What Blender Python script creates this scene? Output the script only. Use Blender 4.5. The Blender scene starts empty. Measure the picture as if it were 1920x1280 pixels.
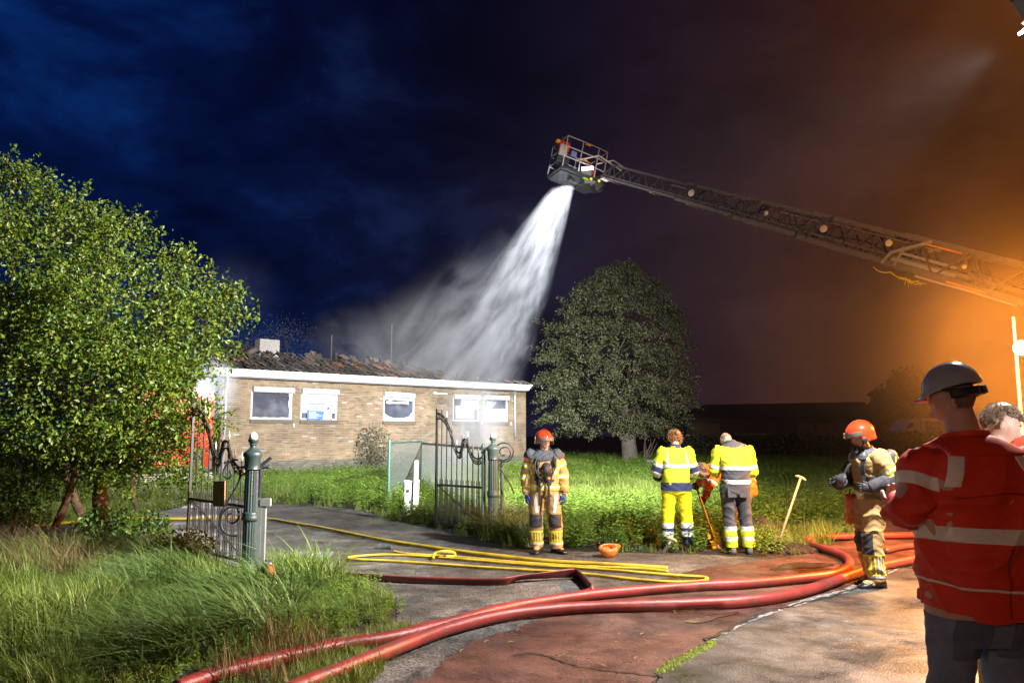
import bpy, bmesh, math, random
import numpy as np
from mathutils import Vector, Matrix, Euler
R = math.radians
rng = np.random.default_rng(7)
random.seed(7)
scene = bpy.context.scene
COL = scene.collection

# ---------------------------------------------------------------- camera
F = 1440.0
CAMH = 1.70
TH = math.atan(172 / 1440.0)
cam_d = bpy.data.cameras.new('camera')
cam = bpy.data.objects.new('camera', cam_d)
COL.objects.link(cam)
cam.location = (0, 0, CAMH)
cam.rotation_euler = (R(90) + TH, 0, 0)
cam_d.sensor_width = 36.0
cam_d.lens = 36.0 * F / 1920.0
cam_d.clip_start = 0.1
cam_d.clip_end = 2000
scene.camera = cam

scene.view_settings.view_transform = 'Standard'
scene.view_settings.look = 'None'
scene.view_settings.exposure = 0.15
scene.view_settings.gamma = 1
try:
    scene.view_settings.use_curve_mapping = False
except Exception:
    pass
scene.render.engine = 'CYCLES'
cy = scene.cycles
cy.use_denoising = True
cy.max_bounces = 5
cy.diffuse_bounces = 2
cy.glossy_bounces = 2
cy.transmission_bounces = 4
cy.volume_bounces = 0
cy.transparent_max_bounces = 12
cy.volume_max_steps = 96
cy.volume_step_rate = 1.0
cy.sample_clamp_indirect = 4
cy.sample_clamp_direct = 12
cy.caustics_reflective = False
cy.caustics_refractive = False

# ---------------------------------------------------------------- world: night sky with torn blue cloud on the left, orange glow of lamp-lit smoke coloured in on the right
world = bpy.data.worlds.new('World')
scene.world = world
world.use_nodes = True
wt = world.node_tree
wt.nodes.clear()


class NT:
    """small helper for node trees"""
    def __init__(s, tree):
        s.t = tree

    def n(s, kind, **kw):
        nd = s.t.nodes.new(kind)
        for k, v in kw.items():
            if k == 'inp':
                for a, b in v.items():
                    if isinstance(b, bpy.types.NodeSocket):
                        s.t.links.new(b, nd.inputs[a])
                    else:
                        nd.inputs[a].default_value = b
            else:
                setattr(nd, k, v)
        return nd

    def math(s, op, a, b=None, c=None, clamp=False):
        nd = s.t.nodes.new('ShaderNodeMath')
        nd.operation = op
        nd.use_clamp = clamp
        for i, v in enumerate((a, b, c)):
            if v is None:
                continue
            if isinstance(v, bpy.types.NodeSocket):
                s.t.links.new(v, nd.inputs[i])
            else:
                nd.inputs[i].default_value = v
        return nd.outputs[0]

    def ramp(s, fac, stops, interp='LINEAR'):
        nd = s.t.nodes.new('ShaderNodeValToRGB')
        nd.color_ramp.interpolation = interp
        e = nd.color_ramp.elements
        while len(e) > 1:
            e.remove(e[-1])
        e[0].position = stops[0][0]
        e[0].color = (*stops[0][1], 1)
        for p, c in stops[1:]:
            x = e.new(p)
            x.color = (*c, 1)
        s.t.links.new(fac, nd.inputs[0])
        return nd.outputs[0]

    def mix(s, fac, a, b, blend='MIX'):
        nd = s.t.nodes.new('ShaderNodeMix')
        nd.data_type = 'RGBA'
        nd.blend_type = blend
        for i, v in ((0, fac), (6, a), (7, b)):
            if isinstance(v, bpy.types.NodeSocket):
                s.t.links.new(v, nd.inputs[i])
            elif i == 0:
                nd.inputs[0].default_value = v
            else:
                nd.inputs[i].default_value = (*v, 1)
        return nd.outputs[2]

    def link(s, a, b):
        s.t.links.new(a, b)


W = NT(wt)
tc = W.n('ShaderNodeTexCoord')
sep = W.n('ShaderNodeSeparateXYZ', inp={0: tc.outputs['Generated']})
mapx = W.n('ShaderNodeMapRange', inp={0: sep.outputs[0], 1: -0.62, 2: 0.62})
base = W.ramp(mapx.outputs[0], [
    (0.0, (0.0008, 0.0085, 0.060)), (0.22, (0.0008, 0.0050, 0.037)), (0.42, (0.0026, 0.0036, 0.0180)),
    (0.58, (0.0085, 0.0052, 0.0150)), (0.72, (0.022, 0.0092, 0.0120)), (0.86, (0.055, 0.0165, 0.0065)),
    (1.0, (0.115, 0.034, 0.0060))])
# broken cloud: bluer gaps
mp = W.n('ShaderNodeMapping', inp={0: tc.outputs['Generated'], 3: (1.0, 1.0, 1.9)})
cn = W.n('ShaderNodeTexNoise', inp={0: mp.outputs[0], 2: 3.0, 3: 8.0, 4: 0.6, 8: 0.25})
gaps = W.ramp(cn.outputs[0], [(0.40, (0.30, 0.32, 0.40)), (0.52, (0.8, 0.85, 0.95)), (0.60, (1.8, 2.2, 1.9)), (0.70, (3.0, 4.6, 2.8))])
c1 = W.mix(1.0, base, gaps, 'MULTIPLY')
# smoke bank in the right half: softer patches
cn2 = W.n('ShaderNodeTexNoise', inp={0: mp.outputs[0], 2: 4.0, 3: 8.0, 4: 0.62, 8: 0.15})
sm = W.ramp(cn2.outputs[0], [(0.3, (0.62, 0.62, 0.62)), (0.7, (1.4, 1.42, 1.45))])
c2 = W.mix(1.0, base, sm, 'MULTIPLY')
rightf = W.ramp(mapx.outputs[0], [(0.42, (0, 0, 0)), (0.62, (1, 1, 1))])
c3 = W.mix(rightf, c1, c2)
zr = W.ramp(sep.outputs[2], [(0.0, (1.25, 1.3, 1.15)), (0.12, (1.25, 1.3, 1.15)), (0.45, (0.95, 0.95, 0.95)), (0.75, (0.5, 0.5, 0.55))])
c4 = W.mix(1.0, c3, zr, 'MULTIPLY')
bg = W.n('ShaderNodeBackground', inp={0: c4, 1: 1.0})
wo = W.n('ShaderNodeOutputWorld', inp={0: bg.outputs[0]})


# ---------------------------------------------------------------- picture <-> place
def ray(px, py):
    x = (px - 960) / F
    y = (640 - py) / F
    return Vector((x, math.cos(TH) - y * math.sin(TH), math.sin(TH) + y * math.cos(TH)))


def G(px, py, z=0.0):
    d = ray(px, py)
    t = (z - CAMH) / d.z
    return Vector((d.x * t, d.y * t, z))


def P(px, py, y):
    d = ray(px, py)
    t = y / d.y
    return Vector((d.x * t, y, CAMH + d.z * t))


# ---------------------------------------------------------------- lamps (the place's own, plus two added fills behind the camera)
def spot(name, loc, target, power, angle, blend, col, size=0.12, parent=None):
    l = bpy.data.lights.new(name, 'SPOT')
    l.energy = power
    l.spot_size = R(angle)
    l.spot_blend = blend
    l.color = col
    l.shadow_soft_size = size
    o = bpy.data.objects.new(name, l)
    COL.objects.link(o)
    o.location = loc
    o.rotation_euler = (Vector(target) - Vector(loc)).to_track_quat('-Z', 'Y').to_euler()
    return o


def point(name, loc, power, col, size=0.1):
    l = bpy.data.lights.new(name, 'POINT')
    l.energy = power
    l.color = col
    l.shadow_soft_size = size
    o = bpy.data.objects.new(name, l)
    COL.objects.link(o)
    o.location = loc
    return o


MAST = Vector((4.70, 6.60, 5.42))        # floodlight head on the mast, upper right corner
SODIUM = P(1915, 652, 10.5)              # orange lamp at the right edge
FLOOD = P(384, 727, 23.6)                # white work lamp above the red truck
BASKET = P(1085, 318, 27.0)              # rescue cage
cold = (1.0, 0.98, 0.93)
spot('mast_lamp_near', MAST + Vector((-.25, 0.1, -.1)), (0.6, 10.5, 0.0), 5000, 152, 0.35, cold, .10)
spot('mast_lamp_left', MAST + Vector((-.25, 0.3, -.1)), (-8.2, 11.5, 2.8), 14500, 74, 0.8, (0.97, 1.0, 0.90), .10)
spot('mast_lamp_far', MAST + Vector((-.1, 0.35, -.1)), (-1.6, 27.0, 2.6), 84000, 60, 0.95, (0.98, 1.0, 0.98), .10)
point('sodium_lamp', SODIUM, 4600, (1.0, 0.36, 0.032), .12)
point('truck_flood_lamp', FLOOD + Vector((0.0, -.14, 0)), 1000, (0.86, 0.92, 1.0), .10)
spot('tripod_fill_lamp', (-3.2, -2.2, 2.6), (2.15, 3.3, 1.25), 10500, 32, 0.5, (1.0, 0.62, 0.40), .12)  # added fill for the back of the red jacket
spot('tripod_fill_lamp', (5.25, -3.6, 2.25), (2.95, 4.6, 1.62), 4200, 17, 0.6, (1.0, 0.95, 0.90), .10)  # added fill for the young man's face
spot('cage_lamp', P(1102, 323, 25.75), P(890, 690, 33), 15000, 64, 0.7, (0.90, 0.94, 1.0), .08)


# ---------------------------------------------------------------- properties
def tag(o, label=None, cat=None, group=None, kind=None):
    if label:
        o['label'] = label
    if cat:
        o['category'] = cat
    if group:
        o['group'] = group
    if kind:
        o['kind'] = kind
    return o


def empty(name, loc, rz=0.0, label=None, cat=None, group=None):
    o = bpy.data.objects.new(name, None)
    COL.objects.link(o)
    o.empty_display_size = 0.2
    o.location = loc
    o.rotation_euler = (0, 0, rz)
    tag(o, label, cat, group)
    return o


def copy_tree(o, parent=None):
    c = o.copy()
    COL.objects.link(c)
    c.parent = parent
    for ch in list(o.children):
        copy_tree(ch, c)
    return c


def mesh_obj(name, me, parent=None, loc=None, rot=None):
    o = bpy.data.objects.new(name, me)
    COL.objects.link(o)
    if parent is not None:
        o.parent = parent
    if loc is not None:
        o.location = loc
    if rot is not None:
        o.rotation_euler = rot
    return o


# ---------------------------------------------------------------- materials
MATS = {}


def mat(name, col, rough=0.6, metal=0.0, var=0.0, vscale=8.0, bump=0.0, bscale=60.0, island=0.0, spec=0.5,
        coat=0.0, emit=None, estr=0.0, alt=None, altsc=3.0, altpos=(0.5, 0.6), trans=0.0, sss=0.0, aniso=None):
    """principled material whose colour varies by noise (var), by mesh island (island) and by a second colour (alt)"""
    if name in MATS:
        return MATS[name]
    m = bpy.data.materials.new(name)
    m.use_nodes = True
    t = NT(m.node_tree)
    b = m.node_tree.nodes['Principled BSDF']
    b.inputs['Roughness'].default_value = rough
    b.inputs['Metallic'].default_value = metal
    b.inputs['Specular IOR Level'].default_value = spec
    b.inputs['Coat Weight'].default_value = coat
    b.inputs['Coat Roughness'].default_value = 0.08
    c = None
    tcx = None
    if var or bump or alt:
        tcx = t.n('ShaderNodeTexCoord')
    cur = None
    if alt:
        nz = t.n('ShaderNodeTexNoise', inp={0: tcx.outputs['Object'], 2: altsc, 3: 5.0, 4: 0.6, 8: 0.5})
        f = t.ramp(nz.outputs[0], [(altpos[0], (0, 0, 0)), (altpos[1], (1, 1, 1))])
        cur = t.mix(f, col, alt)
    if var:
        nz = t.n('ShaderNodeTexNoise', inp={0: tcx.outputs['Object'], 2: vscale, 3: 6.0, 4: 0.65})
        f = t.ramp(nz.outputs[0], [(0.25, (1 - var,) * 3), (0.75, (1 + var,) * 3)])
        cur = t.mix(1.0, cur if cur is not None else col, f, 'MULTIPLY')
    if island:
        ge = t.n('ShaderNodeNewGeometry')
        f = t.ramp(ge.outputs['Random Per Island'], [(0, (1 - island,) * 3), (1, (1 + island,) * 3)])
        cur = t.mix(1.0, cur if cur is not None else col, f, 'MULTIPLY')
    if cur is not None:
        t.link(cur, b.inputs['Base Color'])
    else:
        b.inputs['Base Color'].default_value = (*col, 1)
    if bump:
        nz = t.n('ShaderNodeTexNoise', inp={0: tcx.outputs['Object'], 2: bscale, 3: 5.0, 4: 0.6})
        bp = t.n('ShaderNodeBump', inp={0: 1.0, 1: bump})
        t.link(nz.outputs[0], bp.inputs['Height'])
        t.link(bp.outputs[0], b.inputs['Normal'])
    if emit:
        b.inputs['Emission Color'].default_value = (*emit, 1)
        b.inputs['Emission Strength'].default_value = estr
    if trans:
        b.inputs['Transmission Weight'].default_value = trans
    if sss:
        b.inputs['Subsurface Weight'].default_value = sss
        b.inputs['Subsurface Radius'].default_value = (0.02, 0.008, 0.004)
    MATS[name] = m
    return m


def fabric(name, col, rough=0.8, var=0.18, weave=True, spec=0.3, sheen=0.0, alt=None):
    m = mat(name, col, rough, var=var, vscale=14, bump=0.0012, bscale=240, spec=spec, alt=alt, altsc=2.2, altpos=(.45, .75))
    return m


def reflective(name='reflective_silver', col=(0.62, 0.63, 0.63)):
    return mat(name, col, 0.38, metal=0.0, var=0.12, vscale=30, spec=0.8)


# ---------------------------------------------------------------- mesh builder
class MB:
    def __init__(s):
        s.v = []
        s.f = []
        s.m = []
        s.cur = 0

    def add(s, verts, faces, m=None):
        o = len(s.v)
        s.v.extend([tuple(x) for x in verts])
        for f in faces:
            s.f.append(tuple(i + o for i in f))
            s.m.append(s.cur if m is None else m)
        return s

    def box(s, c, size, rot=None, m=None, taper=1.0):
        x, y, z = (k / 2 for k in size)
        vs = [Vector((sx * x * (taper if sz > 0 else 1), sy * y * (taper if sz > 0 else 1), sz * z)) for sx, sy, sz in
              ((-1, -1, -1), (1, -1, -1), (1, 1, -1), (-1, 1, -1), (-1, -1, 1), (1, -1, 1), (1, 1, 1), (-1, 1, 1))]
        if rot is not None:
            M_ = rot if isinstance(rot, Matrix) else Euler(rot).to_matrix()
            vs = [M_ @ v for v in vs]
        c = Vector(c)
        s.add([v + c for v in vs], [(0, 3, 2, 1), (4, 5, 6, 7), (0, 1, 5, 4), (1, 2, 6, 5), (2, 3, 7, 6), (3, 0, 4, 7)], m)
        return s

    def bevbox(s, c, size, b=0.01, rot=None, m=None):
        """box with chamfered vertical and horizontal edges"""
        x, y, z = (k / 2 for k in size)
        b = min(b, x * .9, y * .9, z * .9)
        bm = bmesh.new()
        bmesh.ops.create_cube(bm, size=1)
        for v in bm.verts:
            v.co = Vector((v.co.x * size[0], v.co.y * size[1], v.co.z * size[2]))
        bmesh.ops.bevel(bm, geom=list(bm.edges), offset=b, segments=2, affect='EDGES', profile=0.5)
        s.bm(bm, c, rot, m)
        return s

    def bm(s, bm, c=(0, 0, 0), rot=None, m=None):
        M_ = Matrix.Identity(3)
        if rot is not None:
            M_ = rot if isinstance(rot, Matrix) else Euler(rot).to_matrix()
        c = Vector(c)
        bm.verts.index_update()
        s.add([M_ @ v.co + c for v in bm.verts], [[v.index for v in f.verts] for f in bm.faces], m)
        bm.free()
        return s

    def cyl(s, p0, p1, r0, r1=None, n=10, m=None, cap=True):
        p0 = Vector(p0)
        p1 = Vector(p1)
        r1 = r0 if r1 is None else r1
        d = (p1 - p0).normalized()
        a = d.orthogonal().normalized()
        b = d.cross(a)
        vs = []
        for p, r in ((p0, r0), (p1, r1)):
            for i in range(n):
                t = 2 * math.pi * i / n
                vs.append(p + a * (r * math.cos(t)) + b * (r * math.sin(t)))
        fs = [(i, (i + 1) % n, n + (i + 1) % n, n + i) for i in range(n)]
        if cap:
            fs += [tuple(range(n - 1, -1, -1)), tuple(range(n, 2 * n))]
        return s.add(vs, fs, m)

    def tube(s, pts, r, n=8, m=None, cap=True, flat=1.0, up=None, closed=False):
        pts = [Vector(p) for p in pts]
        N = len(pts)
        rs = r if isinstance(r, (list, tuple, np.ndarray)) else [r] * N
        fl = flat if isinstance(flat, (list, tuple)) else [flat] * N
        vs = []
        prev = None
        for k, p in enumerate(pts):
            if closed:
                d = (pts[(k + 1) % N] - pts[k - 1]).normalized()
            else:
                d = (pts[min(k + 1, N - 1)] - pts[max(k - 1, 0)]).normalized()
            if up is not None:
                a = d.cross(Vector(up)).normalized()
            elif prev is None:
                a = d.orthogonal().normalized()
            else:
                a = (prev - d * prev.dot(d)).normalized()
            prev = a
            b = a.cross(d).normalized()
            for i in range(n):
                t = 2 * math.pi * i / n
                vs.append(p + a * (rs[k] * math.cos(t)) + b * (rs[k] * fl[k] * math.sin(t)))
        fs = []
        for k in range(N if closed else N - 1):
            for i in range(n):
                j = (k + 1) % N
                fs.append((k * n + i, k * n + (i + 1) % n, j * n + (i + 1) % n, j * n + i))
        if cap and not closed:
            fs += [tuple(range(n - 1, -1, -1)), tuple(range((N - 1) * n, N * n))]
        return s.add(vs, fs, m)

    def loft(s, rings, m=None, cap=True):
        """rings: list of lists of points (same count)"""
        n = len(rings[0])
        vs = [p for r in rings for p in r]
        fs = []
        for k in range(len(rings) - 1):
            for i in range(n):
                fs.append((k * n + i, k * n + (i + 1) % n, (k + 1) * n + (i + 1) % n, (k + 1) * n + i))
        if cap:
            fs += [tuple(range(n - 1, -1, -1)), tuple(range((len(rings) - 1) * n, len(rings) * n))]
        return s.add(vs, fs, m)

    def lathe(s, prof, c=(0, 0, 0), n=24, m=None, rot=None, flute=None):
        """prof: list of (r, z). flute=(count, depth, z0, z1)"""
        c = Vector(c)
        M_ = Matrix.Identity(3) if rot is None else (rot if isinstance(rot, Matrix) else Euler(rot).to_matrix())
        vs = []
        for r, z in prof:
            for i in range(n):
                t = 2 * math.pi * i / n
                rr = r
                if flute and flute[2] <= z <= flute[3]:
                    rr = r * (1 - flute[1] * (0.5 + 0.5 * math.cos(flute[0] * t)))
                vs.append(M_ @ Vector((rr * math.cos(t), rr * math.sin(t), z)) + c)
        fs = []
        for k in range(len(prof) - 1):
            for i in range(n):
                fs.append((k * n + i, k * n + (i + 1) % n, (k + 1) * n + (i + 1) % n, (k + 1) * n + i))
        fs += [tuple(range(n - 1, -1, -1)), tuple(range((len(prof) - 1) * n, len(prof) * n))]
        return s.add(vs, fs, m)

    def prism(s, poly, z0, z1, m=None, M_=None, c=(0, 0, 0)):
        n = len(poly)
        c = Vector(c)
        vs = [Vector((x, y, z0)) for x, y in poly] + [Vector((x, y, z1)) for x, y in poly]
        if M_ is not None:
            vs = [M_ @ v for v in vs]
        vs = [v + c for v in vs]
        fs = [tuple(range(n - 1, -1, -1)), tuple(range(n, 2 * n))] + [(i, (i + 1) % n, n + (i + 1) % n, n + i) for i in range(n)]
        return s.add(vs, fs, m)

    def build(s, name, mats, parent=None, smooth=False, loc=None, rot=None, recalc=True, autosmooth=None):
        me = bpy.data.meshes.new(name)
        me.from_pydata(s.v, [], s.f)
        if not isinstance(mats, (list, tuple)):
            mats = [mats]
        for x in mats:
            me.materials.append(x)
        if len(mats) > 1:
            me.polygons.foreach_set('material_index', s.m)
        if recalc:
            b = bmesh.new()
            b.from_mesh(me)
            bmesh.ops.recalc_face_normals(b, faces=b.faces)
            b.to_mesh(me)
            b.free()
        if smooth:
            me.polygons.foreach_set('use_smooth', [True] * len(me.polygons))
            if autosmooth:
                me.set_sharp_from_angle(angle=R(autosmooth))
        me.update()
        return mesh_obj(name, me, parent, loc, rot)


def np_mesh(name, V, Fc, mats, mi=None, smooth=False):
    """fast mesh from numpy arrays; Fc is (n,k)"""
    me = bpy.data.meshes.new(name)
    V = np.ascontiguousarray(V, dtype=np.float32)
    Fc = np.ascontiguousarray(Fc, dtype=np.int32)
    k = Fc.shape[1]
    me.vertices.add(len(V))
    me.vertices.foreach_set('co', V.ravel())
    me.loops.add(Fc.size)
    me.loops.foreach_set('vertex_index', Fc.ravel())
    me.polygons.add(len(Fc))
    me.polygons.foreach_set('loop_start', np.arange(0, Fc.size, k, dtype=np.int32))
    if smooth:
        me.polygons.foreach_set('use_smooth', np.ones(len(Fc), dtype=bool))
    if not isinstance(mats, (list, tuple)):
        mats = [mats]
    for x in mats:
        me.materials.append(x)
    if mi is not None:
        me.polygons.foreach_set('material_index', np.ascontiguousarray(mi, dtype=np.int32))
    me.update(calc_edges=True)
    return me


def smooth_path(pts, k=8, closed=False):
    """catmull-rom through points"""
    pts = [Vector(p) for p in pts]
    n = len(pts)
    out = []
    for i in range(n - 1):
        p0 = pts[max(i - 1, 0)]
        p1 = pts[i]
        p2 = pts[i + 1]
        p3 = pts[min(i + 2, n - 1)]
        for j in range(k):
            t = j / k
            out.append(0.5 * ((2 * p1) + (p2 - p0) * t + (2 * p0 - 5 * p1 + 4 * p2 - p3) * t * t + (3 * p1 - p0 - 3 * p2 + p3) * t ** 3))
    out.append(pts[-1])
    return out


def text_mesh(name, body, size, material, parent, loc, rot, extrude=0.0, align='LEFT', width=None, shear=0.0, bold=0.0):
    cu = bpy.data.curves.new(name, 'FONT')
    cu.body = body
    cu.size = size
    cu.extrude = extrude
    cu.align_x = align
    cu.shear = shear
    cu.offset = bold
    cu.resolution_u = 2
    tmp = bpy.data.objects.new(name, cu)
    COL.objects.link(tmp)
    bpy.context.view_layer.update()
    dg = bpy.context.evaluated_depsgraph_get()
    me = bpy.data.meshes.new_from_object(tmp.evaluated_get(dg))
    bpy.data.objects.remove(tmp)
    me.materials.clear()
    me.materials.append(material)
    if width:
        xs = [v.co.x for v in me.vertices]
        w = max(xs) - min(xs)
        for v in me.vertices:
            v.co.x *= width / w
    return mesh_obj(name, me, parent, loc, rot)


def in_poly(x, y, poly):
    x = np.asarray(x)
    y = np.asarray(y)
    c = np.zeros(x.shape, bool)
    n = len(poly)
    for i in range(n):
        x0, y0 = poly[i][0], poly[i][1]
        x1, y1 = poly[i - 1][0], poly[i - 1][1]
        cond = ((y0 > y) != (y1 > y)) & (x < (x1 - x0) * (y - y0) / (y1 - y0 + 1e-12) + x0)
        c ^= cond
    return c


def vnoise(x, y, s=1.0, seed=0):
    """cheap smooth 2-D value noise in 0..1"""
    x = np.asarray(x) * s
    y = np.asarray(y) * s
    xi = np.floor(x).astype(int)
    yi = np.floor(y).astype(int)
    fx = x - xi
    fy = y - yi
    fx = fx * fx * (3 - 2 * fx)
    fy = fy * fy * (3 - 2 * fy)

    def h(a, b):
        k = (a * 374761393 + b * 668265263 + seed * 982451653) & 0x7fffffff
        k = (k ^ (k >> 13)) * 1274126177 & 0x7fffffff
        return ((k ^ (k >> 16)) & 0xffff) / 65535.0
    return (h(xi, yi) * (1 - fx) + h(xi + 1, yi) * fx) * (1 - fy) + (h(xi, yi + 1) * (1 - fx) + h(xi + 1, yi + 1) * fx) * fy
# ================================================================ GROUND, ROAD, PATH
def dens(poly, step=0.15, jit=0.03, seed=1, closed=True):
    out = []
    r = np.random.default_rng(seed)
    n = len(poly)
    for i in range(n if closed else n - 1):
        a = Vector(poly[i][:2])
        b = Vector(poly[(i + 1) % n][:2])
        L = (b - a).length
        k = max(1, min(60, int(L / step)))
        for j in range(k):
            p = a.lerp(b, j / k)
            jj = jit * min(1.5, L)
            out.append((p.x + r.normal(0, jj), p.y + r.normal(0, jj)))
    return out


def sheet(name, poly, z, m, kind='structure', label=None):
    """flat sheet with triangulated outline"""
    bm = bmesh.new()
    vs = [bm.verts.new((x, y, z)) for x, y in poly]
    f = bm.faces.new(vs)
    if f.normal.z < 0:
        bmesh.ops.reverse_faces(bm, faces=[f])
    bmesh.ops.triangulate(bm, faces=[f])
    for f in bm.faces:
        if f.normal.z < 0:
            f.normal_flip()
    me = bpy.data.meshes.new(name)
    bm.to_mesh(me)
    bm.free()
    me.materials.append(m)
    o = mesh_obj(name, me)
    tag(o, label, kind=kind)
    return o


def px_poly(pts):
    return [tuple(G(*p)[:2]) for p in pts]


def surface_mat(name, c0, c1, c2, sc=1.2, rough=(0.35, 0.8), bump=0.02, grit=90.0, wet=(0.45, 0.6), speck=0.5, stain=(0.02, 0.018, 0.015)):
    """worn paving: broad stains, fine grit, wet patches in the gloss"""
    m = bpy.data.materials.new(name)
    m.use_nodes = True
    t = NT(m.node_tree)
    b = m.node_tree.nodes['Principled BSDF']
    tc_ = t.n('ShaderNodeTexCoord')
    O = tc_.outputs['Object']
    n1 = t.n('ShaderNodeTexNoise', inp={0: O, 2: sc, 3: 8.0, 4: 0.62, 8: 0.8})
    n2 = t.n('ShaderNodeTexNoise', inp={0: O, 2: sc * 4.3, 3: 8.0, 4: 0.7, 8: 0.4})
    n3 = t.n('ShaderNodeTexNoise', inp={0: O, 2: grit, 3: 3.0, 4: 0.7})
    v = t.n('ShaderNodeTexVoronoi', inp={0: O, 2: grit * 0.8})
    a = t.ramp(n1.outputs[0], [(0.34, c0), (0.52, c1), (0.68, c2)])
    f2 = t.ramp(n2.outputs[0], [(0.38, (0.55,) * 3), (0.52, (1.0,) * 3), (0.7, (1.35,) * 3)])
    a = t.mix(1.0, a, f2, 'MULTIPLY')
    f3 = t.ramp(n3.outputs[0], [(0.3, (1 - speck,) * 3), (0.7, (1 + speck,) * 3)])
    a = t.mix(1.0, a, f3, 'MULTIPLY')
    st = t.n('ShaderNodeTexNoise', inp={0: O, 2: sc * 1.9, 3: 6.0, 4: 0.7, 8: 1.5})
    sf = t.ramp(st.outputs[0], [(0.56, (0, 0, 0)), (0.66, (0.75, 0.75, 0.75))])
    a = t.mix(sf, a, stain)
    t.link(a, b.inputs['Base Color'])
    w = t.n('ShaderNodeTexNoise', inp={0: O, 2: sc * 0.7, 3: 5.0, 4: 0.55, 8: 0.3})
    rr = t.n('ShaderNodeMapRange', inp={0: w.outputs[0], 1: wet[0], 2: wet[1], 3: rough[1], 4: rough[0]})
    t.link(rr.outputs[0], b.inputs['Roughness'])
    h = t.math('ADD', t.math('MULTIPLY', n3.outputs[0], 0.6), t.math('MULTIPLY', v.outputs['Distance'], 0.5))
    bp = t.n('ShaderNodeBump', inp={0: 1.0, 1: bump})
    t.link(h, bp.inputs['Height'])
    t.link(bp.outputs[0], b.inputs['Normal'])
    return m


soil = surface_mat('soil', (0.018, 0.013, 0.009), (0.035, 0.026, 0.018), (0.055, 0.042, 0.028), sc=1.4, rough=(0.5, 0.95), bump=0.05, grit=35)
gnd = MB()
gnd.add([(-260, -40, 0), (260, -40, 0), (260, 400, 0), (-260, 400, 0)], [(0, 1, 2, 3)])
tag(gnd.build('ground', soil), kind='structure')

m_drive = surface_mat('driveway_asphalt', (0.050, 0.047, 0.044), (0.095, 0.090, 0.084), (0.18, 0.17, 0.16), sc=0.9, rough=(0.25, 0.8), bump=0.012, grit=42, speck=.9, stain=(0.028, 0.024, 0.02))
m_path = surface_mat('red_asphalt', (0.060, 0.027, 0.020), (0.105, 0.046, 0.033), (0.155, 0.078, 0.058), sc=0.8, rough=(0.14, 0.6), bump=0.006, grit=60, speck=.5, stain=(0.045, 0.020, 0.013))
m_road = surface_mat('grey_asphalt', (0.036, 0.033, 0.029), (0.068, 0.065, 0.061), (0.120, 0.116, 0.111), sc=1.1, rough=(0.2, 0.65), bump=0.007, grit=75, speck=.7, stain=(0.035, 0.028, 0.02))

EDGE_UP = [(180, 985), (330, 952), (420, 934), (500, 944), (620, 950), (700, 962), (780, 985), (860, 1005), (940, 1022), (1000, 1028), (1100, 1034), (1250, 1038), (1400, 1043), (1440, 1050)]
drive = px_poly(EDGE_UP + [(1500, 1060), (1330, 1085), (1250, 1110), (1120, 1160), (980, 1205), (880, 1250), (820, 1300), (640, 1320),
                           (560, 1262), (650, 1215), (745, 1175), (740, 1130), (690, 1095), (560, 1085), (490, 1110), (440, 1080), (330, 1030), (200, 1010)])
sheet('driveway', dens(drive, .12, .03, 3), 0.004, m_drive)
path_up = [(1440, 1050), (1500, 1040), (1600, 1010), (1700, 962)]
path = px_poly(path_up)
far = [(11.5, 20.0), (26.0, 36.0), (60, 74), (62, 72), (28, 34.5)]
path_low = px_poly([(1920, 960), (1790, 1016), (1690, 1062), (1590, 1108), (1480, 1138), (1370, 1178), (1300, 1225), (1240, 1268), (1160, 1330)])
path_end = [(0.15, 3.6), (-0.9, 3.0), (-1.6, 2.6)] + px_poly([(760, 1300), (880, 1205), (960, 1180), (1080, 1142), (1200, 1100), (1250, 1084), (1330, 1062)])
path_poly = path + [(far[0][0], far[0][1])] + [far[1], far[2], far[3], far[4]] + path_low + path_end
sheet('cycle_path', dens(path_poly, .1, .02, 5), 0.008, m_path)
road_poly = [tuple(p) for p in path_low[::-1]] + [far[4], far[3], (80, 70), (40, 20), (14, -6), (-6, -6), (-2.2, 1.6), (-0.9, 2.9), (0.2, 3.55)]
road_poly = path_low[:-1][::-1] + [far[4], far[3], (80, 70), (40, 20), (14, -6), (-6, -6), (-2.4, 1.4), (0.15, 3.6)]
sheet('road', dens(road_poly, .1, .012, 6), 0.012, m_road)

# worn white edge line of the road: separate dabs of paint, solid near the firefighter, broken towards the camera
m_paint = mat('road_paint', (0.33, 0.32, 0.31), 0.55, var=0.25, vscale=12, alt=(0.12, 0.11, 0.10), altsc=16, altpos=(0.42, 0.52))


def line_strip(name, pxs, w, z, seed, m, gap=0.0, rough_edge=.004, side=1):
    pts = [G(*p) for p in pxs]
    pts = smooth_path(pts, 10)
    r = np.random.default_rng(seed)
    b = MB()
    L = []
    for i, p in enumerate(pts):
        d = (pts[min(i + 1, len(pts) - 1)] - pts[max(i - 1, 0)]).normalized()
        nrm = Vector((d.y, -d.x, 0)) * side
        L.append((p + nrm * r.normal(0, rough_edge), p + nrm * (w + r.normal(0, rough_edge))))
    for i in range(len(L) - 1):
        if r.random() < gap:
            continue
        a0, a1 = L[i]
        b0, b1 = L[i + 1]
        k0, k1 = (r.random() * .2, .8 + r.random() * .2) if gap > .2 else (0, 1)
        b.add([(*a0.lerp(a1, k0)[:2], z), (*a0.lerp(a1, k1)[:2], z), (*b0.lerp(b1, k1)[:2], z), (*b0.lerp(b1, k0)[:2], z)], [(0, 1, 2, 3)])
    o = b.build(name, m)
    for p_ in o.data.polygons:
        if p_.normal.z < 0:
            p_.flip()
    tag(o, kind='structure')
    return o


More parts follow.
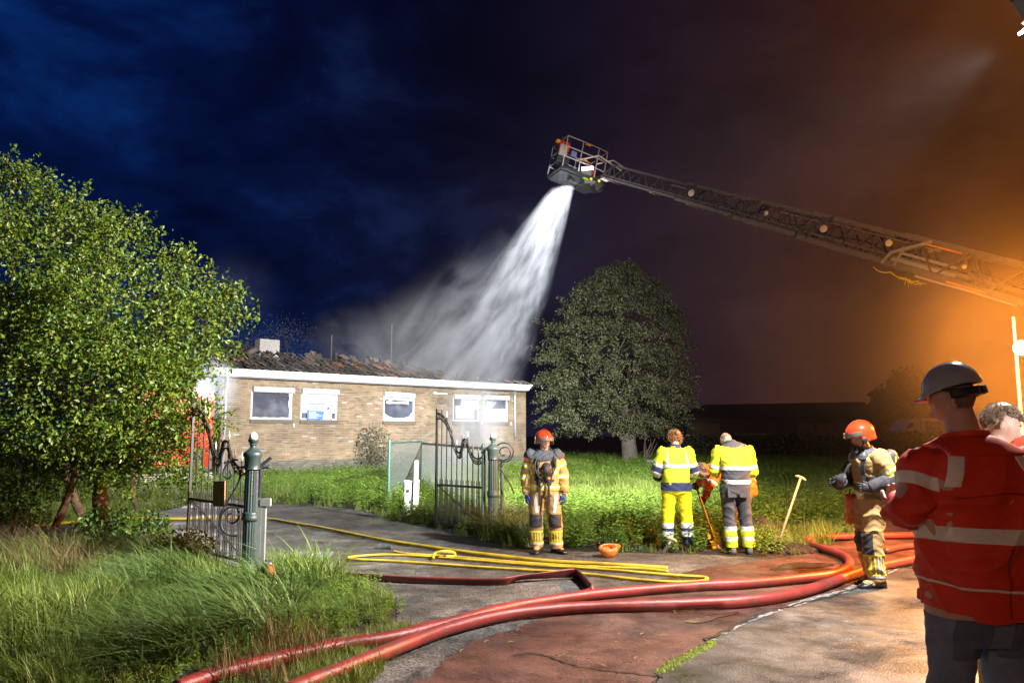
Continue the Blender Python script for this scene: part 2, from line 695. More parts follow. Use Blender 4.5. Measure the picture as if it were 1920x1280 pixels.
line_strip('road_marking', [(1935, 958), (1790, 1020), (1695, 1064), (1600, 1108)], .10, .016, 2, m_paint)
line_strip('road_marking', [(1598, 1110), (1540, 1124), (1492, 1140)], .09, .016, 3, m_paint, gap=.0)
line_strip('road_marking', [(1470, 1146), (1400, 1172), (1345, 1204)], .07, .016, 4, m_paint, gap=.35)
m_moss = mat('moss', (0.16, 0.21, 0.012), 0.9, var=.5, vscale=30, bump=.01, bscale=90)
# moss and puddle edge in the joint between path and road
mo = MB()
r_ = np.random.default_rng(11)
for k in range(420):
    t_ = r_.random()
    q = G(1235, 1264).lerp(G(1338, 1206), t_) + Vector((r_.normal(0, .022), r_.normal(0, .022), 0))
    s_ = r_.uniform(.006, .02)
    a_ = r_.uniform(0, 6.28)
    pts_ = [(q.x + s_ * math.cos(a_ + i * 1.256), q.y + s_ * math.sin(a_ + i * 1.256), .013) for i in range(5)]
    mo.add(pts_ + [(q.x, q.y, .013 + s_ * .8)], [(i, (i + 1) % 5, 5) for i in range(5)])
tag(mo.build('moss_strip', m_moss), 'yellow-green moss in the joint of the road edge', kind='stuff')

# puddles: thin sheets of standing water
m_water = mat('puddle_water', (0.012, 0.012, 0.014), 0.04, spec=0.9)


def blob_poly(c, rx, ry, ang, seed, n=34):
    r = np.random.default_rng(seed)
    ph = r.uniform(0, 6.28, 4)
    am = r.uniform(.05, .22, 4)
    out = []
    for i in range(n):
        t = 2 * math.pi * i / n
        k = 1 + sum(am[j] * math.sin((j + 2) * t + ph[j]) for j in range(4))
        x, y = rx * k * math.cos(t), ry * k * math.sin(t)
        out.append((c[0] + x * math.cos(ang) - y * math.sin(ang), c[1] + x * math.sin(ang) + y * math.cos(ang)))
    return out


m_wet = mat('wet_red_asphalt', (0.055, 0.026, 0.018), 0.10, spec=.7, var=.4, vscale=9, bump=.001, bscale=70)
for i, (px_, py_, rx, ry, an, m_) in enumerate([(596, 1040, .42, .30, .3, m_water), (640, 1058, .30, .22, .8, m_water), (548, 1052, .22, .16, 0, m_water),
                                                 (1500, 1062, .55, .16, .5, m_wet), (1330, 1160, .30, .08, .7, m_wet)]):
    c_ = G(px_, py_)
    sheet('puddle', blob_poly(c_, rx, ry, an, 20 + i), 0.0085 + i * .0008 + (.003 if i > 2 else 0), m_)
# dark open joint between cycle path and road, and a wandering crack
def crack(pxs, w, z, seed):
    pts = smooth_path([G(*p) for p in pxs], 12)
    r = np.random.default_rng(seed)
    b = MB()
    prev = None
    for i, p in enumerate(pts):
        d = (pts[min(i + 1, len(pts) - 1)] - pts[max(i - 1, 0)]).normalized()
        n_ = Vector((d.y, -d.x, 0))
        c_ = p + n_ * r.normal(0, w * .5)
        h_ = w * r.uniform(.3, .8)
        cur = ((c_ - n_ * h_)[:2], (c_ + n_ * h_)[:2])
        if prev:
            b.add([(*prev[0], z), (*prev[1], z), (*cur[1], z), (*cur[0], z)], [(0, 1, 2, 3)])
        prev = cur
    o = b.build('road_joint', mat('joint_dirt', (.014, .012, .009), .9))
    tag(o, kind='structure')
crack([(1232, 1272), (1300, 1226), (1372, 1178), (1480, 1138), (1590, 1110), (1690, 1064)], .035, .0185, 3)
crack([(960, 1232), (1010, 1228), (1080, 1250), (1160, 1262), (1232, 1270)], .018, .0155, 4)

# dug earth beside the workers
def mound(name, c, rx, ry, h, seed, m, label):
    r = np.random.default_rng(seed)
    b = MB()
    n = 26
    vs, fs = [], []
    for i in range(n):
        for j in range(n):
            u, v = (i / (n - 1) * 2 - 1), (j / (n - 1) * 2 - 1)
            rr = math.hypot(u, v)
            z = h * max(0, 1 - rr * rr) ** 1.0 * (0.7 + .9 * float(vnoise(u * 3, v * 3, 1.7, seed))) + r.uniform(-.03, .03) * (rr < 1) - (.02 if rr > .95 else 0)
            vs.append((c[0] + u * rx, c[1] + v * ry, z))
    for i in range(n - 1):
        for j in range(n - 1):
            fs.append((i * n + j, (i + 1) * n + j, (i + 1) * n + j + 1, i * n + j + 1))
    b.add(vs, fs)
    for k in range(240):
        a_, q = r.uniform(0, 6.28), r.uniform(0, 1.08)
        x, y = c[0] + rx * q * math.cos(a_), c[1] + ry * q * math.sin(a_)
        s = r.uniform(.012, .045)
        bm = bmesh.new()
        bmesh.ops.create_icosphere(bm, subdivisions=1, radius=s)
        for v in bm.verts:
            v.co *= r.uniform(.65, 1.25)
        b.bm(bm, (x, y, h * max(0, 1 - q * q) * .8 + s * .2))
    o = b.build(name, m, recalc=True)
    tag(o, label, kind='stuff')
    return o


m_earth = mat('fresh_earth', (0.030, 0.019, 0.013), .95, var=.5, vscale=12, bump=.02, bscale=50)
c_ = G(1430, 1010)
mound('dug_earth', c_ + Vector((0, .35, 0)), .62, .45, .24, 5, m_earth, 'dark dug earth heaped on the grass behind the standing shovel')
mound('dug_earth', G(1478, 1034), .42, .24, .10, 6, m_earth, 'loose dark earth at the edge of the red path')

# ================================================================ GRASS AND WEEDS (uncountable: instanced stuff)
def leaf_mat(name, c0, c1, c2, rough=0.5, tr=0.35, obj_rand=True, spec=.4):
    m = bpy.data.materials.new(name)
    m.use_nodes = True
    t = NT(m.node_tree)
    b = m.node_tree.nodes['Principled BSDF']
    out = m.node_tree.nodes['Material Output']
    ge = t.n('ShaderNodeNewGeometry')
    oi = t.n('ShaderNodeObjectInfo')
    if obj_rand:
        f = t.math('FRACT', t.math('ADD', t.math('MULTIPLY', ge.outputs['Random Per Island'], 0.6), t.math('MULTIPLY', oi.outputs['Random'], 0.6)))
    else:
        f = ge.outputs['Random Per Island']
    col = t.ramp(f, [(0.0, c0), (0.5, c1), (1.0, c2)])
    t.link(col, b.inputs['Base Color'])
    b.inputs['Roughness'].default_value = rough
    b.inputs['Specular IOR Level'].default_value = spec
    tl = t.n('ShaderNodeBsdfTranslucent', inp={0: col})
    mx = t.n('ShaderNodeMixShader', inp={0: tr})
    t.link(b.outputs[0], mx.inputs[1])
    t.link(tl.outputs[0], mx.inputs[2])
    t.link(mx.outputs[0], out.inputs[0])
    return m


def blade(vs, fs, base, ang, h, w, lean, curve, seg=4):
    """one grass blade: ribbon of seg quads ending in a point"""
    o = len(vs)
    dx, dy = math.cos(ang), math.sin(ang)
    sx, sy = -dy, dx
    for k in range(seg):
        t = k / seg
        off = lean * t * h + curve * t * t * h
        z = h * t * (1 - .35 * curve * t)
        ww = w * (1 - t ** 1.6) * .5 + w * .04
        for s_ in (-1, 1):
            vs.append((base[0] + dx * off + sx * ww * s_, base[1] + dy * off + sy * ww * s_, base[2] + z))
    t = 1
    vs.append((base[0] + dx * (lean + curve) * h, base[1] + dy * (lean + curve) * h, base[2] + h * (1 - .35 * curve)))
    for k in range(seg - 1):
        a = o + 2 * k
        fs.append((a, a + 1, a + 3, a + 2))
    a = o + 2 * (seg - 1)
    fs.append((a, a + 1, o + 2 * seg))


def tuft(name, n, rad, h, w, lean, curve, m, seed, wind=None, wspread=3.14, seg=4):
    r = np.random.default_rng(seed)
    vs, fs = [], []
    for i in range(n):
        a = r.uniform(0, 6.283)
        q = rad * math.sqrt(r.random())
        an = (wind + r.normal(0, wspread)) if wind is not None else r.uniform(0, 6.283)
        blade(vs, fs, (q * math.cos(a), q * math.sin(a), -.01), an, r.uniform(*h), r.uniform(*w), r.uniform(*lean), r.uniform(*curve), seg)
    me = bpy.data.meshes.new(name)
    me.from_pydata(vs, [], fs)
    me.materials.append(m)
    return bpy.data.objects.new(name, me)


def leaf_quad(vs, fs, p, d, side, L, Wd, fold=.2):
    """pointed leaf, two halves folded on the midrib"""
    o = len(vs)
    up = d.cross(side).normalized()
    vs += [p, p + d * L * .45 + side * Wd * .5 + up * Wd * fold, p + d * L, p + d * L * .45 - side * Wd * .5 + up * Wd * fold, p + d * L * .5]
    fs += [(o, o + 1, o + 4), (o + 1, o + 2, o + 4), (o + 4, o + 2, o + 3), (o, o + 4, o + 3)]


def weed(name, m, seed, stems=5, h=(.25, .5), leaf=(.05, .09), per=12, rad=.12):
    r = np.random.default_rng(seed)
    vs, fs = [], []
    for s in range(stems):
        a = r.uniform(0, 6.28)
        q = rad * math.sqrt(r.random())
        b0 = Vector((q * math.cos(a), q * math.sin(a), -.01))
        hh = r.uniform(*h)
        ln = Vector((r.normal(0, .15), r.normal(0, .15), 1)).normalized()
        top = b0 + ln * hh
        sx = Vector((.003, 0, 0))
        o = len(vs)
        vs += [b0 - sx, b0 + sx, top]
        fs += [(o, o + 1, o + 2)]
        for k in range(per):
            t = (k + 1) / per
            p = b0.lerp(top, .15 + .85 * t)
            an = k * 2.4 + r.normal(0, .4)
            d = Vector((math.cos(an), math.sin(an), r.uniform(-.3, .5))).normalized()
            sd = Vector((-math.sin(an), math.cos(an), r.normal(0, .25))).normalized()
            Lf = r.uniform(*leaf) * (1.15 - .4 * t)
            leaf_quad(vs, fs, p, d, sd, Lf, Lf * r.uniform(.4, .6))
    me = bpy.data.meshes.new(name)
    me.from_pydata([tuple(v) for v in vs], [], fs)
    me.materials.append(m)
    return bpy.data.objects.new(name, me)


def scatter(name, pts, protos, label=None):
    """pts: array n x 7 (x, y, z, rotz, tilt, scale, index)"""
    pts = np.asarray(pts, dtype=np.float32)
    me = bpy.data.meshes.new(name)
    me.vertices.add(len(pts))
    me.vertices.foreach_set('co', pts[:, :3].ravel())
    a = me.attributes.new('rot', 'FLOAT_VECTOR', 'POINT')
    rot = np.zeros((len(pts), 3), np.float32)
    rot[:, 0] = pts[:, 4]
    rot[:, 2] = pts[:, 3]
    a.data.foreach_set('vector', rot.ravel())
    a = me.attributes.new('scl', 'FLOAT', 'POINT')
    a.data.foreach_set('value', pts[:, 5].copy())
    a = me.attributes.new('idx', 'INT', 'POINT')
    a.data.foreach_set('value', pts[:, 6].astype(np.int32))
    coll = bpy.data.collections.new(name + '_kinds')
    for i, p in enumerate(protos):
        p.name = f'{name}_kind_{i:02d}'
        coll.objects.link(p)
    o = mesh_obj(name, me)
    ng = bpy.data.node_groups.new(name, 'GeometryNodeTree')
    ng.interface.new_socket(name='Geometry', in_out='INPUT', socket_type='NodeSocketGeometry')
    ng.interface.new_socket(name='Geometry', in_out='OUTPUT', socket_type='NodeSocketGeometry')
    gi = ng.nodes.new('NodeGroupInput')
    go = ng.nodes.new('NodeGroupOutput')
    ip = ng.nodes.new('GeometryNodeInstanceOnPoints')
    ci = ng.nodes.new('GeometryNodeCollectionInfo')
    ci.inputs['Collection'].default_value = coll
    ci.inputs['Separate Children'].default_value = True
    ci.inputs['Reset Children'].default_value = True
    ip.inputs['Pick Instance'].default_value = True

    def attr(nm, ty):
        nd = ng.nodes.new('GeometryNodeInputNamedAttribute')
        nd.data_type = ty
        nd.inputs['Name'].default_value = nm
        return nd.outputs['Attribute']
    L = ng.links.new
    L(gi.outputs[0], ip.inputs['Points'])
    L(ci.outputs[0], ip.inputs['Instance'])
    L(attr('idx', 'INT'), ip.inputs['Instance Index'])
    L(attr('rot', 'FLOAT_VECTOR'), ip.inputs['Rotation'])
    L(attr('scl', 'FLOAT'), ip.inputs['Scale'])
    L(ip.outputs[0], go.inputs[0])
    md = o.modifiers.new('scatter', 'NODES')
    md.node_group = ng
    tag(o, label, kind='stuff')
    return o


def sample_poly(n, poly, seed, dens_fn=None):
    r = np.random.default_rng(seed)
    P_ = np.array([(p[0], p[1]) for p in poly])
    lo, hi = P_.min(0), P_.max(0)
    xs = r.uniform(lo[0], hi[0], n * 4)
    ys = r.uniform(lo[1], hi[1], n * 4)
    k = in_poly(xs, ys, poly)
    if dens_fn is not None:
        k &= r.random(len(xs)) < dens_fn(xs, ys)
    xs, ys = xs[k][:n], ys[k][:n]
    return xs, ys, r


m_grass = leaf_mat('grass_blade', (0.095, 0.155, 0.024), (0.165, 0.235, 0.040), (0.26, 0.30, 0.08), .5, .35)
m_grass_pale = leaf_mat('reed_blade', (0.045, 0.10, 0.020), (0.11, 0.18, 0.045), (0.20, 0.27, 0.085), .45, .35)
m_straw = leaf_mat('dry_grass', (0.16, 0.11, 0.045), (0.23, 0.17, 0.08), (0.12, 0.075, 0.04), .7, .2)
m_weed = leaf_mat('weed_leaf', (0.090, 0.175, 0.024), (0.145, 0.245, 0.036), (0.22, 0.31, 0.06), .42, .35)

short_g = [tuft('t', 40, .12, (.08, .24), (.007, .013), (-.1, .5), (0, .7), m_grass, 31 + i, seg=3) for i in range(4)]
mid_g = [tuft('t', 40, .13, (.20, .46), (.008, .015), (0, .5), (.1, 1.0), m_grass, 41 + i) for i in range(4)]
weeds = [weed('t', m_weed, 51 + i) for i in range(4)]
low_w = [weed('t', m_weed, 61 + i, 7, (.06, .2), (.035, .06), 6, .14) for i in range(3)]
reed = [tuft('t', 20, .12, (.28, .60), (.011, .022), (.1, .9), (.3, 1.3), m_grass_pale, 71 + i, wind=.25, wspread=.9, seg=5) for i in range(5)]
straw = [tuft('t', 26, .10, (.15, .5), (.003, .006), (.2, 1.0), (0, .8), m_straw, 81 + i, seg=3) for i in range(3)]

up_pts = px_poly(EDGE_UP + path_up)
lawn_edge = [p for p in up_pts]
# lawn behind the driveway edge
lawn = [(-13.5, 13.0)] + up_pts + [(11.6, 20.2), (26, 36.2), (40, 52), (-20, 52), (-22, 24)]


def pack(xs, ys, r, sc, idx, tilt=.12, zr=None):
    n = len(xs)
    out = np.zeros((n, 7))
    out[:, 0] = xs
    out[:, 1] = ys
    out[:, 3] = r.uniform(0, 6.283, n) if zr is None else r.normal(zr[0], zr[1], n)
    out[:, 4] = r.normal(0, tilt, n)
    out[:, 5] = sc
    out[:, 6] = idx
    return out


house_poly = None   # set below from the wall line
UX = Vector((.754, .657, 0)).normalized()
HA = P(414, 790, 26.0)
HA.z = 0
VX = Vector((-UX.y, UX.x, 0))
WALL_L = (P(986, 790, 35.1) - HA)
WALL_L.z = 0
UX = WALL_L.normalized()
VX = Vector((-UX.y, UX.x, 0))
WALL_L = WALL_L.length
HRZ = math.atan2(UX.y, UX.x)


def side_of_house(xs, ys):
    """signed distance in front of the front wall (positive = garden side) and position along it"""
    dx, dy = xs - HA.x, ys - HA.y
    return -(dx * VX.x + dy * VX.y), dx * UX.x + dy * UX.y


def edge_dist(xs, ys):
    """rough distance to the paving edge"""
    best = np.full(xs.shape, 1e9)
    for a, b in zip(up_pts[:-1], up_pts[1:]):
        ax, ay = a
        vx, vy = b[0] - ax, b[1] - ay
        t = np.clip(((xs - ax) * vx + (ys - ay) * vy) / (vx * vx + vy * vy + 1e-9), 0, 1)
        best = np.minimum(best, np.hypot(xs - ax - vx * t, ys - ay - vy * t))
    return best


def not_in_house(xs, ys):
    f, a = side_of_house(xs, ys)
    return ~((f < .05) & (f > -8.5) & (a > -.2) & (a < WALL_L + .2))


def seen(xs, ys):
    """inside the picture's cone with a margin"""
    return (np.abs(xs / np.maximum(ys, .5)) < .76)


all_l = []
for (n, y0, y1, protos_i, scl) in ((15000, 9, 17, 0, 1.0), (14000, 15, 27, 0, 1.0), (11000, 26, 50, 0, 1.15)):
    xs, ys, r = sample_poly(n, lawn, 100 + n, lambda x, y: ((y > y0) & (y < y1) & seen(x, y) & not_in_house(x, y)).astype(float))
    ed = edge_dist(xs, ys)
    nz = vnoise(xs, ys, .45, 3)
    # short near the edge, weeds further back
    idx = r.integers(0, 4, len(xs))
    tall = (ed > .12) & (nz > .36)
    idx = np.where(tall, 4 + r.integers(0, 4, len(xs)), idx)
    isw = (vnoise(xs, ys, .32, 9) + .12 * (xs < 1) + .06 * (ed > 2) > .50) & (ed > .15)
    idx = np.where(isw, 8 + r.integers(0, 4, len(xs)), idx)
    loww = (~isw) & (r.random(len(xs)) < .35)
    idx = np.where(loww, 12 + r.integers(0, 3, len(xs)), idx)
    sc = scl * r.uniform(.7, 1.2, len(xs)) * np.clip(.8 + ed * .3, .8, 1.15)
    all_l.append(pack(xs, ys, r, sc, idx))
pts = np.concatenate(all_l)
scatter('lawn_weeds', pts, short_g + mid_g + weeds + low_w, 'rough floodlit grass and leafy weeds between driveway and house')

# left verge in the foreground
verge = px_poly([(-60, 1035), (-60, 1330), (520, 1330), (560, 1262), (650, 1215), (748, 1178), (742, 1130), (690, 1095), (560, 1082), (490, 1108), (440, 1080), (330, 1036), (200, 1022)])
xs, ys, r = sample_poly(1350, verge, 201, lambda x, y: np.where(vnoise(x, y, .8, 77) > .36, 1, .35))
nz = vnoise(xs, ys, .9, 13)
leanleft = -xs - .25 * ys
bare = in_poly(xs, ys, px_poly([(-80, 1025), (215, 1028), (200, 1092), (90, 1110), (-80, 1100)]))
kk = ~bare | (r.random(len(xs)) < .25)
xs, ys, nz = xs[kk], ys[kk], nz[kk]
k_reed = (nz > .36) & (xs > -.50 * ys)
idx = np.where(k_reed, r.integers(0, 5, len(xs)), 5 + r.integers(0, 4, len(xs)))
idx = np.where(r.random(len(xs)) < .10, 9 + r.integers(0, 3, len(xs)), idx)
sc = r.uniform(.55, 1.25, len(xs)) * (.55 + .8 * vnoise(xs, ys, 1.3, 41))
right_part = xs > -2.0
sc = np.where(right_part, sc * .5, sc * .85)
near_hose = in_poly(xs, ys, px_poly([(250, 1340), (300, 1262), (470, 1208), (640, 1162), (790, 1130), (900, 1180), (600, 1340)]))
idx = np.where(near_hose, 5 + r.integers(0, 4, len(xs)), idx)
sc = np.where(near_hose, .26, sc)
pv = pack(xs, ys, r, sc, idx, .10, (math.pi + .35, .5))
scatter('verge_grass', pv, reed + [o.copy() for o in mid_g] + straw, 'long wind-bent grass of the verge in the left foreground')
# flattened dry stalks on the bare patch, reddish stems by the hose
for nm_, pl_, n_, mm_, hh_, lb_ in (('dry_straw', [(-80, 1028), (215, 1030), (205, 1092), (90, 1105), (-80, 1098)], 170, m_straw, ((.2, .5), (.8, 2.0)), 'flattened dry stalks on bare earth under the big tree'),
                          ('red_stems', [(380, 1310), (440, 1215), (560, 1195), (650, 1215), (545, 1300)], 34, leaf_mat('red_stem', (.14, .07, .03), (.20, .13, .05), (.14, .17, .05), .6, .2), ((.18, .4), (-.2, .35)), 'reddish brown stems among the grass beside the nearest hoses')):
    xs, ys, r = sample_poly(n_, px_poly(pl_), 300 + n_, None)
    scatter(nm_, pack(xs, ys, r, r.uniform(.6, 1.1, len(xs)), r.integers(0, 3, len(xs)), .2), [tuft('t', 22, .10, hh_[0], (.004, .008), hh_[1], (0, .4), mm_, 331 + i, seg=3) for i in range(3)], lb_)
# low weeds between
xs, ys, r = sample_poly(2400, verge, 203, None)
hz_ = in_poly(xs, ys, px_poly([(300, 1340), (330, 1262), (470, 1222), (640, 1180), (790, 1150), (900, 1180), (600, 1340)]))
pv = pack(xs, ys, r, r.uniform(.5, 1.1, len(xs)) * np.where(hz_, .45, 1), r.integers(0, 6, len(xs)), .12)
scatter('verge_herbs', pv, [o.copy() for o in low_w] + [tuft('t', 40, .10, (.06, .2), (.004, .008), (-.1, .5), (0, .7), m_grass, 231 + i, seg=3) for i in range(3)],
        'low herbs and short grass under the long verge grass')
# thin grass along the hose at the bottom
strip = px_poly([(520, 1330), (560, 1262), (650, 1215), (748, 1178), (800, 1190), (700, 1262), (640, 1330)])
xs, ys, r = sample_poly(160, strip, 205, None)
scatter('roadside_tufts', pack(xs, ys, r, r.uniform(.4, .8, len(xs)), r.integers(0, 4, len(xs))), [o.copy() for o in short_g], 'thin tufts of grass on the bare earth by the hoses')
m_grass_lit = leaf_mat('pale_grass', (0.16, 0.21, 0.06), (0.24, 0.27, 0.10), (0.32, 0.30, 0.15), .5, .35)
# pale bushy grass by the right gate post
xs, ys, r = sample_poly(170, px_poly([(880, 985), (985, 985), (1000, 1020), (900, 1004)]), 207, None)
pp = pack(xs, ys, r, r.uniform(.75, 1.1, len(xs)), r.integers(0, 5, len(xs)), .15)
scatter('post_grass', pp, [tuft('t', 30, .13, (.35, .65), (.009, .017), (.1, .6), (.4, 1.3), m_grass_lit, 271 + i, seg=5) for i in range(5)],
        'pale tall grass in a clump around the right gate post')
# tall grass standing behind the shovel on the right
xs, ys, r = sample_poly(150, px_poly([(1480, 985), (1700, 925), (1700, 905), (1460, 935)]), 209, None)
scatter('ditch_grass', pack(xs, ys, r, r.uniform(.6, 1.1, len(xs)), r.integers(0, 5, len(xs)), .1),
        [tuft('t', 30, .13, (.45, .85), (.006, .011), (.0, .35), (.1, .6), m_grass_pale, 281 + i, seg=5) for i in range(5)],
        'tall grass along the ditch behind the right firefighter')
# litter of straw and bits on the paving
xs, ys, r = sample_poly(90, px_poly([(760, 1180), (900, 1130), (1100, 1120), (1330, 1060), (1500, 1045), (1240, 1260), (900, 1290)]), 211, None)
lit = MB()
for i in range(len(xs)):
    a_ = r.uniform(0, 6.28)
    L_ = r.uniform(.02, .10)
    d_ = Vector((math.cos(a_), math.sin(a_), 0))
    p_ = Vector((xs[i], ys[i], .018))
    lit.tube([p_, p_ + d_ * L_ * .5 + Vector((0, 0, .006)), p_ + d_ * L_ + Vector((.01, 0, 0))], .0022, 4)
tag(lit.build('straw_litter', mat('straw', (0.30, 0.24, 0.09), .8, island=.5)), 'scattered bits of straw and grass on the red path', kind='stuff')
# ================================================================ HOUSE
house = empty('brick_house', HA, HRZ, 'long low brick house with burnt collapsed tile roof and white fascia', 'house')
HMi = Matrix.Translation(HA) @ Matrix.Rotation(HRZ, 4, 'Z')
HMinv = HMi.inverted()


def wallpt(px, py, y=0.0):
    """picture point -> (x along the wall, z) on the plane local y"""
    o = HMinv @ Vector((0, 0, CAMH))
    d = HMinv.to_3x3() @ ray(px, py)
    t = (y - o.y) / d.y
    q = o + d * t
    return q.x, q.z


def brick_mat():
    m = bpy.data.materials.new('brick')
    m.use_nodes = True
    t = NT(m.node_tree)
    b = m.node_tree.nodes['Principled BSDF']
    ge = t.n('ShaderNodeNewGeometry')
    c = t.ramp(ge.outputs['Random Per Island'], [(0.0, (0.15, 0.092, 0.050)), (0.2, (0.235, 0.155, 0.085)), (0.45, (0.27, 0.185, 0.10)), (0.6, (0.25, 0.135, 0.08)), (0.75, (0.30, 0.225, 0.135)), (0.96, (0.21, 0.14, 0.08)), (0.985, (0.36, 0.32, 0.24)), (1.0, (0.42, 0.38, 0.3))])
    tcx = t.n('ShaderNodeTexCoord')
    nz = t.n('ShaderNodeTexNoise', inp={0: tcx.outputs['Object'], 2: .7, 3: 6.0, 4: 0.6})
    f = t.ramp(nz.outputs[0], [(0.3, (0.32, 0.34, 0.37)), (0.5, (.60, .63, .66)), (0.7, (.84, .86, .86))])
    c = t.mix(1.0, c, f, 'MULTIPLY')
    n2 = t.n('ShaderNodeTexNoise', inp={0: tcx.outputs['Object'], 2: 60, 3: 4.0})
    f2 = t.ramp(n2.outputs[0], [(0.3, (0.75,) * 3), (0.7, (1.25,) * 3)])
    c = t.mix(1.0, c, f2, 'MULTIPLY')
    t.link(c, b.inputs['Base Color'])
    b.inputs['Roughness'].default_value = .85
    return m


M_brick = brick_mat()
M_mortar = mat('mortar', (0.20, 0.185, 0.16), .9, var=.3, vscale=3)
M_white = mat('white_paint', (0.42, 0.43, 0.42), .45, var=.14, vscale=3)
M_soot = mat('charred_wood', (0.014, 0.012, 0.011), .8, var=.6, vscale=9, bump=.02, bscale=30)
M_zinc = mat('zinc', (0.36, 0.38, 0.42), .45, metal=.3, var=.2, vscale=6)
M_dark = mat('dark_interior', (0.02, 0.02, 0.024), .9)
M_sill = mat('sill_brick', (0.075, 0.062, 0.045), .8, var=.3, vscale=20)

WX1, EZ = WALL_L, None
ez0 = wallpt(430, 702.5, 0)[1]
ez1 = wallpt(975, 729, 0)[1]
EZ = (ez0 + ez1) / 2 + .02
PLZ = .75

wins = []
WINS_PX = [  # frame left, right, top, bottom, box left, right, top, bottom
    (472, 547.5, 731, 787.5, 476.6, 553, 721, 732.5),
    (564.7, 632, 734, 788, 568, 636.5, 724.4, 735.5),
    (719.4, 777, 739.5, 789.5, 722.8, 778.5, 730.7, 740.5),
    (849.7, 898.5, 744.5, 789, 853.5, 902, 735.5, 745),
    (907.9, 952, 745, 790, 910.7, 955.7, 737, 745.5)]
SZ = 0
for w in WINS_PX:
    xl, zt = wallpt(w[0], w[2])
    xr, zb = wallpt(w[1], w[3])
    wins.append([xl, xr, zb, zt])
zb_ = sum(w[2] for w in wins) / 5
zt_ = sum(w[3] for w in wins) / 5
for w in wins:
    w[2] = .5 * w[2] + .5 * zb_
    w[3] = .5 * w[3] + .5 * zt_


def wall_grid(b, x0, x1, z0, z1, holes, y, th, m=None):
    xs = sorted({x0, x1, *[h[0] for h in holes], *[h[1] for h in holes]})
    for a, c in zip(xs[:-1], xs[1:]):
        mid = (a + c) / 2
        hs = sorted([(h[2], h[3]) for h in holes if h[0] < mid < h[1]])
        z = z0
        for h0, h1 in hs:
            if h0 > z:
                b.box(((a + c) / 2, y + th / 2, (z + h0) / 2), (c - a, th, h0 - z), m=m)
            z = h1
        if z1 > z:
            b.box(((a + c) / 2, y + th / 2, (z + z1) / 2), (c - a, th, z1 - z), m=m)


core = MB()
wall_grid(core, 0.01, WX1 - .01, 0, EZ, wins, .012, .26)
wall_grid(core, 0.01, .27, 0, EZ, [], .275, 7.6)
core.box((WX1 - .14, 4.1, EZ / 2), (.26, 7.6, EZ))
core.box((WX1 / 2, 7.95, EZ / 2), (WX1, .1, EZ))
core.build('wall', M_mortar, house)

# brickwork: every brick its own slab, proud of the mortar
bw = MB()
r = np.random.default_rng(5)
CO = .0625


def brick(b, cx, cz, lx, lz, y=0.0, jit=True):
    e = r.uniform(-.002, .003) if jit else 0
    b.box((cx, y + .012 / 2 - .002 + e, cz), (lx, .016, lz))


nrow = int((EZ) / CO)
solds = [(w[0] - .05, w[1] + .05, w[3] + .012, w[3] + .012 + .21) for w in wins]
for k in range(nrow):
    z = (k + .5) * CO
    x = (0 if k % 2 == 0 else -.11)
    while x < WX1:
        a, c = max(x, 0), min(x + .21, WX1)
        x += .22
        segs = [(a, c)]
        for (h0, h1, g0, g1) in [(w[0], w[1], w[2], w[3]) for w in wins] + solds:
            if g0 - CO * .4 < z < g1 + CO * .4:
                ns = []
                for s0, s1 in segs:
                    if s1 <= h0 or s0 >= h1:
                        ns.append((s0, s1))
                    else:
                        if s0 < h0 - .02:
                            ns.append((s0, h0 - .006))
                        if s1 > h1 + .02:
                            ns.append((h1 + .006, s1))
                segs = ns
        for s0, s1 in segs:
            if s1 - s0 > .03:
                brick(bw, (s0 + s1) / 2, z, s1 - s0, .051)
for (s0, s1, g0, g1) in solds:
    n = int((s1 - s0) / .0625)
    for i in range(n):
        brick(bw, s0 + (i + .5) * (s1 - s0) / n, (g0 + g1) / 2, .051, g1 - g0)
o = bw.build('brickwork', M_brick, house, recalc=False)
tag(o, 'brown and yellow facing bricks laid in courses', kind='stuff')
# gable bricks
gb = MB()
for k in range(nrow):
    z = (k + .5) * CO
    y = .0 if k % 2 else .11
    while y < 3.0:
        gb.box((.002, y + .105, z), (.016, .205, .051))
        y += .22
tag(gb.build('gable_brickwork', M_brick, house, recalc=False), kind='stuff')
# plinth of darker bricks
pl = MB()
for k in range(12):
    z = (k + .5) * CO
    x = 0 if k % 2 else -.11
    while x < WX1:
        a, c = max(x, 0), min(x + .21, WX1)
        x += .22
        if c - a > .03:
            pl.box(((a + c) / 2, -.012, z), (c - a - .004, .02, .051))
tag(pl.build('plinth', mat('plinth_brick', (0.085, 0.075, 0.062), .85, island=.35, var=.2, vscale=2), house, recalc=False), 'darker brick plinth', kind='stuff')

# gutter / fascia, boxed, white
gx0, gz_t = wallpt(401, 688, -.42)
gx1, _ = wallpt(999, 727, -.42)
fz0 = (wallpt(430, 704.5, -.42)[1] + wallpt(940, 729.5, -.42)[1]) / 2
fz1 = (wallpt(430, 689.5, -.42)[1] + wallpt(940, 719, -.42)[1]) / 2
fa = MB()
poly = [(-.42, fz1), (-.40, fz1), (-.40, fz1 - .03), (.0, fz1 - .03), (.0, fz0), (-.30, fz0 + .0), (-.36, fz0 + .01)]
ring0 = [Vector((gx0 + (.18 if z < fz0 + .05 else 0), y, z)) for y, z in poly]
ring1 = [Vector((gx1 - (.18 if z < fz0 + .05 else 0), y, z)) for y, z in poly]
fa.loft([ring0, ring1])
fa.box(((gx0 + gx1) / 2, -.428, fz1 - .015), (gx1 - gx0, .012, .035))
fa.build('fascia', M_white, house)
so = MB()
so.box(((gx0 + gx1) / 2, -.16, fz0 - .02), (gx1 - gx0 - .5, .30, .03))
so.build('soffit', mat('soffit_grey', (.12, .12, .13), .8), house)

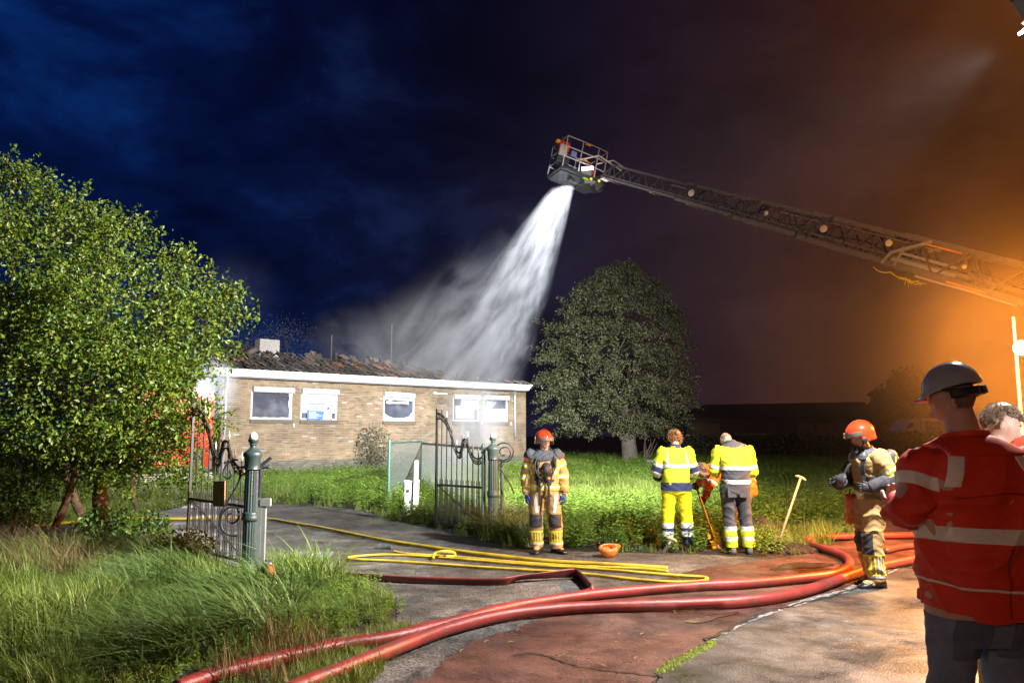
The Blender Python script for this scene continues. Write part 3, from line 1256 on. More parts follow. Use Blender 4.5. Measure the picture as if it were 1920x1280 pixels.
# downpipes
dp = MB()
xp, zt = wallpt(424, 706)
dp.tube([(xp - .05, -.30, fz0 + .02), (xp - .04, -.26, fz0 - .1), (xp - .02, -.16, fz0 - .32), (xp, -.075, fz0 - .5), (xp, -.07, fz0 - .8), (xp, -.07, .1)], .042, 10)
for z in (1.2, 2.4):
    dp.cyl((xp, -.07, z), (xp, -.07, z + .05), .052, n=10)
dp.build('downpipe', M_zinc, house, smooth=True)
dp = MB()
xp, zt = wallpt(964, 733)
xp2, zb = wallpt(965.5, 820)
dp.cyl((xp, -.06, EZ - .1), (xp, -.06, zb), .04, n=10)
dp.build('downpipe', M_zinc, house, smooth=True)

# windows
M_pane = mat('smoky_pane', (0.05, 0.055, 0.075), .12, var=.5, vscale=1.5, spec=.7, alt=(0.12, 0.125, 0.15), altsc=1.1, altpos=(.5, .8))
M_shut = mat('shutter_white', (0.36, 0.37, 0.39), .4, var=.05)
M_rag = mat('scorched_white', (0.34, 0.35, 0.38), .6, var=.3, vscale=9, bump=.02, bscale=12)


def window(i, pane=True):
    x0, x1, z0, z1 = wins[i]
    fw = .055
    wf = MB()
    yy = .055
    wf.bevbox((x0 + fw / 2 + .003, yy, (z0 + z1) / 2), (fw, .07, z1 - z0 - .006), .006)
    wf.bevbox((x1 - fw / 2 - .003, yy, (z0 + z1) / 2), (fw, .07, z1 - z0 - .006), .006)
    wf.bevbox(((x0 + x1) / 2, yy, z0 + fw / 2 + .003), (x1 - x0 - 2 * fw - .01, .07, fw), .006)
    wf.bevbox(((x0 + x1) / 2, yy, z1 - fw / 2 - .003), (x1 - x0 - 2 * fw - .01, .07, fw), .006)
    w_ = wf.build('window', M_white, house)
    p = MB()
    p.box(((x0 + x1) / 2, .075, (z0 + z1) / 2), (x1 - x0 - 2 * fw - .01, .012, z1 - z0 - 2 * fw - .01))
    p.build('pane', M_pane, w_)
    s = MB()
    s.box(((x0 + x1) / 2, -.025, z0 - .07), (x1 - x0 + .06, .09, .13))
    s.build('sill', M_sill, w_)
    bx = WINS_PX[i]
    a, zt = wallpt(bx[4], bx[6], -.14)
    c, zb = wallpt(bx[5], bx[7], -.14)
    q = MB()
    hgt = .19
    ztop = z1 + .12
    prof = [(.0, ztop), (-.10, ztop), (-.145, ztop - .05), (-.145, ztop - .12), (-.11, ztop - hgt), (0, ztop - hgt)]
    q.loft([[Vector((a, y - .008, z)) for y, z in prof], [Vector((c, y - .008, z)) for y, z in prof]])
    if i == 2:
        for v_i, v in enumerate(q.v):
            if v_i >= len(prof):
                q.v[v_i] = (v[0], v[1], v[2] - .04)
    q.build('shutter_box', M_shut, w_)
    return w_, (x0 + fw, x1 - fw, z0 + fw, z1 - fw)


w1, b1 = window(0)
w2, b2 = window(1)
w3, b3 = window(2)
w4, b4 = window(3)
w5, b5 = window(4)
# torn foil edge in first window
r = np.random.default_rng(3)


def rag(parent, pts, y, m=M_rag, th=.01):
    b = MB()
    M_ = Matrix(((1, 0, 0), (0, 0, 1), (0, 1, 0)))
    b.prism([(x, z) for x, z in pts], y, y + th, M_=M_)
    return b.build('torn_foil', m, parent)


def jag(x0, x1, z, amp, n, seed):
    rr = np.random.default_rng(seed)
    return [(x0 + (x1 - x0) * i / n, z + rr.uniform(-amp, amp)) for i in range(n + 1)]


x0, x1, z0, z1 = b1
rag(w1, [(x1, z0)] + [(x, z) for z, x in [(z0, x1 - .03), (z0 + .1, x1 - .05), (z0 + .25, x1 - .03), (z0 + .4, x1 - .07), (z0 + .55, x1 - .09), (z0 + .7, x1 - .05), (z1, x1 - .08)]] + [(x1, z1)], .05)
rag(w1, [(x0, z0), (x1, z0)] + jag(x1, x0, z0 + .025, .015, 9, 4), .05)
# rolled-down shutter of the second window, slat by slat
x0, x1, z0, z1 = wins[1]
zz = z1 - .08
k = 0
while zz > z0 + .27:
    s = MB()
    s.loft([[Vector((x, y, z)) for y, z in ((-.004, zz), (-.016, zz - .012), (-.016, zz - .03), (-.004, zz - .041), (.004, zz - .041), (.004, zz))] for x in (x0 + .01, x1 - .01)])
    s.build('slat', M_shut, w2)
    zz -= .0435
# sign
sx0, sz1 = wallpt(576, 755.5, -.03)
sx1, sz0 = wallpt(621.3, 789.6, -.03)
sg = MB()
sg.box(((sx0 + sx1) / 2, -.05, (sz0 + sz1) / 2), (sx1 - sx0, .02, sz1 - sz0))
sign = empty('estate_sign', (0, 0, 0), 0, 'white and blue letting sign with lettering on the closed window shutter', 'sign')
sign.matrix_world = HMi
sg.build('board', mat('sign_white', (.34, .355, .39), .35), sign)
M_blue = mat('sign_blue', (0.06, 0.13, 0.42), .35)
M_navy = mat('sign_navy', (0.016, 0.010, 0.20), .35)
M_gray = mat('sign_text', (0.07, 0.045, 0.13), .4)
M_lite = mat('sign_lettering', (0.32, 0.37, 0.46), .4)
Mxz = Matrix(((1, 0, 0), (0, 0, 1), (0, 1, 0)))
sw, sh = sx1 - sx0, sz1 - sz0


def sgpoly(name, uv, m, y):
    b = MB()
    b.prism([(sx0 + u * sw, sz0 + v * sh) for u, v in uv], y, y + .003, M_=Mxz)
    return b.build(name, m, sign)


sgpoly('blue_panel', [(0, .1), (.62, .1), (.68, .56), (0, .62)], M_blue, -.064)
sgpoly('bottom_band', [(0, 0), (1, 0), (1, .105), (0, .105)], M_navy, -.0645)
sgpoly('top_rule', [(0.01, .945), (.73, .945), (.73, .99), (.01, .99)], M_blue, -.064)
sgpoly('emblem', [(.76, .70), (.87, .83), (.87, .66)], M_navy, -.064)
for q_ in ([(.88, .84), (.98, .97), (1.0, .93), (.90, .80)], [(.89, .75), (.97, .81), (.96, .76), (.89, .70)], [(.88, .64), (.96, .60), (.98, .64), (.90, .69)]):
    sgpoly('emblem', q_, M_blue, -.064)
text_mesh('lettering', 'Perad&Oostro', .2, M_gray, sign, (sx0 + .03 * sw, -.0655, sz0 + .70 * sh), (R(90), 0, 0), width=.70 * sw)
for k, ww in enumerate((.30, .28, .40, .54, .31, .38)):
    v_ = .505 - .072 * k
    sgpoly('lettering_line', [(.06, v_), (.06 + ww, v_), (.06 + ww, v_ + .038), (.06, v_ + .038)], M_lite, -.0665)
for u0, u1 in ((.04, .09), (.11, .22), (.23, .36), (.42, .46), (.50, .97)):
    sgpoly('lettering_line', [(u0, .035), (u1, .035), (u1, .075), (u0, .075)], M_lite, -.0667)
# third window: crumpled shutter and torn white foil
x0, x1, z0, z1 = b3
rag(w3, jag(x0, x1, z1 - .16, .03, 10, 8) + [(x1, z1), (x0, z1)], .03)
rag(w3, jag(x0 + .06, x1 - .25, z1 - .30, .02, 8, 9) + jag(x1 - .25, x0 + .06, z1 - .20, .02, 8, 10), -.02)
rag(w3, [(x0, z0), (x1, z0), (x1, z0 + .32), (x1 - .08, z0 + .26), (x1 - .16, z0 + .14), (x1 - .4, z0 + .07), (x0 + .5, z0 + .05), (x0 + .25, z0 + .11), (x0 + .08, z0 + .2), (x0, z0 + .3)], .045)
# fourth: pale board and hanging sheet
x0, x1, z0, z1 = b4
rag(w4, [(x0 + .12, z0 + .05), (x0 + .85 * (x1 - x0), z0 + .05), (x0 + .85 * (x1 - x0), z0 + .62), (x0 + .10, z0 + .6)], .04, M_shut)
rag(w4, [(x0 + .35, z1 - .42), (x1 - .05, z1 - .42), (x1 - .03, z1 - .05), (x0 + .4, z1 - .03)], .035, M_rag)
# fifth: lower half covered
x0, x1, z0, z1 = b5
rag(w5, [(x0, z0), (x1, z0)] + jag(x1, x0, z0 + .52, .02, 6, 12), .03, M_shut)
rag(w5, [(x0 + .1, z1 - .35), (x0 + .3, z1 - .42), (x0 + .55, z1 - .28), (x0 + .7, z1 - .1), (x0 + .12, z1 - .06)], .04, mat('smoke_stain', (.2, .21, .23), .8, var=.5, vscale=6))

# small lamp and pipe stub on the wall, vent
xl, zl = wallpt(814, 737)
q = MB()
q.lathe([(.02, 0), (.10, .02), (.11, .06), (.07, .11), (.01, .13)], (xl, -.06, zl - .06), 14, rot=None)
wl = q.build('wall_lamp', M_white, house, smooth=True)
q = MB()
q.box((xl + .38, -.02, zl), (.55, .03, .05))
q.build('lamp_arm', M_white, house)
for (a, b_) in ((549, 797), (957, 794), (903, 792)):
    xx, zz = wallpt(a, b_)
    q = MB()
    q.bevbox((xx, -.05, zz), (.05, .09, .14), .01)
    q.build('wall_fitting', M_white, house)

# ---- burnt roof
M_tile = [mat('tile_sooty', (0.036, 0.031, 0.029), .75, var=.5, vscale=7, bump=.006, bscale=60),
          mat('tile_brown', (0.070, 0.048, 0.037), .8, var=.4, vscale=7, bump=.006, bscale=60),
          mat('tile_orange', (0.15, 0.060, 0.030), .8, var=.4, vscale=7),
          mat('tile_pale', (0.10, 0.088, 0.080), .8, var=.4, vscale=7)]


def tile_mesh(m, k):
    W_, L_, T_ = .27, .37, .024
    n = 8
    vs, fs = [], []
    for j in range(2):
        for i in range(n):
            u = i / (n - 1)
            z = .038 * math.sin(u * 2 * math.pi * .92 + .4)
            for t in (0, 1):
                vs.append((u * W_ - W_ / 2, j * L_, z + (T_ if t else 0)))
    idx = lambda j, i, t: (j * n + i) * 2 + t
    for i in range(n - 1):
        fs.append((idx(0, i, 1), idx(0, i + 1, 1), idx(1, i + 1, 1), idx(1, i, 1)))
        fs.append((idx(0, i, 0), idx(1, i, 0), idx(1, i + 1, 0), idx(0, i + 1, 0)))
        fs.append((idx(0, i, 0), idx(0, i + 1, 0), idx(0, i + 1, 1), idx(0, i, 1)))
        fs.append((idx(1, i, 0), idx(1, i, 1), idx(1, i + 1, 1), idx(1, i + 1, 0)))
    me = bpy.data.meshes.new('roof_tile')
    me.from_pydata(vs, [], fs)
    me.materials.append(m)
    return me


TM = [tile_mesh(m, i) for i, m in enumerate(M_tile)]
r = np.random.default_rng(77)
PITCH = R(27)
ridge_px = lambda x: .74 if x < 5.2 else (.66 if x < 8.3 else max(.10, .66 - (x - 8.3) * .20))


def deck_z(x, y):
    """height of the charred deck above the fascia top"""
    up = min((y + .42), 1.5) * math.tan(PITCH)
    lim = ridge_px(x) - .12
    z = min(up, lim)
    if y > 1.1:
        z -= (y - 1.1) * .35
    return fz1 + z - .03


deck = MB()
nx, ny = 90, 26
vs, fs = [], []
for i in range(nx):
    for j in range(ny):
        x = gx0 + .1 + (gx1 - gx0 - .2) * i / (nx - 1)
        y = -.40 + 7.6 * (j / (ny - 1)) ** 1.5
        vs.append((x, y, max(deck_z(x, y) + r.normal(0, .02 + .03 * (y > .8)) - .02, fz1 - .6)))
for i in range(nx - 1):
    for j in range(ny - 1):
        fs.append((i * ny + j, (i + 1) * ny + j, (i + 1) * ny + j + 1, i * ny + j + 1))
deck.add(vs, fs)
deck.build('roof_deck', M_soot, house)
ntile = 0
x = gx0 + .22
col_i = 0
while x < gx1 - .15:
    rows = 4 if x < 8.6 else (3 if x < 10.0 else (1 if x > 11.2 else 2))
    broken = x > 10.4
    for k in range(rows):
        if r.random() < (.04 if not broken else .45):
            continue
        if x < 1.9 and r.random() < .35:
            continue
        y = -.43 + k * .30 + r.normal(0, .012)
        z = fz1 + (y + .42) * math.tan(PITCH) + .02 + r.normal(0, .008)
        if z > fz1 + ridge_px(x) + .1:
            continue
        ci = r.choice(4, p=[.52, .30, .07, .11]) if not broken else r.choice(4, p=[.3, .3, .35, .05])
        if 4.9 < x < 7.2 and k >= 1:
            ci = r.choice(4, p=[.35, .33, .24, .08])
        wob = .02 if not (3.0 < x < 7.6 and k > 1) else .16
        o = mesh_obj('roof_tile', TM[ci], house, (x + r.normal(0, .008) + (.06 if k % 2 else 0), y, z + .03), (PITCH - R(9) + r.normal(0, wob) * .6, r.normal(0, wob), r.normal(0, wob)))
        ntile += 1
    x += .252
# tossed tiles on the heap
for k in range(56):
    if k < 40:
        x = r.uniform(3.4, 7.8)
        y = r.uniform(.6, 1.4)
        z = fz1 + .52 + r.uniform(0, .30) * math.exp(-((x - 5.6) / 1.8) ** 2) + r.uniform(-.08, .05)
    else:
        x = r.uniform(.1, 2.6)
        y = r.uniform(.2, 1.2)
        z = fz1 + .35 + r.uniform(0, .3)
    ci = r.choice(4, p=[.60, .28, .08, .04])
    mesh_obj('roof_tile', TM[ci], house, (x, y, z), (r.uniform(-.6, 1.2), r.uniform(-.7, .7), r.uniform(-1.2, 1.2)))
    ntile += 1
# rafters and debris
ra = MB()
for k in range(16):
    x = r.uniform(.2, 8.5)
    y = r.uniform(.8, 3.0)
    z = fz1 + r.uniform(.1, .45)
    a = r.uniform(0, 3.14)
    L_ = r.uniform(.5, 1.8)
    b_ = MB()
    b_.box((x, y, z), (L_, .07, .10), (r.normal(0, .2), r.uniform(-.4, .4), a))
    b_.build('rafter', M_soot, house)
db = MB()
for k in range(900):
    x = r.uniform(gx0 + .2, gx1 - .3)
    y = abs(r.normal(0, 1)) * .9 + .45
    lim = ridge_px(x)
    z = min(fz1 + lim + .02, deck_z(x, y) + abs(r.normal(0, .07)) + (.12 if x < 3.2 else 0) * r.random() * 2)
    s = r.uniform(.02, .10)
    bm = bmesh.new()
    bmesh.ops.create_icosphere(bm, subdivisions=1, radius=s)
    for v in bm.verts:
        v.co *= r.uniform(.5, 1.3)
        v.co.z *= .6
    db.bm(bm, (x, y, z), (0, 0, r.uniform(0, 3)))
tag(db.build('roof_rubble', mat('rubble', (0.035, 0.030, 0.027), .9, island=.6, var=.3), house), 'charred rubble on the collapsed roof', kind='stuff')
# left charred heap with snapped battens
hb = MB()
for k in range(260):
    x = abs(r.normal(0, 1.0)) + .1
    y = r.uniform(.6, 2.2)
    z = fz1 + .3 + r.uniform(0, .75) * math.exp(-((x - .9) / 1.0) ** 2)
    hb.box((x, y, z), (r.uniform(.1, .6), r.uniform(.02, .08), r.uniform(.02, .05)), (r.uniform(-.6, .6), r.uniform(-.7, .7), r.uniform(0, 3.1)))
tag(hb.build('burnt_battens', M_soot, house), 'snapped burnt battens heaped at the left roof end', kind='stuff')

# plastered chimney and bare poles behind the roof
q = MB()
c0 = HMinv @ P(484, 657, 30.5)
c1 = HMinv @ P(518, 639, 31.2)
q.bevbox(((c0.x + c1.x) / 2, (c0.y + c1.y) / 2, c1.z - .75), (abs(c1.x - c0.x) + .0, .5, 1.5), .01)
q.build('chimney', mat('old_plaster', (0.25, 0.23, 0.22), .9, var=.3, vscale=20, bump=.01, bscale=60), house)
for (px_, t_, b_, w_, nm) in ((617, 628, 680, .022, 'thin bare pole standing behind the middle of the burnt roof'), (731, 606, 685, .022, 'thin bare pole left of the water spray behind the roof')):
    base_ = P(px_, 812, 42)
    q = MB()
    q.cyl((0, 0, 0), (0.0, 0, P(px_, t_, 42).z), .045, .035, n=8)
    o = q.build('pole', mat('pole_wood', (.10, .08, .07), .9), loc=(base_.x, 42, 0))
    tag(o, nm, 'pole')
# ================================================================ TREES
M_bark = mat('bark', (0.075, 0.055, 0.042), .9, var=.45, vscale=10, bump=.03, bscale=25)
M_bark_red = mat('bark_reddish', (0.11, 0.062, 0.040), .9, var=.5, vscale=9, bump=.03, bscale=22)


def leaves_np(centers, normals, L, Wr, r, droop=.3):
    """n pointed leaves (2 tris per half) as arrays"""
    n = len(centers)
    d = r.normal(0, 1, (n, 3))
    d[:, 2] -= droop
    d += normals * .5
    d /= np.linalg.norm(d, axis=1)[:, None] + 1e-9
    up = r.normal(0, 1, (n, 3)) + normals * .7
    up[:, 2] += .5
    s = np.cross(d, up)
    s /= np.linalg.norm(s, axis=1)[:, None] + 1e-9
    u = np.cross(s, d)
    Ls = L[:, None]
    Ws = (L * Wr)[:, None]
    p0 = centers
    p1 = centers + d * Ls * .45 + s * Ws * .5 + u * Ws * .22
    p2 = centers + d * Ls - u * Ls * .12
    p3 = centers + d * Ls * .45 - s * Ws * .5 + u * Ws * .22
    V = np.stack([p0, p1, p2, p3], 1).reshape(-1, 3)
    b = np.arange(n)[:, None] * 4
    T = np.concatenate([b + [0, 1, 2], b + [0, 2, 3]], 0)
    return V, T


def branch(b, p0, p1, r0, r1, r, sag=.1, k=6, n=7):
    p0, p1 = Vector(p0), Vector(p1)
    L_ = (p1 - p0).length
    pts = []
    off = Vector((r.normal(0, .08), r.normal(0, .08), r.normal(0, .05))) * L_
    for i in range(k + 1):
        t = i / k
        pts.append(p0.lerp(p1, t) + off * math.sin(math.pi * t) + Vector((r.normal(0, .012), r.normal(0, .012), 0)) * L_)
    b.tube(pts, [r0 + (r1 - r0) * i / k for i in range(k + 1)], n)
    return pts


# ---- big fruit tree on the left
r = np.random.default_rng(21)
TD = 11.6
blobs = [(20, 395, 95, 0), (110, 430, 85, .4), (60, 520, 150, -.6), (205, 470, 85, .2), (300, 530, 75, .5), (200, 600, 140, -.8), (325, 620, 95, 0),
         (385, 590, 48, .3), (412, 565, 38, .6), (350, 500, 34, .8), (425, 612, 36, .4), (120, 720, 140, -.9), (270, 740, 115, -.5), (345, 790, 75, .2), (20, 680, 140, .5),
         (350, 690, 58, .3), (400, 650, 38, .5), (60, 830, 100, .6), (230, 850, 70, .0), (320, 860, 55, .2), (160, 870, 60, .8), (-60, 600, 200, 0), (-60, 800, 150, .5), (15, 325, 38, .2), (452, 592, 20, .4), (440, 548, 18, .5), (345, 800, 36, .5), (340, 745, 45, .5), (345, 885, 38, .6), (285, 800, 55, .5), (320, 850, 45, .5), (260, 850, 55, .3), (270, 660, 90, -.2), (120, 600, 110, -.9)]
cen, nor, siz = [], [], []
trunk_base = G(185, 1004)
tree = empty('fruit_tree', trunk_base, 0, 'big leafy fruit tree filling the left side beside the iron gate', 'tree')
tips = []
for (bx, by, br, dz) in blobs:
    c = np.array(P(bx, by, TD + dz))
    R_ = br / F * (TD + dz)
    n = int(3300 * (br / 100) ** 2) + 80
    # sprays: leaves grouped along short twigs that radiate from the blob
    nt = max(12, n // 16)
    dirs = r.normal(0, 1, (nt, 3))
    dirs[:, 2] += .15
    dirs /= np.linalg.norm(dirs, axis=1)[:, None]
    rad = R_ * (.55 + .5 * r.random(nt) ** .6)
    q = c + dirs * rad[:, None] * np.array([1, .85, .95])
    for k in range(nt):
        m_ = 16
        tdir = dirs[k] + r.normal(0, .5, 3)
        tdir[2] += .1
        tdir /= np.linalg.norm(tdir)
        tl = .30 + .22 * r.random()
        ts = r.random(m_)
        cc = q[k] + tdir * (ts[:, None] - .5) * tl + r.normal(0, .035, (m_, 3))
        cen.append(cc)
        nor.append(np.repeat(tdir[None], m_, 0))
        siz.append(r.uniform(.045, .085, m_))
    tips.append((c, R_))
# long shoots that break the outline
for (ax, ay, bx, by) in ((330, 520, 362, 452), (390, 560, 395, 485), (420, 560, 462, 520), (440, 620, 484, 602), (200, 430, 232, 385), (140, 400, 165, 340), (30, 340, 62, 318), (40, 360, 58, 300),
                         (5, 320, 0, 290), (270, 470, 300, 430), (300, 480, 345, 470), (430, 640, 462, 672), (400, 640, 440, 690), (120, 390, 100, 345), (235, 430, 270, 405), (405, 600, 350, 470), (380, 700, 410, 735), (310, 850, 340, 905), (230, 880, 250, 930)):
    a, b_ = np.array(P(ax, ay, TD + .3)), np.array(P(bx, by, TD + .3))
    m_ = 46
    ts = r.random(m_)
    cc = a + (b_ - a) * ts[:, None] + r.normal(0, .035, (m_, 3))
    cen.append(cc)
    nor.append(np.repeat(((b_ - a) / np.linalg.norm(b_ - a))[None], m_, 0))
    siz.append(r.uniform(.05, .085, m_))
cen, nor, siz = np.concatenate(cen), np.concatenate(nor), np.concatenate(siz)
ok = r.random(len(cen)) < .30 + .9 * vnoise(cen[:, 0] * 1.1 + cen[:, 1] * .7, cen[:, 2] * 1.1, 1.6, 31) ** .8
# the work light shines through a gap at the crown's right edge
fd_ = np.array(FLOOD) - np.array([0, 0, CAMH])
fd_ /= np.linalg.norm(fd_)
rel = cen - np.array([0, 0, CAMH])
off_ = np.linalg.norm(rel - (rel @ fd_)[:, None] * fd_, axis=1)
ok &= off_ > .16
cen, nor, siz = cen[ok], nor[ok], siz[ok]
V, T = leaves_np(cen, nor, siz, .55, r, .25)
o_ = np.array(trunk_base)
M_leaf = leaf_mat('fruit_leaf', (0.035, 0.080, 0.008), (0.085, 0.145, 0.012), (0.19, 0.225, 0.025), .42, .30, obj_rand=False, spec=.5)
print('left tree leaves', len(cen))
mesh_obj('crown', np_mesh('crown', V - o_, T, M_leaf), tree)
tb = MB()
r2 = np.random.default_rng(5)
fork = Vector((.05, .1, 1.35))
b_ = MB()
b_.tube([(0, 0, -.05), (.03, 0, .25), (-.05, .03, .7), (.0, .05, 1.1), tuple(fork)], [.17, .13, .115, .12, .10], 12)
b_.build('trunk', M_bark_red, tree, smooth=True)
for (c, R_) in tips:
    if c[0] < o_[0] - 3.5:
        continue
    e = Vector(c - o_)
    b_ = MB()
    st = fork if e.z > 2.2 else Vector((0, .05, 1.1))
    branch(b_, st, e, .055, .012, r2)
    b_.build('limb', M_bark_red, tree, smooth=True)

# second and third stems of the hedge-like row behind it
for k, (px_, py_, h_, rr_, lab) in enumerate(((130, 985, 2.3, .085, 'reddish slim trunk just left of the fruit tree trunk'), (62, 1000, 2.4, .07, 'dark slim trunk at the far left under the leaves'), (230, 968, 2.2, .055, 'thin dark stem just right of the fruit tree trunk'))):
    g = G(px_, py_)
    g.y += .6
    t_ = empty('small_tree', g, 0, lab, 'tree', 'slim trunks under the big crown')
    b_ = MB()
    branch(b_, (0, 0, -.05), (r2.normal(0, .15), .1, h_), rr_, rr_ * .6, r2, n=9)
    b_.build('trunk', M_bark_red, t_, smooth=True)
    n = 700
    c_ = np.array([r2.normal(0, .4, n), r2.normal(.2, .35, n), h_ + r2.normal(-.3, .45, n)]).T
    V, T = leaves_np(c_, np.zeros((n, 3)), r2.uniform(.045, .08, n), .55, r2)
    mesh_obj('crown', np_mesh('crown', V, T, M_leaf), t_)
    for q in range(4):
        b_ = MB()
        branch(b_, (0, 0, h_ * .6), (r2.normal(0, .5), r2.normal(0, .4), h_ + .2), .03, .01, r2, n=5)
        b_.build('limb', M_bark_red, t_, smooth=True)


def shrub(name, loc, label, cat, n, rx, rz, leafL, m, seed, group=None, stems=5, m_stem=None):
    r = np.random.default_rng(seed)
    t_ = empty(name, loc, 0, label, cat, group)
    d = r.normal(0, 1, (n, 3))
    d /= np.linalg.norm(d, axis=1)[:, None]
    q = d * (r.random(n)[:, None] ** .4) * np.array([rx, rx * .8, rz]) + np.array([0, 0, rz * .95])
    q[:, 2] = np.maximum(q[:, 2], .02)
    k = r.random(n) < .35 + vnoise(q[:, 0] * 3, q[:, 2] * 3, 1.2, seed)
    q, d = q[k], d[k]
    V, T = leaves_np(q, d, r.uniform(*leafL, len(q)), .55, r)
    mesh_obj('crown', np_mesh('crown', V, T, m), t_)
    for i in range(stems):
        b_ = MB()
        branch(b_, (r.normal(0, rx * .1), 0, -.03), (r.normal(0, rx * .5), r.normal(0, rx * .3), rz * 1.5), .015 + rx * .01, .004, r, n=5)
        b_.build('stem', m_stem or M_bark, t_)
    return t_


M_low = leaf_mat('shrub_leaf', (0.035, 0.09, 0.012), (0.08, 0.15, 0.02), (0.15, 0.22, 0.04), .4, .3, obj_rand=False)
M_dry = leaf_mat('dry_shrub_leaf', (0.10, 0.075, 0.03), (0.15, 0.12, 0.05), (0.10, 0.12, 0.03), .6, .3, obj_rand=False)
shrub('bush', G(205, 1035), 'low bright green bush at the foot of the fruit tree trunk', 'bush', 1500, .5, .34, (.05, .09), M_low, 3)
shrub('bush', G(345, 1062), 'brownish dry bush below the left gate leaf', 'bush', 1600, .42, .26, (.03, .06), M_dry, 4)
shrub('bush', G(280, 1015), 'small light green bush between trunk and left gate', 'bush', 800, .32, .24, (.05, .09), M_low, 5)
shrub('bush', G(20, 1010), 'dark bush at the far left edge under the crown', 'bush', 1600, .7, .5, (.05, .08), M_low, 6)
# bush and climber by the house wall
hb_ = HMi @ Vector((wallpt(688, 800)[0], -.6, 0))
shrub('bush', hb_, 'greyish climbing bush against the brick wall between the windows', 'bush', 1500, .75, 1.1, (.06, .10), leaf_mat('grey_leaf', (.05, .065, .03), (.075, .09, .045), (.10, .10, .06), .6, .3, obj_rand=False), 8)
shrub('bush', G(742, 925) + Vector((.1, 1.2, 0)), 'bluish green bush growing through the chain-link fence', 'bush', 1500, .6, .62, (.05, .08), M_low, 9)

# ---- round tree at centre right
r = np.random.default_rng(51)
DT = 40.0
rb = P(1180, 812, DT)
rb.z = 0
rt = empty('broadleaf_tree', rb, 0, 'broad round-crowned tree standing right of the house', 'tree')
prof = [(860, 1075, 1185), (840, 1030, 1290), (800, 1010, 1296), (760, 1003, 1303), (700, 1004, 1302), (650, 1008, 1300), (600, 1022, 1285), (560, 1045, 1262), (530, 1085, 1238), (505, 1120, 1215), (495, 1150, 1190)]
py_s = np.array([p[0] for p in prof][::-1], float)
xl_s = np.array([p[1] for p in prof][::-1], float)
xr_s = np.array([p[2] for p in prof][::-1], float)
cl = 620
C, N_, S_ = [], [], []
for k in range(cl):
    py = 497 + 312 * r.random() ** .85
    xl, xr = np.interp(py, py_s, xl_s), np.interp(py, py_s, xr_s)
    half = (xr - xl) / 2 / F * DT
    cx = (xl + xr) / 2
    a = r.uniform(0, 2 * math.pi)
    q = (.35 + .62 * r.random() ** .55)
    base_ = P(cx, py, DT)
    c = np.array([base_.x + half * q * math.cos(a), DT + half * q * math.sin(a), base_.z])
    outd = np.array([math.cos(a), math.sin(a), -.25])
    n = 74
    ln = r.uniform(.5, 1.0)
    ts = r.random(n)
    cc = c + outd * (ts[:, None] - .6) * ln + r.normal(0, 1, (n, 3)) * np.array([.18, .18, .10]) * (1.2 - ts[:, None] * .6)
    cc[:, 2] -= ts * ts * .25
    C.append(cc)
    N_.append(np.repeat(outd[None], n, 0))
    S_.append(r.uniform(.10, .17, n))
C, N_, S_ = np.concatenate(C), np.concatenate(N_), np.concatenate(S_)
# pointed tufts on the outline
for (x_, y_) in ((1120, 510), (1008, 600), (1000, 650), (1003, 720), (1085, 535), (1160, 497), (1290, 690), (1010, 790), (1050, 560), (1235, 540), (1265, 590), (1145, 500), (1190, 500)):
    c = np.array(P(x_, y_, DT))
    n = 60
    outd = c - np.array([rb.x, DT, 5.5])
    outd /= np.linalg.norm(outd)
    ts = r.random(n)
    cc = c + outd * (ts[:, None] - .8) * .9 + r.normal(0, .09, (n, 3))
    C = np.concatenate([C, cc])
    N_ = np.concatenate([N_, np.repeat(outd[None], n, 0)])
    S_ = np.concatenate([S_, r.uniform(.09, .15, n)])
V, T = leaves_np(C, N_, S_, .55, r, .5)
M_leaf2 = leaf_mat('lime_leaf', (0.060, 0.072, 0.030), (0.095, 0.105, 0.045), (0.15, 0.145, 0.07), .45, .25, obj_rand=False)
mesh_obj('crown', np_mesh('crown', V - np.array(rb), T, M_leaf2), rt)
b_ = MB()
b_.tube([(0, 0, -.1), (0, 0, .15), (.02, 0, .5), (-.05, 0, 1.2), (0, 0, 2.4), (.1, 0, 5)], [.62, .50, .42, .38, .33, .16], 14)
b_.build('trunk', mat('pale_bark', (0.12, 0.105, 0.085), .9, var=.4, vscale=5, bump=.05, bscale=12), rt, smooth=True)
for k in range(14):
    a = r.uniform(0, 6.28)
    b_ = MB()
    branch(b_, (0, 0, r.uniform(1.0, 3.5)), (2.9 * math.cos(a), 2.9 * math.sin(a), r.uniform(2.2, 7)), .12, .03, r)
    b_.build('limb', M_bark, rt, smooth=True)
for k in range(7):
    b_ = MB()
    branch(b_, (r.uniform(.3, .9), r.normal(0, .2), -.02), (r.uniform(.5, 1.5), r.normal(0, .3), r.uniform(1.2, 2.0)), .035, .012, r, n=5)
    b_.build('sucker', mat('sucker_bark', (.11, .08, .065), .9), rt)
# white bird box on the ground right of the trunk
bb_ = P(1219, 866, 36)
bb_.z = 0
bx = empty('planter_box', bb_, .2, 'small white box with a dark opening on the grass right of the round tree', 'box')
q = MB()
q.bevbox((0, 0, .22), (.34, .28, .44), .01)
q.build('box_body', M_white, bx)
q = MB()
q.bevbox((0, 0, .455), (.42, .36, .03), .008)
q.build('lid', M_white, bx)
q = MB()
q.cyl((0, -.142, .28), (0, -.15, .28), .05, n=14)
q.build('hole', M_dark, bx)

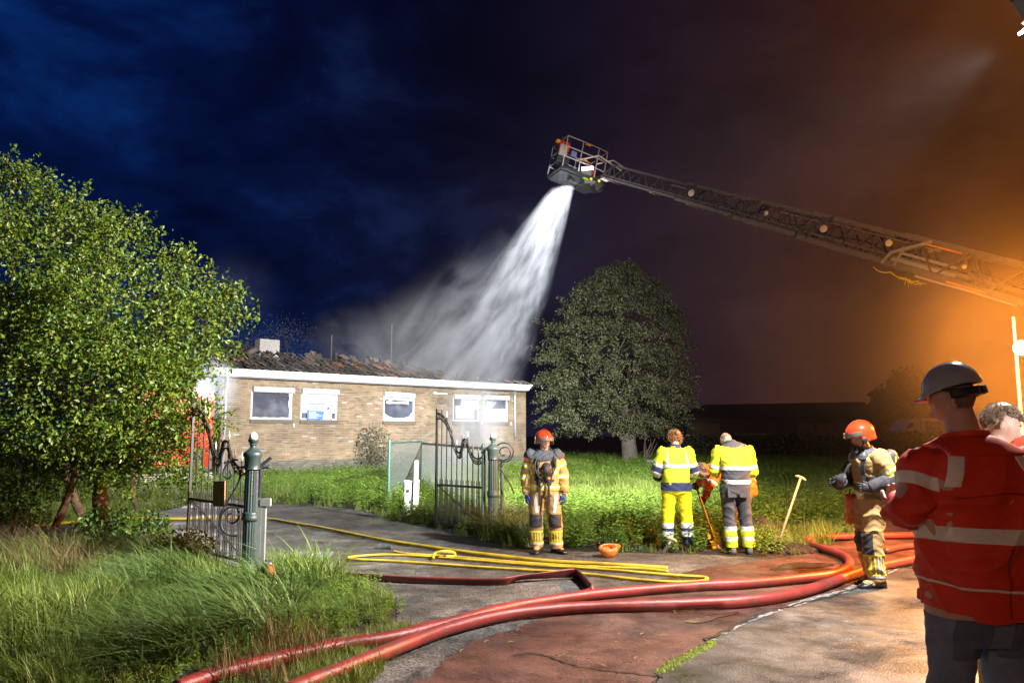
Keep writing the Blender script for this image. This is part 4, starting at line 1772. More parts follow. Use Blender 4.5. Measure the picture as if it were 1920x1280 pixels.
# ---- bare dead tree tops behind the burnt roof
for (x_, t_, d_, sd, lb) in ((522, 612, 44, 3, 'thin sooty tree behind the roof right of the chimney'), (470, 640, 45, 4, 'low sooty shrub tree behind the roof left of the chimney')):
    g = P(x_, 812, d_)
    g.z = 0
    topz = P(x_, t_, d_).z
    te = empty('scorched_tree', g, 0, lb, 'tree')
    rr = np.random.default_rng(sd)
    b_ = MB()
    branch(b_, (0, 0, 0), (.2, 0, topz - .8), .10, .03, rr, n=6)
    b_.build('trunk', mat('scorched_bark', (.05, .042, .038), .9), te)
    n = 1100
    c = np.array([rr.normal(0, .8, n), rr.normal(0, .5, n), topz - .6 + rr.normal(0, .55, n)]).T
    V, T = leaves_np(c, np.zeros((n, 3)), rr.uniform(.06, .11, n), .5, rr)
    mesh_obj('crown', np_mesh('crown', V, T, mat('scorched_leaf', (.06, .058, .045), .8)), te)

# ---- dark tree far right behind the barn
g = P(1695, 812, 58)
g.z = 0
ft = empty('distant_tree', g, 0, 'dark tree silhouette beyond the barn near the white van', 'tree')
rr = np.random.default_rng(9)
C = []
for (x_, y_, rad) in ((1690, 745, 42), (1700, 720, 34), (1660, 760, 28), (1740, 745, 34), (1680, 785, 45), (1730, 785, 45), (1645, 742, 14), (1765, 770, 30)):
    c = np.array(P(x_, y_, 58)) - np.array(g)
    n = int(rad * 34)
    d = rr.normal(0, 1, (n, 3))
    d /= np.linalg.norm(d, axis=1)[:, None]
    C.append(c + d * (rad / F * 58) * rr.random(n)[:, None] ** .5)
C = np.concatenate(C)
V, T = leaves_np(C, np.zeros_like(C), rr.uniform(.18, .34, len(C)), .6, rr)
mesh_obj('crown', np_mesh('crown', V, T, M_leaf2), ft)
b_ = MB()
branch(b_, (0, 0, 0), (.2, 0, 3.4), .22, .12, rr)
b_.build('trunk', M_bark, ft, smooth=True)
# ================================================================ GATE, POSTS, FENCE
M_iron = mat('wrought_iron', (0.030, 0.033, 0.038), .42, metal=.4, var=.4, vscale=20, spec=.6)
M_rust = mat('rusty_gilding', (0.20, 0.13, 0.10), .6, metal=.3, var=.5, vscale=30)
M_green = mat('green_cast_iron', (0.026, 0.042, 0.046), .36, var=.3, vscale=6, spec=.6, bump=.004, bscale=40)
M_greenp = mat('green_paint_pale', (0.075, 0.115, 0.11), .4, var=.25, vscale=6, spec=.6)
M_acorn = mat('worn_white_finial', (0.62, 0.60, 0.54), .5, var=.25, vscale=14)
M_galv = mat('galvanised', (0.36, 0.37, 0.38), .45, metal=.5, var=.2, vscale=12)

GP_L = G(465, 1078)
GP_R = G(924, 1004)


def gate_post(loc, m, label, rz=0.0, k=1.0):
    e = empty('gate_post', loc, rz, label, 'gate post', 'cast iron gate posts')
    b = MB()
    b.lathe([(.105, -.05), (.115, .0), (.115, .10), (.10, .13), (.085, .15)], n=24)
    b.build('base', m, e, smooth=True, autosmooth=40)
    b = MB()
    n = 64
    b.lathe([(.083, .15), (.083, .66)], n=n, flute=(16, .10, 0, 9))
    b.lathe([(.083, .74), (.079, 1.26)], n=n, flute=(16, .10, 0, 9))
    b.build('shaft', m, e, smooth=True, autosmooth=50)
    b = MB()
    b.lathe([(.086, .64), (.100, .66), (.104, .69), (.092, .71), (.100, .73), (.086, .755)], n=24)
    b.build('collar', m, e, smooth=True)
    b = MB()
    b.lathe([(.080, 1.25), (.096, 1.265), (.088, 1.29), (.094, 1.32), (.096, 1.40), (.112, 1.42), (.116, 1.45), (.105, 1.47), (.085, 1.485), (.05, 1.51), (.036, 1.53), (.032, 1.545), (.045, 1.56), (.034, 1.575)], n=28)
    b.build('capital', m, e, smooth=True, autosmooth=50)
    b = MB()
    b.lathe([(.03, 1.57), (.055, 1.59), (.064, 1.62), (.058, 1.63), (.03, 1.632)], n=20, flute=(10, .15, 1.58, 1.625))
    fin = b.build('finial_cup', m, e, smooth=True)
    b = MB()
    b.lathe([(.045, 1.625), (.052, 1.64), (.050, 1.67), (.036, 1.695), (.015, 1.712), (.003, 1.716)], n=20)
    b.build('finial', M_acorn, e, smooth=True)
    return e


gate_post(GP_L, M_green, 'dark green fluted gate post with white acorn finial in front of the left gate leaf', .1)
gate_post(GP_R, M_greenp, 'pale green fluted gate post with white acorn finial right of the open gate')

OUT = [(0, 2.05), (.06, 2.055), (.13, 2.02), (.20, 1.94), (.27, 1.83), (.33, 1.68), (.38, 1.53), (.42, 1.44), (.47, 1.37), (.50, 1.355), (.53, 1.39), (.555, 1.50), (.58, 1.585), (.62, 1.60), (.66, 1.56), (.71, 1.43), (.76, 1.34), (.82, 1.28), (.90, 1.265), (1, 1.31)]
OS = np.array([p[0] for p in OUT])
OZ = np.array([p[1] for p in OUT])


def gate_leaf(hinge, free, label, spears=True, plywood=False):
    L_ = (free - hinge).length
    e = empty('gate_leaf', hinge, math.atan2(free.y - hinge.y, free.x - hinge.x), label, 'gate', 'wrought iron gate leaves')
    X = lambda s: (1 - s) * L_      # s=0 free end, 1 hinge
    def arc(off, m, rr, nm, s1=1.0):
        pts = smooth_path([(X(s), 0, z - off) for s, z in OUT], 3)
        b = MB()
        b.tube(pts, rr, 6, flat=.5)
        return b.build(nm, m, e, smooth=True)
    arc(0, M_iron, .024, 'top_rail')
    arc(.095, M_iron, .018, 'inner_rail')
    for (nm, z, rr) in (('middle_rail', .78, .018), ('bottom_rail', .10, .018)):
        b = MB()
        b.box((L_ / 2, 0, z), (L_, .012, rr * 2))
        b.build(nm, M_iron, e)
    for s, z1, r0 in ((0, 2.14, .017), (1, 1.42, .022)):
        b = MB()
        b.box((X(s), 0, (z1 + .05) / 2), (r0 * 2, r0 * 2, z1 - .05))
        b.lathe([(.004, z1 - .02), (.022, z1), (.012, z1 + .03), (.002, z1 + .05)], (X(s), 0, 0), 8)
        b.build('stile', M_iron, e)
    nb = 9
    for k in range(1, nb):
        s = k / nb
        zt = float(np.interp(s, OS, OZ))
        b = MB()
        b.cyl((X(s), 0, .10), (X(s), 0, zt + .10), .010, n=6)
        b.build('bar', M_iron, e)
        b = MB()
        b.lathe([(.003, 0), (.012, .012), (.006, .02), (.013, .045), (.007, .08), (.001, .12)], (X(s), 0, zt + .075), 8)
        b.build('spear', M_rust if k % 2 else M_acorn, e, smooth=True)
    for k in range(nb * 2):
        s = (k + .5) / (nb * 2)
        if k % 2 == 0 or True:
            b = MB()
            b.cyl((X(s), .0, .10), (X(s), .0, .86), .0075, n=6)
            b.lathe([(.006, .85), (.010, .86), (.001, .90)], (X(s), 0, 0), 6)
            b.build('short_bar', M_iron, e)
    b = MB()
    b.tube([(X(0.02), -.016, .77), (X(.98) if not plywood else X(.8), -.016, .12)], .012, 6)
    b.build('brace', M_iron, e)
    # rosettes between the two curved rails
    for k in range(12):
        s = .03 + .95 * k / 12
        z = float(np.interp(s, OS, OZ)) - .048
        dz = (float(np.interp(s + .01, OS, OZ)) - float(np.interp(s - .01, OS, OZ))) / (.02 * L_)
        ang = math.atan(-dz)
        b = MB()
        pts = []
        for i in range(13):
            t = i / 12 * 2 * math.pi
            x_, z_ = .045 * math.sin(t), .026 * math.sin(2 * t)
            pts.append((X(s) + x_ * math.cos(ang) - z_ * math.sin(ang), 0, z + x_ * math.sin(ang) + z_ * math.cos(ang)))
        b.tube(pts, .009, 5)
        b.lathe([(.002, -.012), (.016, 0), (.002, .012)], (X(s), 0, z), 8, rot=(R(90), 0, 0))
        b.build('rosette', M_rust, e, smooth=True)
    return e, X


hl = GP_L + Vector((-.15, .32, 0))
fl_ = P(361, 812, 11.1)
fl_.z = 0
gl, XL = gate_leaf(hl, fl_, 'open left gate leaf of dark wrought iron with a plywood square hung on it')
hr = GP_R + Vector((-.16, .16, 0))
fr_ = P(819, 812, 14.1)
fr_.z = 0
gr, XR = gate_leaf(hr, fr_, 'open right gate leaf of dark wrought iron in front of the chain-link fence')
# square of plywood wired to the left leaf
hv = (fl_ - hl).normalized()
b = MB()
c = P(411, 925, 0.5 * (hl.y + fl_.y) - .15)
b.bevbox((0, 0, 0), (.34, .018, .33), .003)
o = b.build('plywood_board', mat('plywood', (0.26, 0.13, 0.052), .7, var=.3, vscale=5, alt=(.20, .10, .04), altsc=6), loc=c, rot=(0, R(-3), math.atan2(-hv.y, -hv.x)))
tag(o, 'square brown plywood board hung on the left gate leaf', 'board')


def spiral(c, r0, r1, turns, a0, n=26, ax=Vector((1, 0, 0))):
    out = []
    for i in range(n):
        t = i / (n - 1)
        a = a0 + turns * 2 * math.pi * t
        q = r0 + (r1 - r0) * t
        out.append(Vector(c) + ax * (q * math.cos(a)) + Vector((0, 0, q * math.sin(a))))
    return out


# S-shaped scroll ornament fixed to the left post, wheel scroll on the right post
yS = GP_L.y - .02
ax = Vector((1, 0, 0))
def scr(path, nm, lab, parent_loc):
    e = empty('scroll_ornament', parent_loc, 0, lab, 'ornament', 'wrought iron scrolls on the gate posts')
    for pts in path:
        b = MB()
        b.tube([p - parent_loc for p in pts], .012, 6)
        b.build('scroll', M_iron, e, smooth=True)
    return e


pp = [P(x, y, yS) for x, y in ((446, 862), (438, 862), (428, 868), (420, 880), (420, 892), (430, 896), (434, 888), (430, 882))]
p2 = [P(x, y, yS) for x, y in ((420, 868), (432, 864), (444, 872), (450, 888), (446, 906), (434, 928), (420, 950), (412, 968), (412, 985), (420, 1000))]
p3 = [P(x, y, yS) for x, y in ((447, 962), (444, 952), (432, 950), (420, 958), (414, 972), (416, 990), (428, 1002), (444, 1004))]
p4 = [P(x, y, yS) for x, y in ((448, 965), (444, 976), (434, 980), (427, 974), (428, 964), (436, 962))]
scr([smooth_path(q, 5) for q in (pp, p2, p3, p4)], 'scroll', 'S-shaped wrought iron scrolls left of the dark green gate post', P(446, 1000, yS))
yR = GP_R.y + .02
cR = P(945, 848, yR)
rad = 18 / F * yR
sR = [spiral(cR, rad, rad * .95, 1.0, 0), spiral(cR, rad * .95, rad * .25, 1.4, 2.8)]
sR[0].append(sR[0][0])
scr(sR + [smooth_path([P(x, y, yR) for x, y in ((933, 856), (940, 880), (955, 905), (964, 925))], 4)], 'scroll', 'round wrought iron scroll and stay right of the pale green gate post', cR)

# small capped tube beside the right post, galvanised post and stop bar by the left one
q = MB()
q.cyl((0, 0, 0), (0, 0, 1.36), .028, n=10)
q.lathe([(.03, 1.36), (.04, 1.38), (.022, 1.42), (.035, 1.45), (.035, 1.5), (.01, 1.53)], n=12)
o = q.build('hinge_post', M_greenp, loc=GP_R + Vector((-.17, .08, 0)), smooth=True, autosmooth=40)
tag(o, 'slim grey-green hinge post with small cap left of the right gate post', 'post')
q = MB()
q.cyl((0, 0, 0), (0, 0, 1.22), .03, n=10)
o = q.build('fence_post', M_greenp, loc=GP_R + Vector((.15, .25, 0)), smooth=True, autosmooth=40)
tag(o, 'short green tube post just right of the right gate post', 'post')

gpo = G(488, 1107)
q = MB()
zt = P(488, 934, gpo.y).z
q.box((-.035, 0, zt / 2), (.045, .05, zt))
q.box((.01, 0, zt / 2 - .02), (.045, .044, zt - .04))
q.box((.025, 0, zt - .04), (.11, .06, .08))
o = q.build('galvanised_post', M_galv, loc=gpo)
tag(o, 'galvanised steel post in front of the dark green gate post', 'post')
q = MB()
b0 = P(481, 1075, GP_L.y + .1)
q.cyl((0, 0, 0), (0, 0, 1.30), .022, n=8)
q.cyl((0, 0, 1.30), (.12, .02, 1.40), .02, n=8)
q.cyl((-.05, 0, 1.28), (.1, 0, 1.28), .015, n=8)
q.cyl((-.05, 0, .75), (.02, 0, .75), .03, n=8)
o = q.build('stop_bar', M_iron, loc=(b0.x, b0.y, 0))
tag(o, 'dark iron bar with short arms right of the left gate post', 'bar')

# grey gate-drive box with slanted upright
bb = G(773, 967)
e = empty('gate_drive', bb, .12, 'grey gate motor box with a tall upright left of the open gate', 'gate motor')
M_box = mat('box_grey', (0.44, 0.42, 0.46), .5, var=.12, vscale=6)
q = MB()
q.bevbox((-.02, .05, .35), (.30, .22, .70), .02)
q.build('housing', M_box, e)
q = MB()
q.bevbox((-.02, .05, .715), (.33, .25, .03), .01)
q.build('lid', M_box, e)
q = MB()
q.bevbox((.06, -.10, .57), (.085, .085, 1.14), .008, rot=(0, R(1.5), 0))
q.build('upright', mat('upright_white', (.60, .59, .62), .45, var=.1), e)
for z, x in ((.52, -.10), (.30, -.03)):
    q = MB()
    q.cyl((x, -.055, z), (x, -.085, z), .035, n=14)
    q.build('key_switch', mat('dark_plastic', (.03, .03, .035), .4), e)

# chain-link fence
M_fgreen = mat('fence_green', (0.030, 0.085, 0.065), .42, var=.25, vscale=8, spec=.6)
FA, FB = G(728, 951), G(790, 924)
FC = GP_R + Vector((.1, .25, 0))
fe = empty('chain_link_fence', FA, 0, 'green tube fence with chain-link mesh behind the right gate leaf', 'fence')
ZA, ZB = P(728, 828, FA.y).z, P(790, 829, FB.y).z
for p, z in ((FA, ZA), (FB, ZB + .03)):
    q = MB()
    d = p - FA
    q.cyl((d.x, d.y, 0), (d.x, d.y, z), .036, n=12)
    q.lathe([(.042, z), (.045, z + .02), (.03, z + .05), (.005, z + .06)], (d.x, d.y, 0), 12)
    q.build('post', M_fgreen, fe, smooth=True, autosmooth=40)


def link_panel(a, b_, z0, z1, name):
    d = b_ - a
    L_ = d.length
    d.normalize()
    q = MB()
    q.cyl((a - FA) + Vector((0, 0, z1)), (b_ - FA) + Vector((0, 0, z1)), .024, n=10)
    q.build('rail', M_fgreen, fe, smooth=True, autosmooth=40)
    q = MB()
    s = .055
    n = int(L_ / s)
    H_ = z1 - z0
    for sg_ in (1, -1):
        for k in range(-int(H_ / s) - 1, n + int(H_ / s) + 1):
            x0_, x1_ = k * s, k * s + sg_ * H_
            za, zb = z0, z1
            if x0_ > x1_:
                x0_, x1_, za, zb = x1_, x0_, zb, za
            if x1_ <= 0 or x0_ >= L_:
                continue
            if x0_ < 0:
                za = za + (zb - za) * (0 - x0_) / (x1_ - x0_)
                x0_ = 0
            if x1_ > L_:
                zb = za + (zb - za) * (L_ - x0_) / (x1_ - x0_)
                x1_ = L_
            q.cyl((a - FA) + d * x0_ + Vector((0, .003 * sg_, za)), (a - FA) + d * x1_ + Vector((0, .003 * sg_, zb)), .0026, n=3, cap=False)
    o_ = q.build(name, mat('mesh_wire', (.20, .22, .21), .4, metal=.5), fe, recalc=False)
    tag(o_, kind='stuff')


link_panel(FA, FB, .15, ZA - .03, 'wire_mesh')
link_panel(FB, FC, .15, ZB - .02, 'wire_mesh')

# ================================================================ HOSES
M_red = mat('red_hose', (0.25, 0.033, 0.027), .38, var=.3, vscale=7, spec=.45, bump=.0015, bscale=260, alt=(0.13, 0.038, 0.030), altsc=3.2, altpos=(.5, .72))
M_redd = mat('dark_red_hose', (0.20, 0.038, 0.034), .45, var=.25, vscale=4, bump=.0012, bscale=220)
M_yel = mat('yellow_hose', (0.60, 0.42, 0.035), .48, var=.2, vscale=5, bump=.0012, bscale=220, alt=(0.42, 0.30, 0.03), altsc=2.2)
M_coup = mat('hose_coupling', (.35, .36, .38), .3, metal=.8)


def hose(name, pxs, rad, m, label, group, z=None, flat=1.0, k=10, extra=None, zs=None):
    pts = []
    for i, p in enumerate(pxs):
        zz = rad * flat + .012 + (zs[i] if zs else 0)
        pts.append(G(p[0], p[1], zz))
    pts = smooth_path(pts, k)
    N = len(pts)
    rr = np.random.default_rng(len(pxs) * 7 + int(pxs[0][0]))
    e = empty(name, (pts[0].x, pts[0].y, 0), 0, label, 'fire hose', group)
    o0 = Vector((pts[0].x, pts[0].y, 0))
    b = MB()
    ph = rr.uniform(0, 6)
    rs = [rad * (1 + .03 * math.sin(i * .35 + ph)) for i in range(N)]
    b.tube([p - o0 for p in pts], rs, 16 if rad > .04 else 10, up=(0, 0, 1), flat=flat)
    b.build('hose_line', m, e, smooth=True)
    return e, pts, o0


RG, YG = 'red supply hoses across the road', 'yellow attack hoses on the driveway'
HR = .053
hose('fire_hose', [(330, 1290), (400, 1266), (480, 1245), (560, 1226), (640, 1209), (700, 1200), (760, 1189), (850, 1165), (930, 1144), (1000, 1130), (1130, 1112), (1300, 1098), (1400, 1093), (1500, 1084), (1560, 1076), (1592, 1060), (1585, 1043), (1550, 1030), (1520, 1020), (1512, 1012), (1530, 1008), (1600, 1005), (1700, 1003), (1800, 1000), (1930, 996)],
     HR, M_red, 'thick red hose that doubles back behind the right firefighter', RG)
hose('fire_hose', [(540, 1295), (600, 1270), (640, 1255), (740, 1215), (840, 1178), (940, 1153), (1020, 1143), (1100, 1137), (1200, 1134), (1300, 1131), (1400, 1126), (1480, 1114), (1540, 1098), (1600, 1076), (1640, 1064), (1700, 1052), (1800, 1034), (1930, 1010)],
     HR * 1.04, M_red, 'thick red hose lying nearest to the camera', RG)
hose('fire_hose', [(1660, 1032), (1700, 1024), (1780, 1018), (1860, 1012), (1930, 1008)], HR * .8, M_redd, 'short stretch of dark red hose behind the right firefighter boots', RG)
hose('fire_hose', [(360, 1268), (440, 1240), (520, 1219), (600, 1204), (680, 1190), (740, 1181), (800, 1168), (860, 1156)], .052, M_redd,
     'flat dark red hose half buried in the verge grass', RG, flat=.25)


def ribbon(name, knots, label, cat, m, group=None, th=.010):
    """flat hose: knots (px,py,z, width, roll) ; roll 0 lies flat, 90 stands on edge"""
    P3 = smooth_path([G(a, b, c) for a, b, c, _, _ in knots], 10)
    Wd = smooth_path([Vector((w, rl, 0)) for _, _, _, w, rl in knots], 10)
    o0 = Vector((P3[0].x, P3[0].y, 0))
    rings = []
    for i, p in enumerate(P3):
        d = (P3[min(i + 1, len(P3) - 1)] - P3[max(i - 1, 0)]).normalized()
        s = d.cross(Vector((0, 0, 1))).normalized()
        u = s.cross(d).normalized()
        w, rl = Wd[i].x, R(Wd[i].y)
        a = s * math.cos(rl) + u * math.sin(rl)
        n = a.cross(d).normalized()
        ring = []
        for t in range(10):
            an = 2 * math.pi * t / 10
            ring.append(p - o0 + a * (w / 2 * math.cos(an)) + n * (th * (1 + .4 * math.cos(2 * an)) * math.sin(an)))
        rings.append(ring)
    b = MB()
    b.loft(rings)
    e = empty(name, o0, 0, label, cat, group)
    b.build('hose_line', m, e, smooth=True)
    return e


ribbon('fire_hose', [(497, 1053, .03, .10, 60), (560, 1066, .04, .11, 60), (640, 1077, .04, .11, 60), (740, 1086, .04, .11, 70), (850, 1090, .04, .11, 70), (940, 1090, .045, .12, 60), (975, 1082, .06, .17, 30), (1020, 1078, .07, .17, 35), (1075, 1074, .07, .17, 50), (1090, 1082, .05, .16, 70), (1105, 1098, .05, .15, 80), (1116, 1108, .04, .15, 50), (1095, 1112, .03, .14, 20), (1070, 1116, .03, .13, 10), (1052, 1124, .02, .12, 0)],
       'flattened dark red hose kinked upright in the middle of the driveway', 'fire hose', M_redd, RG, th=.014)
# short upright piece near the galvanised post
q = MB()
g0 = G(520, 1116)
pts = smooth_path([P(503, 1060, g0.y + .25), P(507, 1070, g0.y + .1), P(512, 1088, g0.y + .03), P(516, 1105, g0.y), P(517, 1122, g0.y - .02)], 6)
o0 = Vector((g0.x, g0.y, 0))
q.tube([p - o0 for p in pts], .05, 14, flat=.9)
e = empty('fire_hose', o0, 0, 'short orange-red hose end hanging over the verge beside the galvanised post', 'fire hose', RG)
q.build('hose_line', mat('orange_red_hose', (0.50, 0.085, 0.03), .4, var=.2, vscale=6), e, smooth=True)
q = MB()
q.tube([p - o0 for p in pts[:4]], .056, 14)
q.build('coupling', M_coup, e, smooth=True)

YR = .026
hose('fire_hose', [(60, 985), (160, 976), (240, 970), (330, 972), (420, 970), (500, 972), (540, 978), (600, 988), (660, 1000), (720, 1012), (800, 1024), (880, 1035), (960, 1044), (1040, 1052), (1120, 1056), (1200, 1061), (1252, 1064)],
     YR, M_yel, 'long yellow hose running from the left through the gateway', YG)
hose('fire_hose', [(738, 1033), (760, 1037), (800, 1040), (850, 1043), (900, 1047), (980, 1054), (1060, 1059), (1120, 1062), (1200, 1065), (1252, 1070)],
     YR * .9, M_yel, 'yellow hose with a metal coupling at its left end', YG, flat=.7)
hose('fire_hose', [(652, 1044), (680, 1041), (722, 1039), (780, 1041), (850, 1046), (900, 1050), (1000, 1058), (1100, 1064), (1200, 1072), (1260, 1077), (1318, 1081), (1324, 1086), (1310, 1089), (1260, 1090), (1180, 1084), (1100, 1075), (1000, 1068), (900, 1062), (800, 1055), (720, 1050), (670, 1048), (652, 1046)],
     YR, M_yel, 'doubled yellow hose laid back along itself in a long loop', YG, flat=.6)
hose('fire_hose', [(812, 1046), (816, 1037), (832, 1033), (850, 1035), (852, 1042), (836, 1043)], YR * .8, M_yel, 'small yellow hose kink standing up in a loop', YG, zs=[0, .05, .08, .05, 0, .01], k=5)
c = G(722, 1029)
q = MB()
q.cyl(c + Vector((-.06, 0, .045)), c + Vector((.02, -.01, .045)), .042, n=14)
q.cyl(c + Vector((.02, -.01, .045)), c + Vector((.10, -.03, .04)), .030, n=14)
q.cyl(c + Vector((-.075, 0, .045)), c + Vector((-.06, 0, .045)), .05, n=14)
o = q.build('hose_coupling', M_coup, smooth=True, autosmooth=40)
tag(o, 'metal coupling at the end of a yellow hose', 'coupling')

# ================================================================ TOOLS
M_ash = mat('ash_wood', (0.48, 0.34, 0.19), .55, var=.18, vscale=10)
M_steel = mat('spade_steel', (0.20, 0.17, 0.14), .5, metal=.5, var=.4, vscale=10)


def spade(loc_top, loc_bot, label, bladeL=.28, T=True, wood=M_ash, handleW=.16):
    top, bot = Vector(loc_top), Vector(loc_bot)
    d = (top - bot).normalized()
    e = empty('spade', (bot.x, bot.y, 0), 0, label, 'spade')
    o0 = Vector((bot.x, bot.y, 0))
    s = Vector((1, 0, 0))
    s = (s - d * s.dot(d)).normalized()
    nrm = s.cross(d)
    b = MB()
    b.tube([bot + d * (bladeL * .8) - o0, bot.lerp(top, .6) - o0, top - o0], [.019, .017, .016], 10)
    b.build('shaft', wood, e, smooth=True)
    if T:
        b = MB()
        b.tube([top - s * handleW / 2 - o0, top - s * handleW * .3 + d * .012 - o0, top + d * .015 - o0, top + s * handleW * .3 + d * .012 - o0, top + s * handleW / 2 - o0], [.016, .02, .024, .02, .016], 10)
        b.build('grip', wood, e, smooth=True)
    b = MB()
    w = .09
    rings = []
    for t, ww in ((0, .55), (.15, .8), (.5, 1), (.9, 1.0), (1.0, .85)):
        p = bot + d * (bladeL * t) - o0
        ring = []
        for u in (-1, -.5, 0, .5, 1):
            ring.append(p + s * (u * w * ww) + nrm * (.02 * u * u))
        for u in (1, .5, 0, -.5, -1):
            ring.append(p + s * (u * w * ww) + nrm * (.02 * u * u - .004))
        rings.append(ring)
    b.loft(rings)
    b.tube([bot + d * bladeL * .75 - o0, bot + d * (bladeL + .14) - o0], [.024, .02], 10)
    b.build('blade', M_steel, e, smooth=True, autosmooth=40)
    return e


gsp = G(1452, 1030)
spade(P(1501, 896, gsp.y + .35), gsp + Vector((0, 0, -.06)), 'wooden T-handled spade standing alone in the dug earth')
g2 = G(1238, 1036)
e = spade(P(1259, 1011, g2.y - .12), g2 + Vector((0, 0, -.05)), 'short T-handled tool stuck in the ground before the yellow trousers', bladeL=.10)
# ================================================================ PEOPLE
# A figure is laid out in its own space: feet on z=0, facing -Y, its left hand at +X.
def V3(*a):
    return np.array(a, float)


def head_bm(scale=1.0):
    """sculpted head, centre of the skull at 0, facing -Y"""
    bm = bmesh.new()
    bmesh.ops.create_icosphere(bm, subdivisions=5, radius=1)
    for v in bm.verts:
        x, y, z = v.co
        X, Y, Z = x * .074, y * .094, z * .112
        if z < 0:                                   # jaw
            k = -z
            X *= 1 - .34 * k ** 1.5
            if y > 0:
                Y *= 1 - .55 * k
            Y -= .012 * k
        if y > 0 and z > -.1:
            Y *= 1.06
        f = max(0, -y)
        g = lambda cx, cz, sx, sz: math.exp(-((x - cx) / sx) ** 2 - ((z - cz) / sz) ** 2) * (f > .2)
        Y -= .022 * g(0, -.20, .13, .16) + .014 * g(0, -.34, .15, .10)      # nose
        Y -= .008 * g(0, .18, .5, .12)                                      # brow
        Y += .013 * (g(.36, .02, .18, .13) + g(-.36, .02, .18, .13))        # eye sockets
        Y -= .005 * g(0, -.56, .24, .05) + .005 * g(0, -.68, .22, .05)      # lips
        Y -= .010 * g(0, -.88, .25, .12)                                    # chin
        X += (.006 * math.copysign(1, x)) * (math.exp(-((abs(x) - .75) / .3) ** 2 - ((z + .2) / .3) ** 2) * (f > .3))
        v.co = Vector((X, Y, Z)) * scale
    return bm


def rot_to(d, up=(0, 0, 1)):
    d = Vector(d).normalized()
    s = d.cross(Vector(up)).normalized()
    u = s.cross(d)
    return Matrix((s, d, u)).transposed()


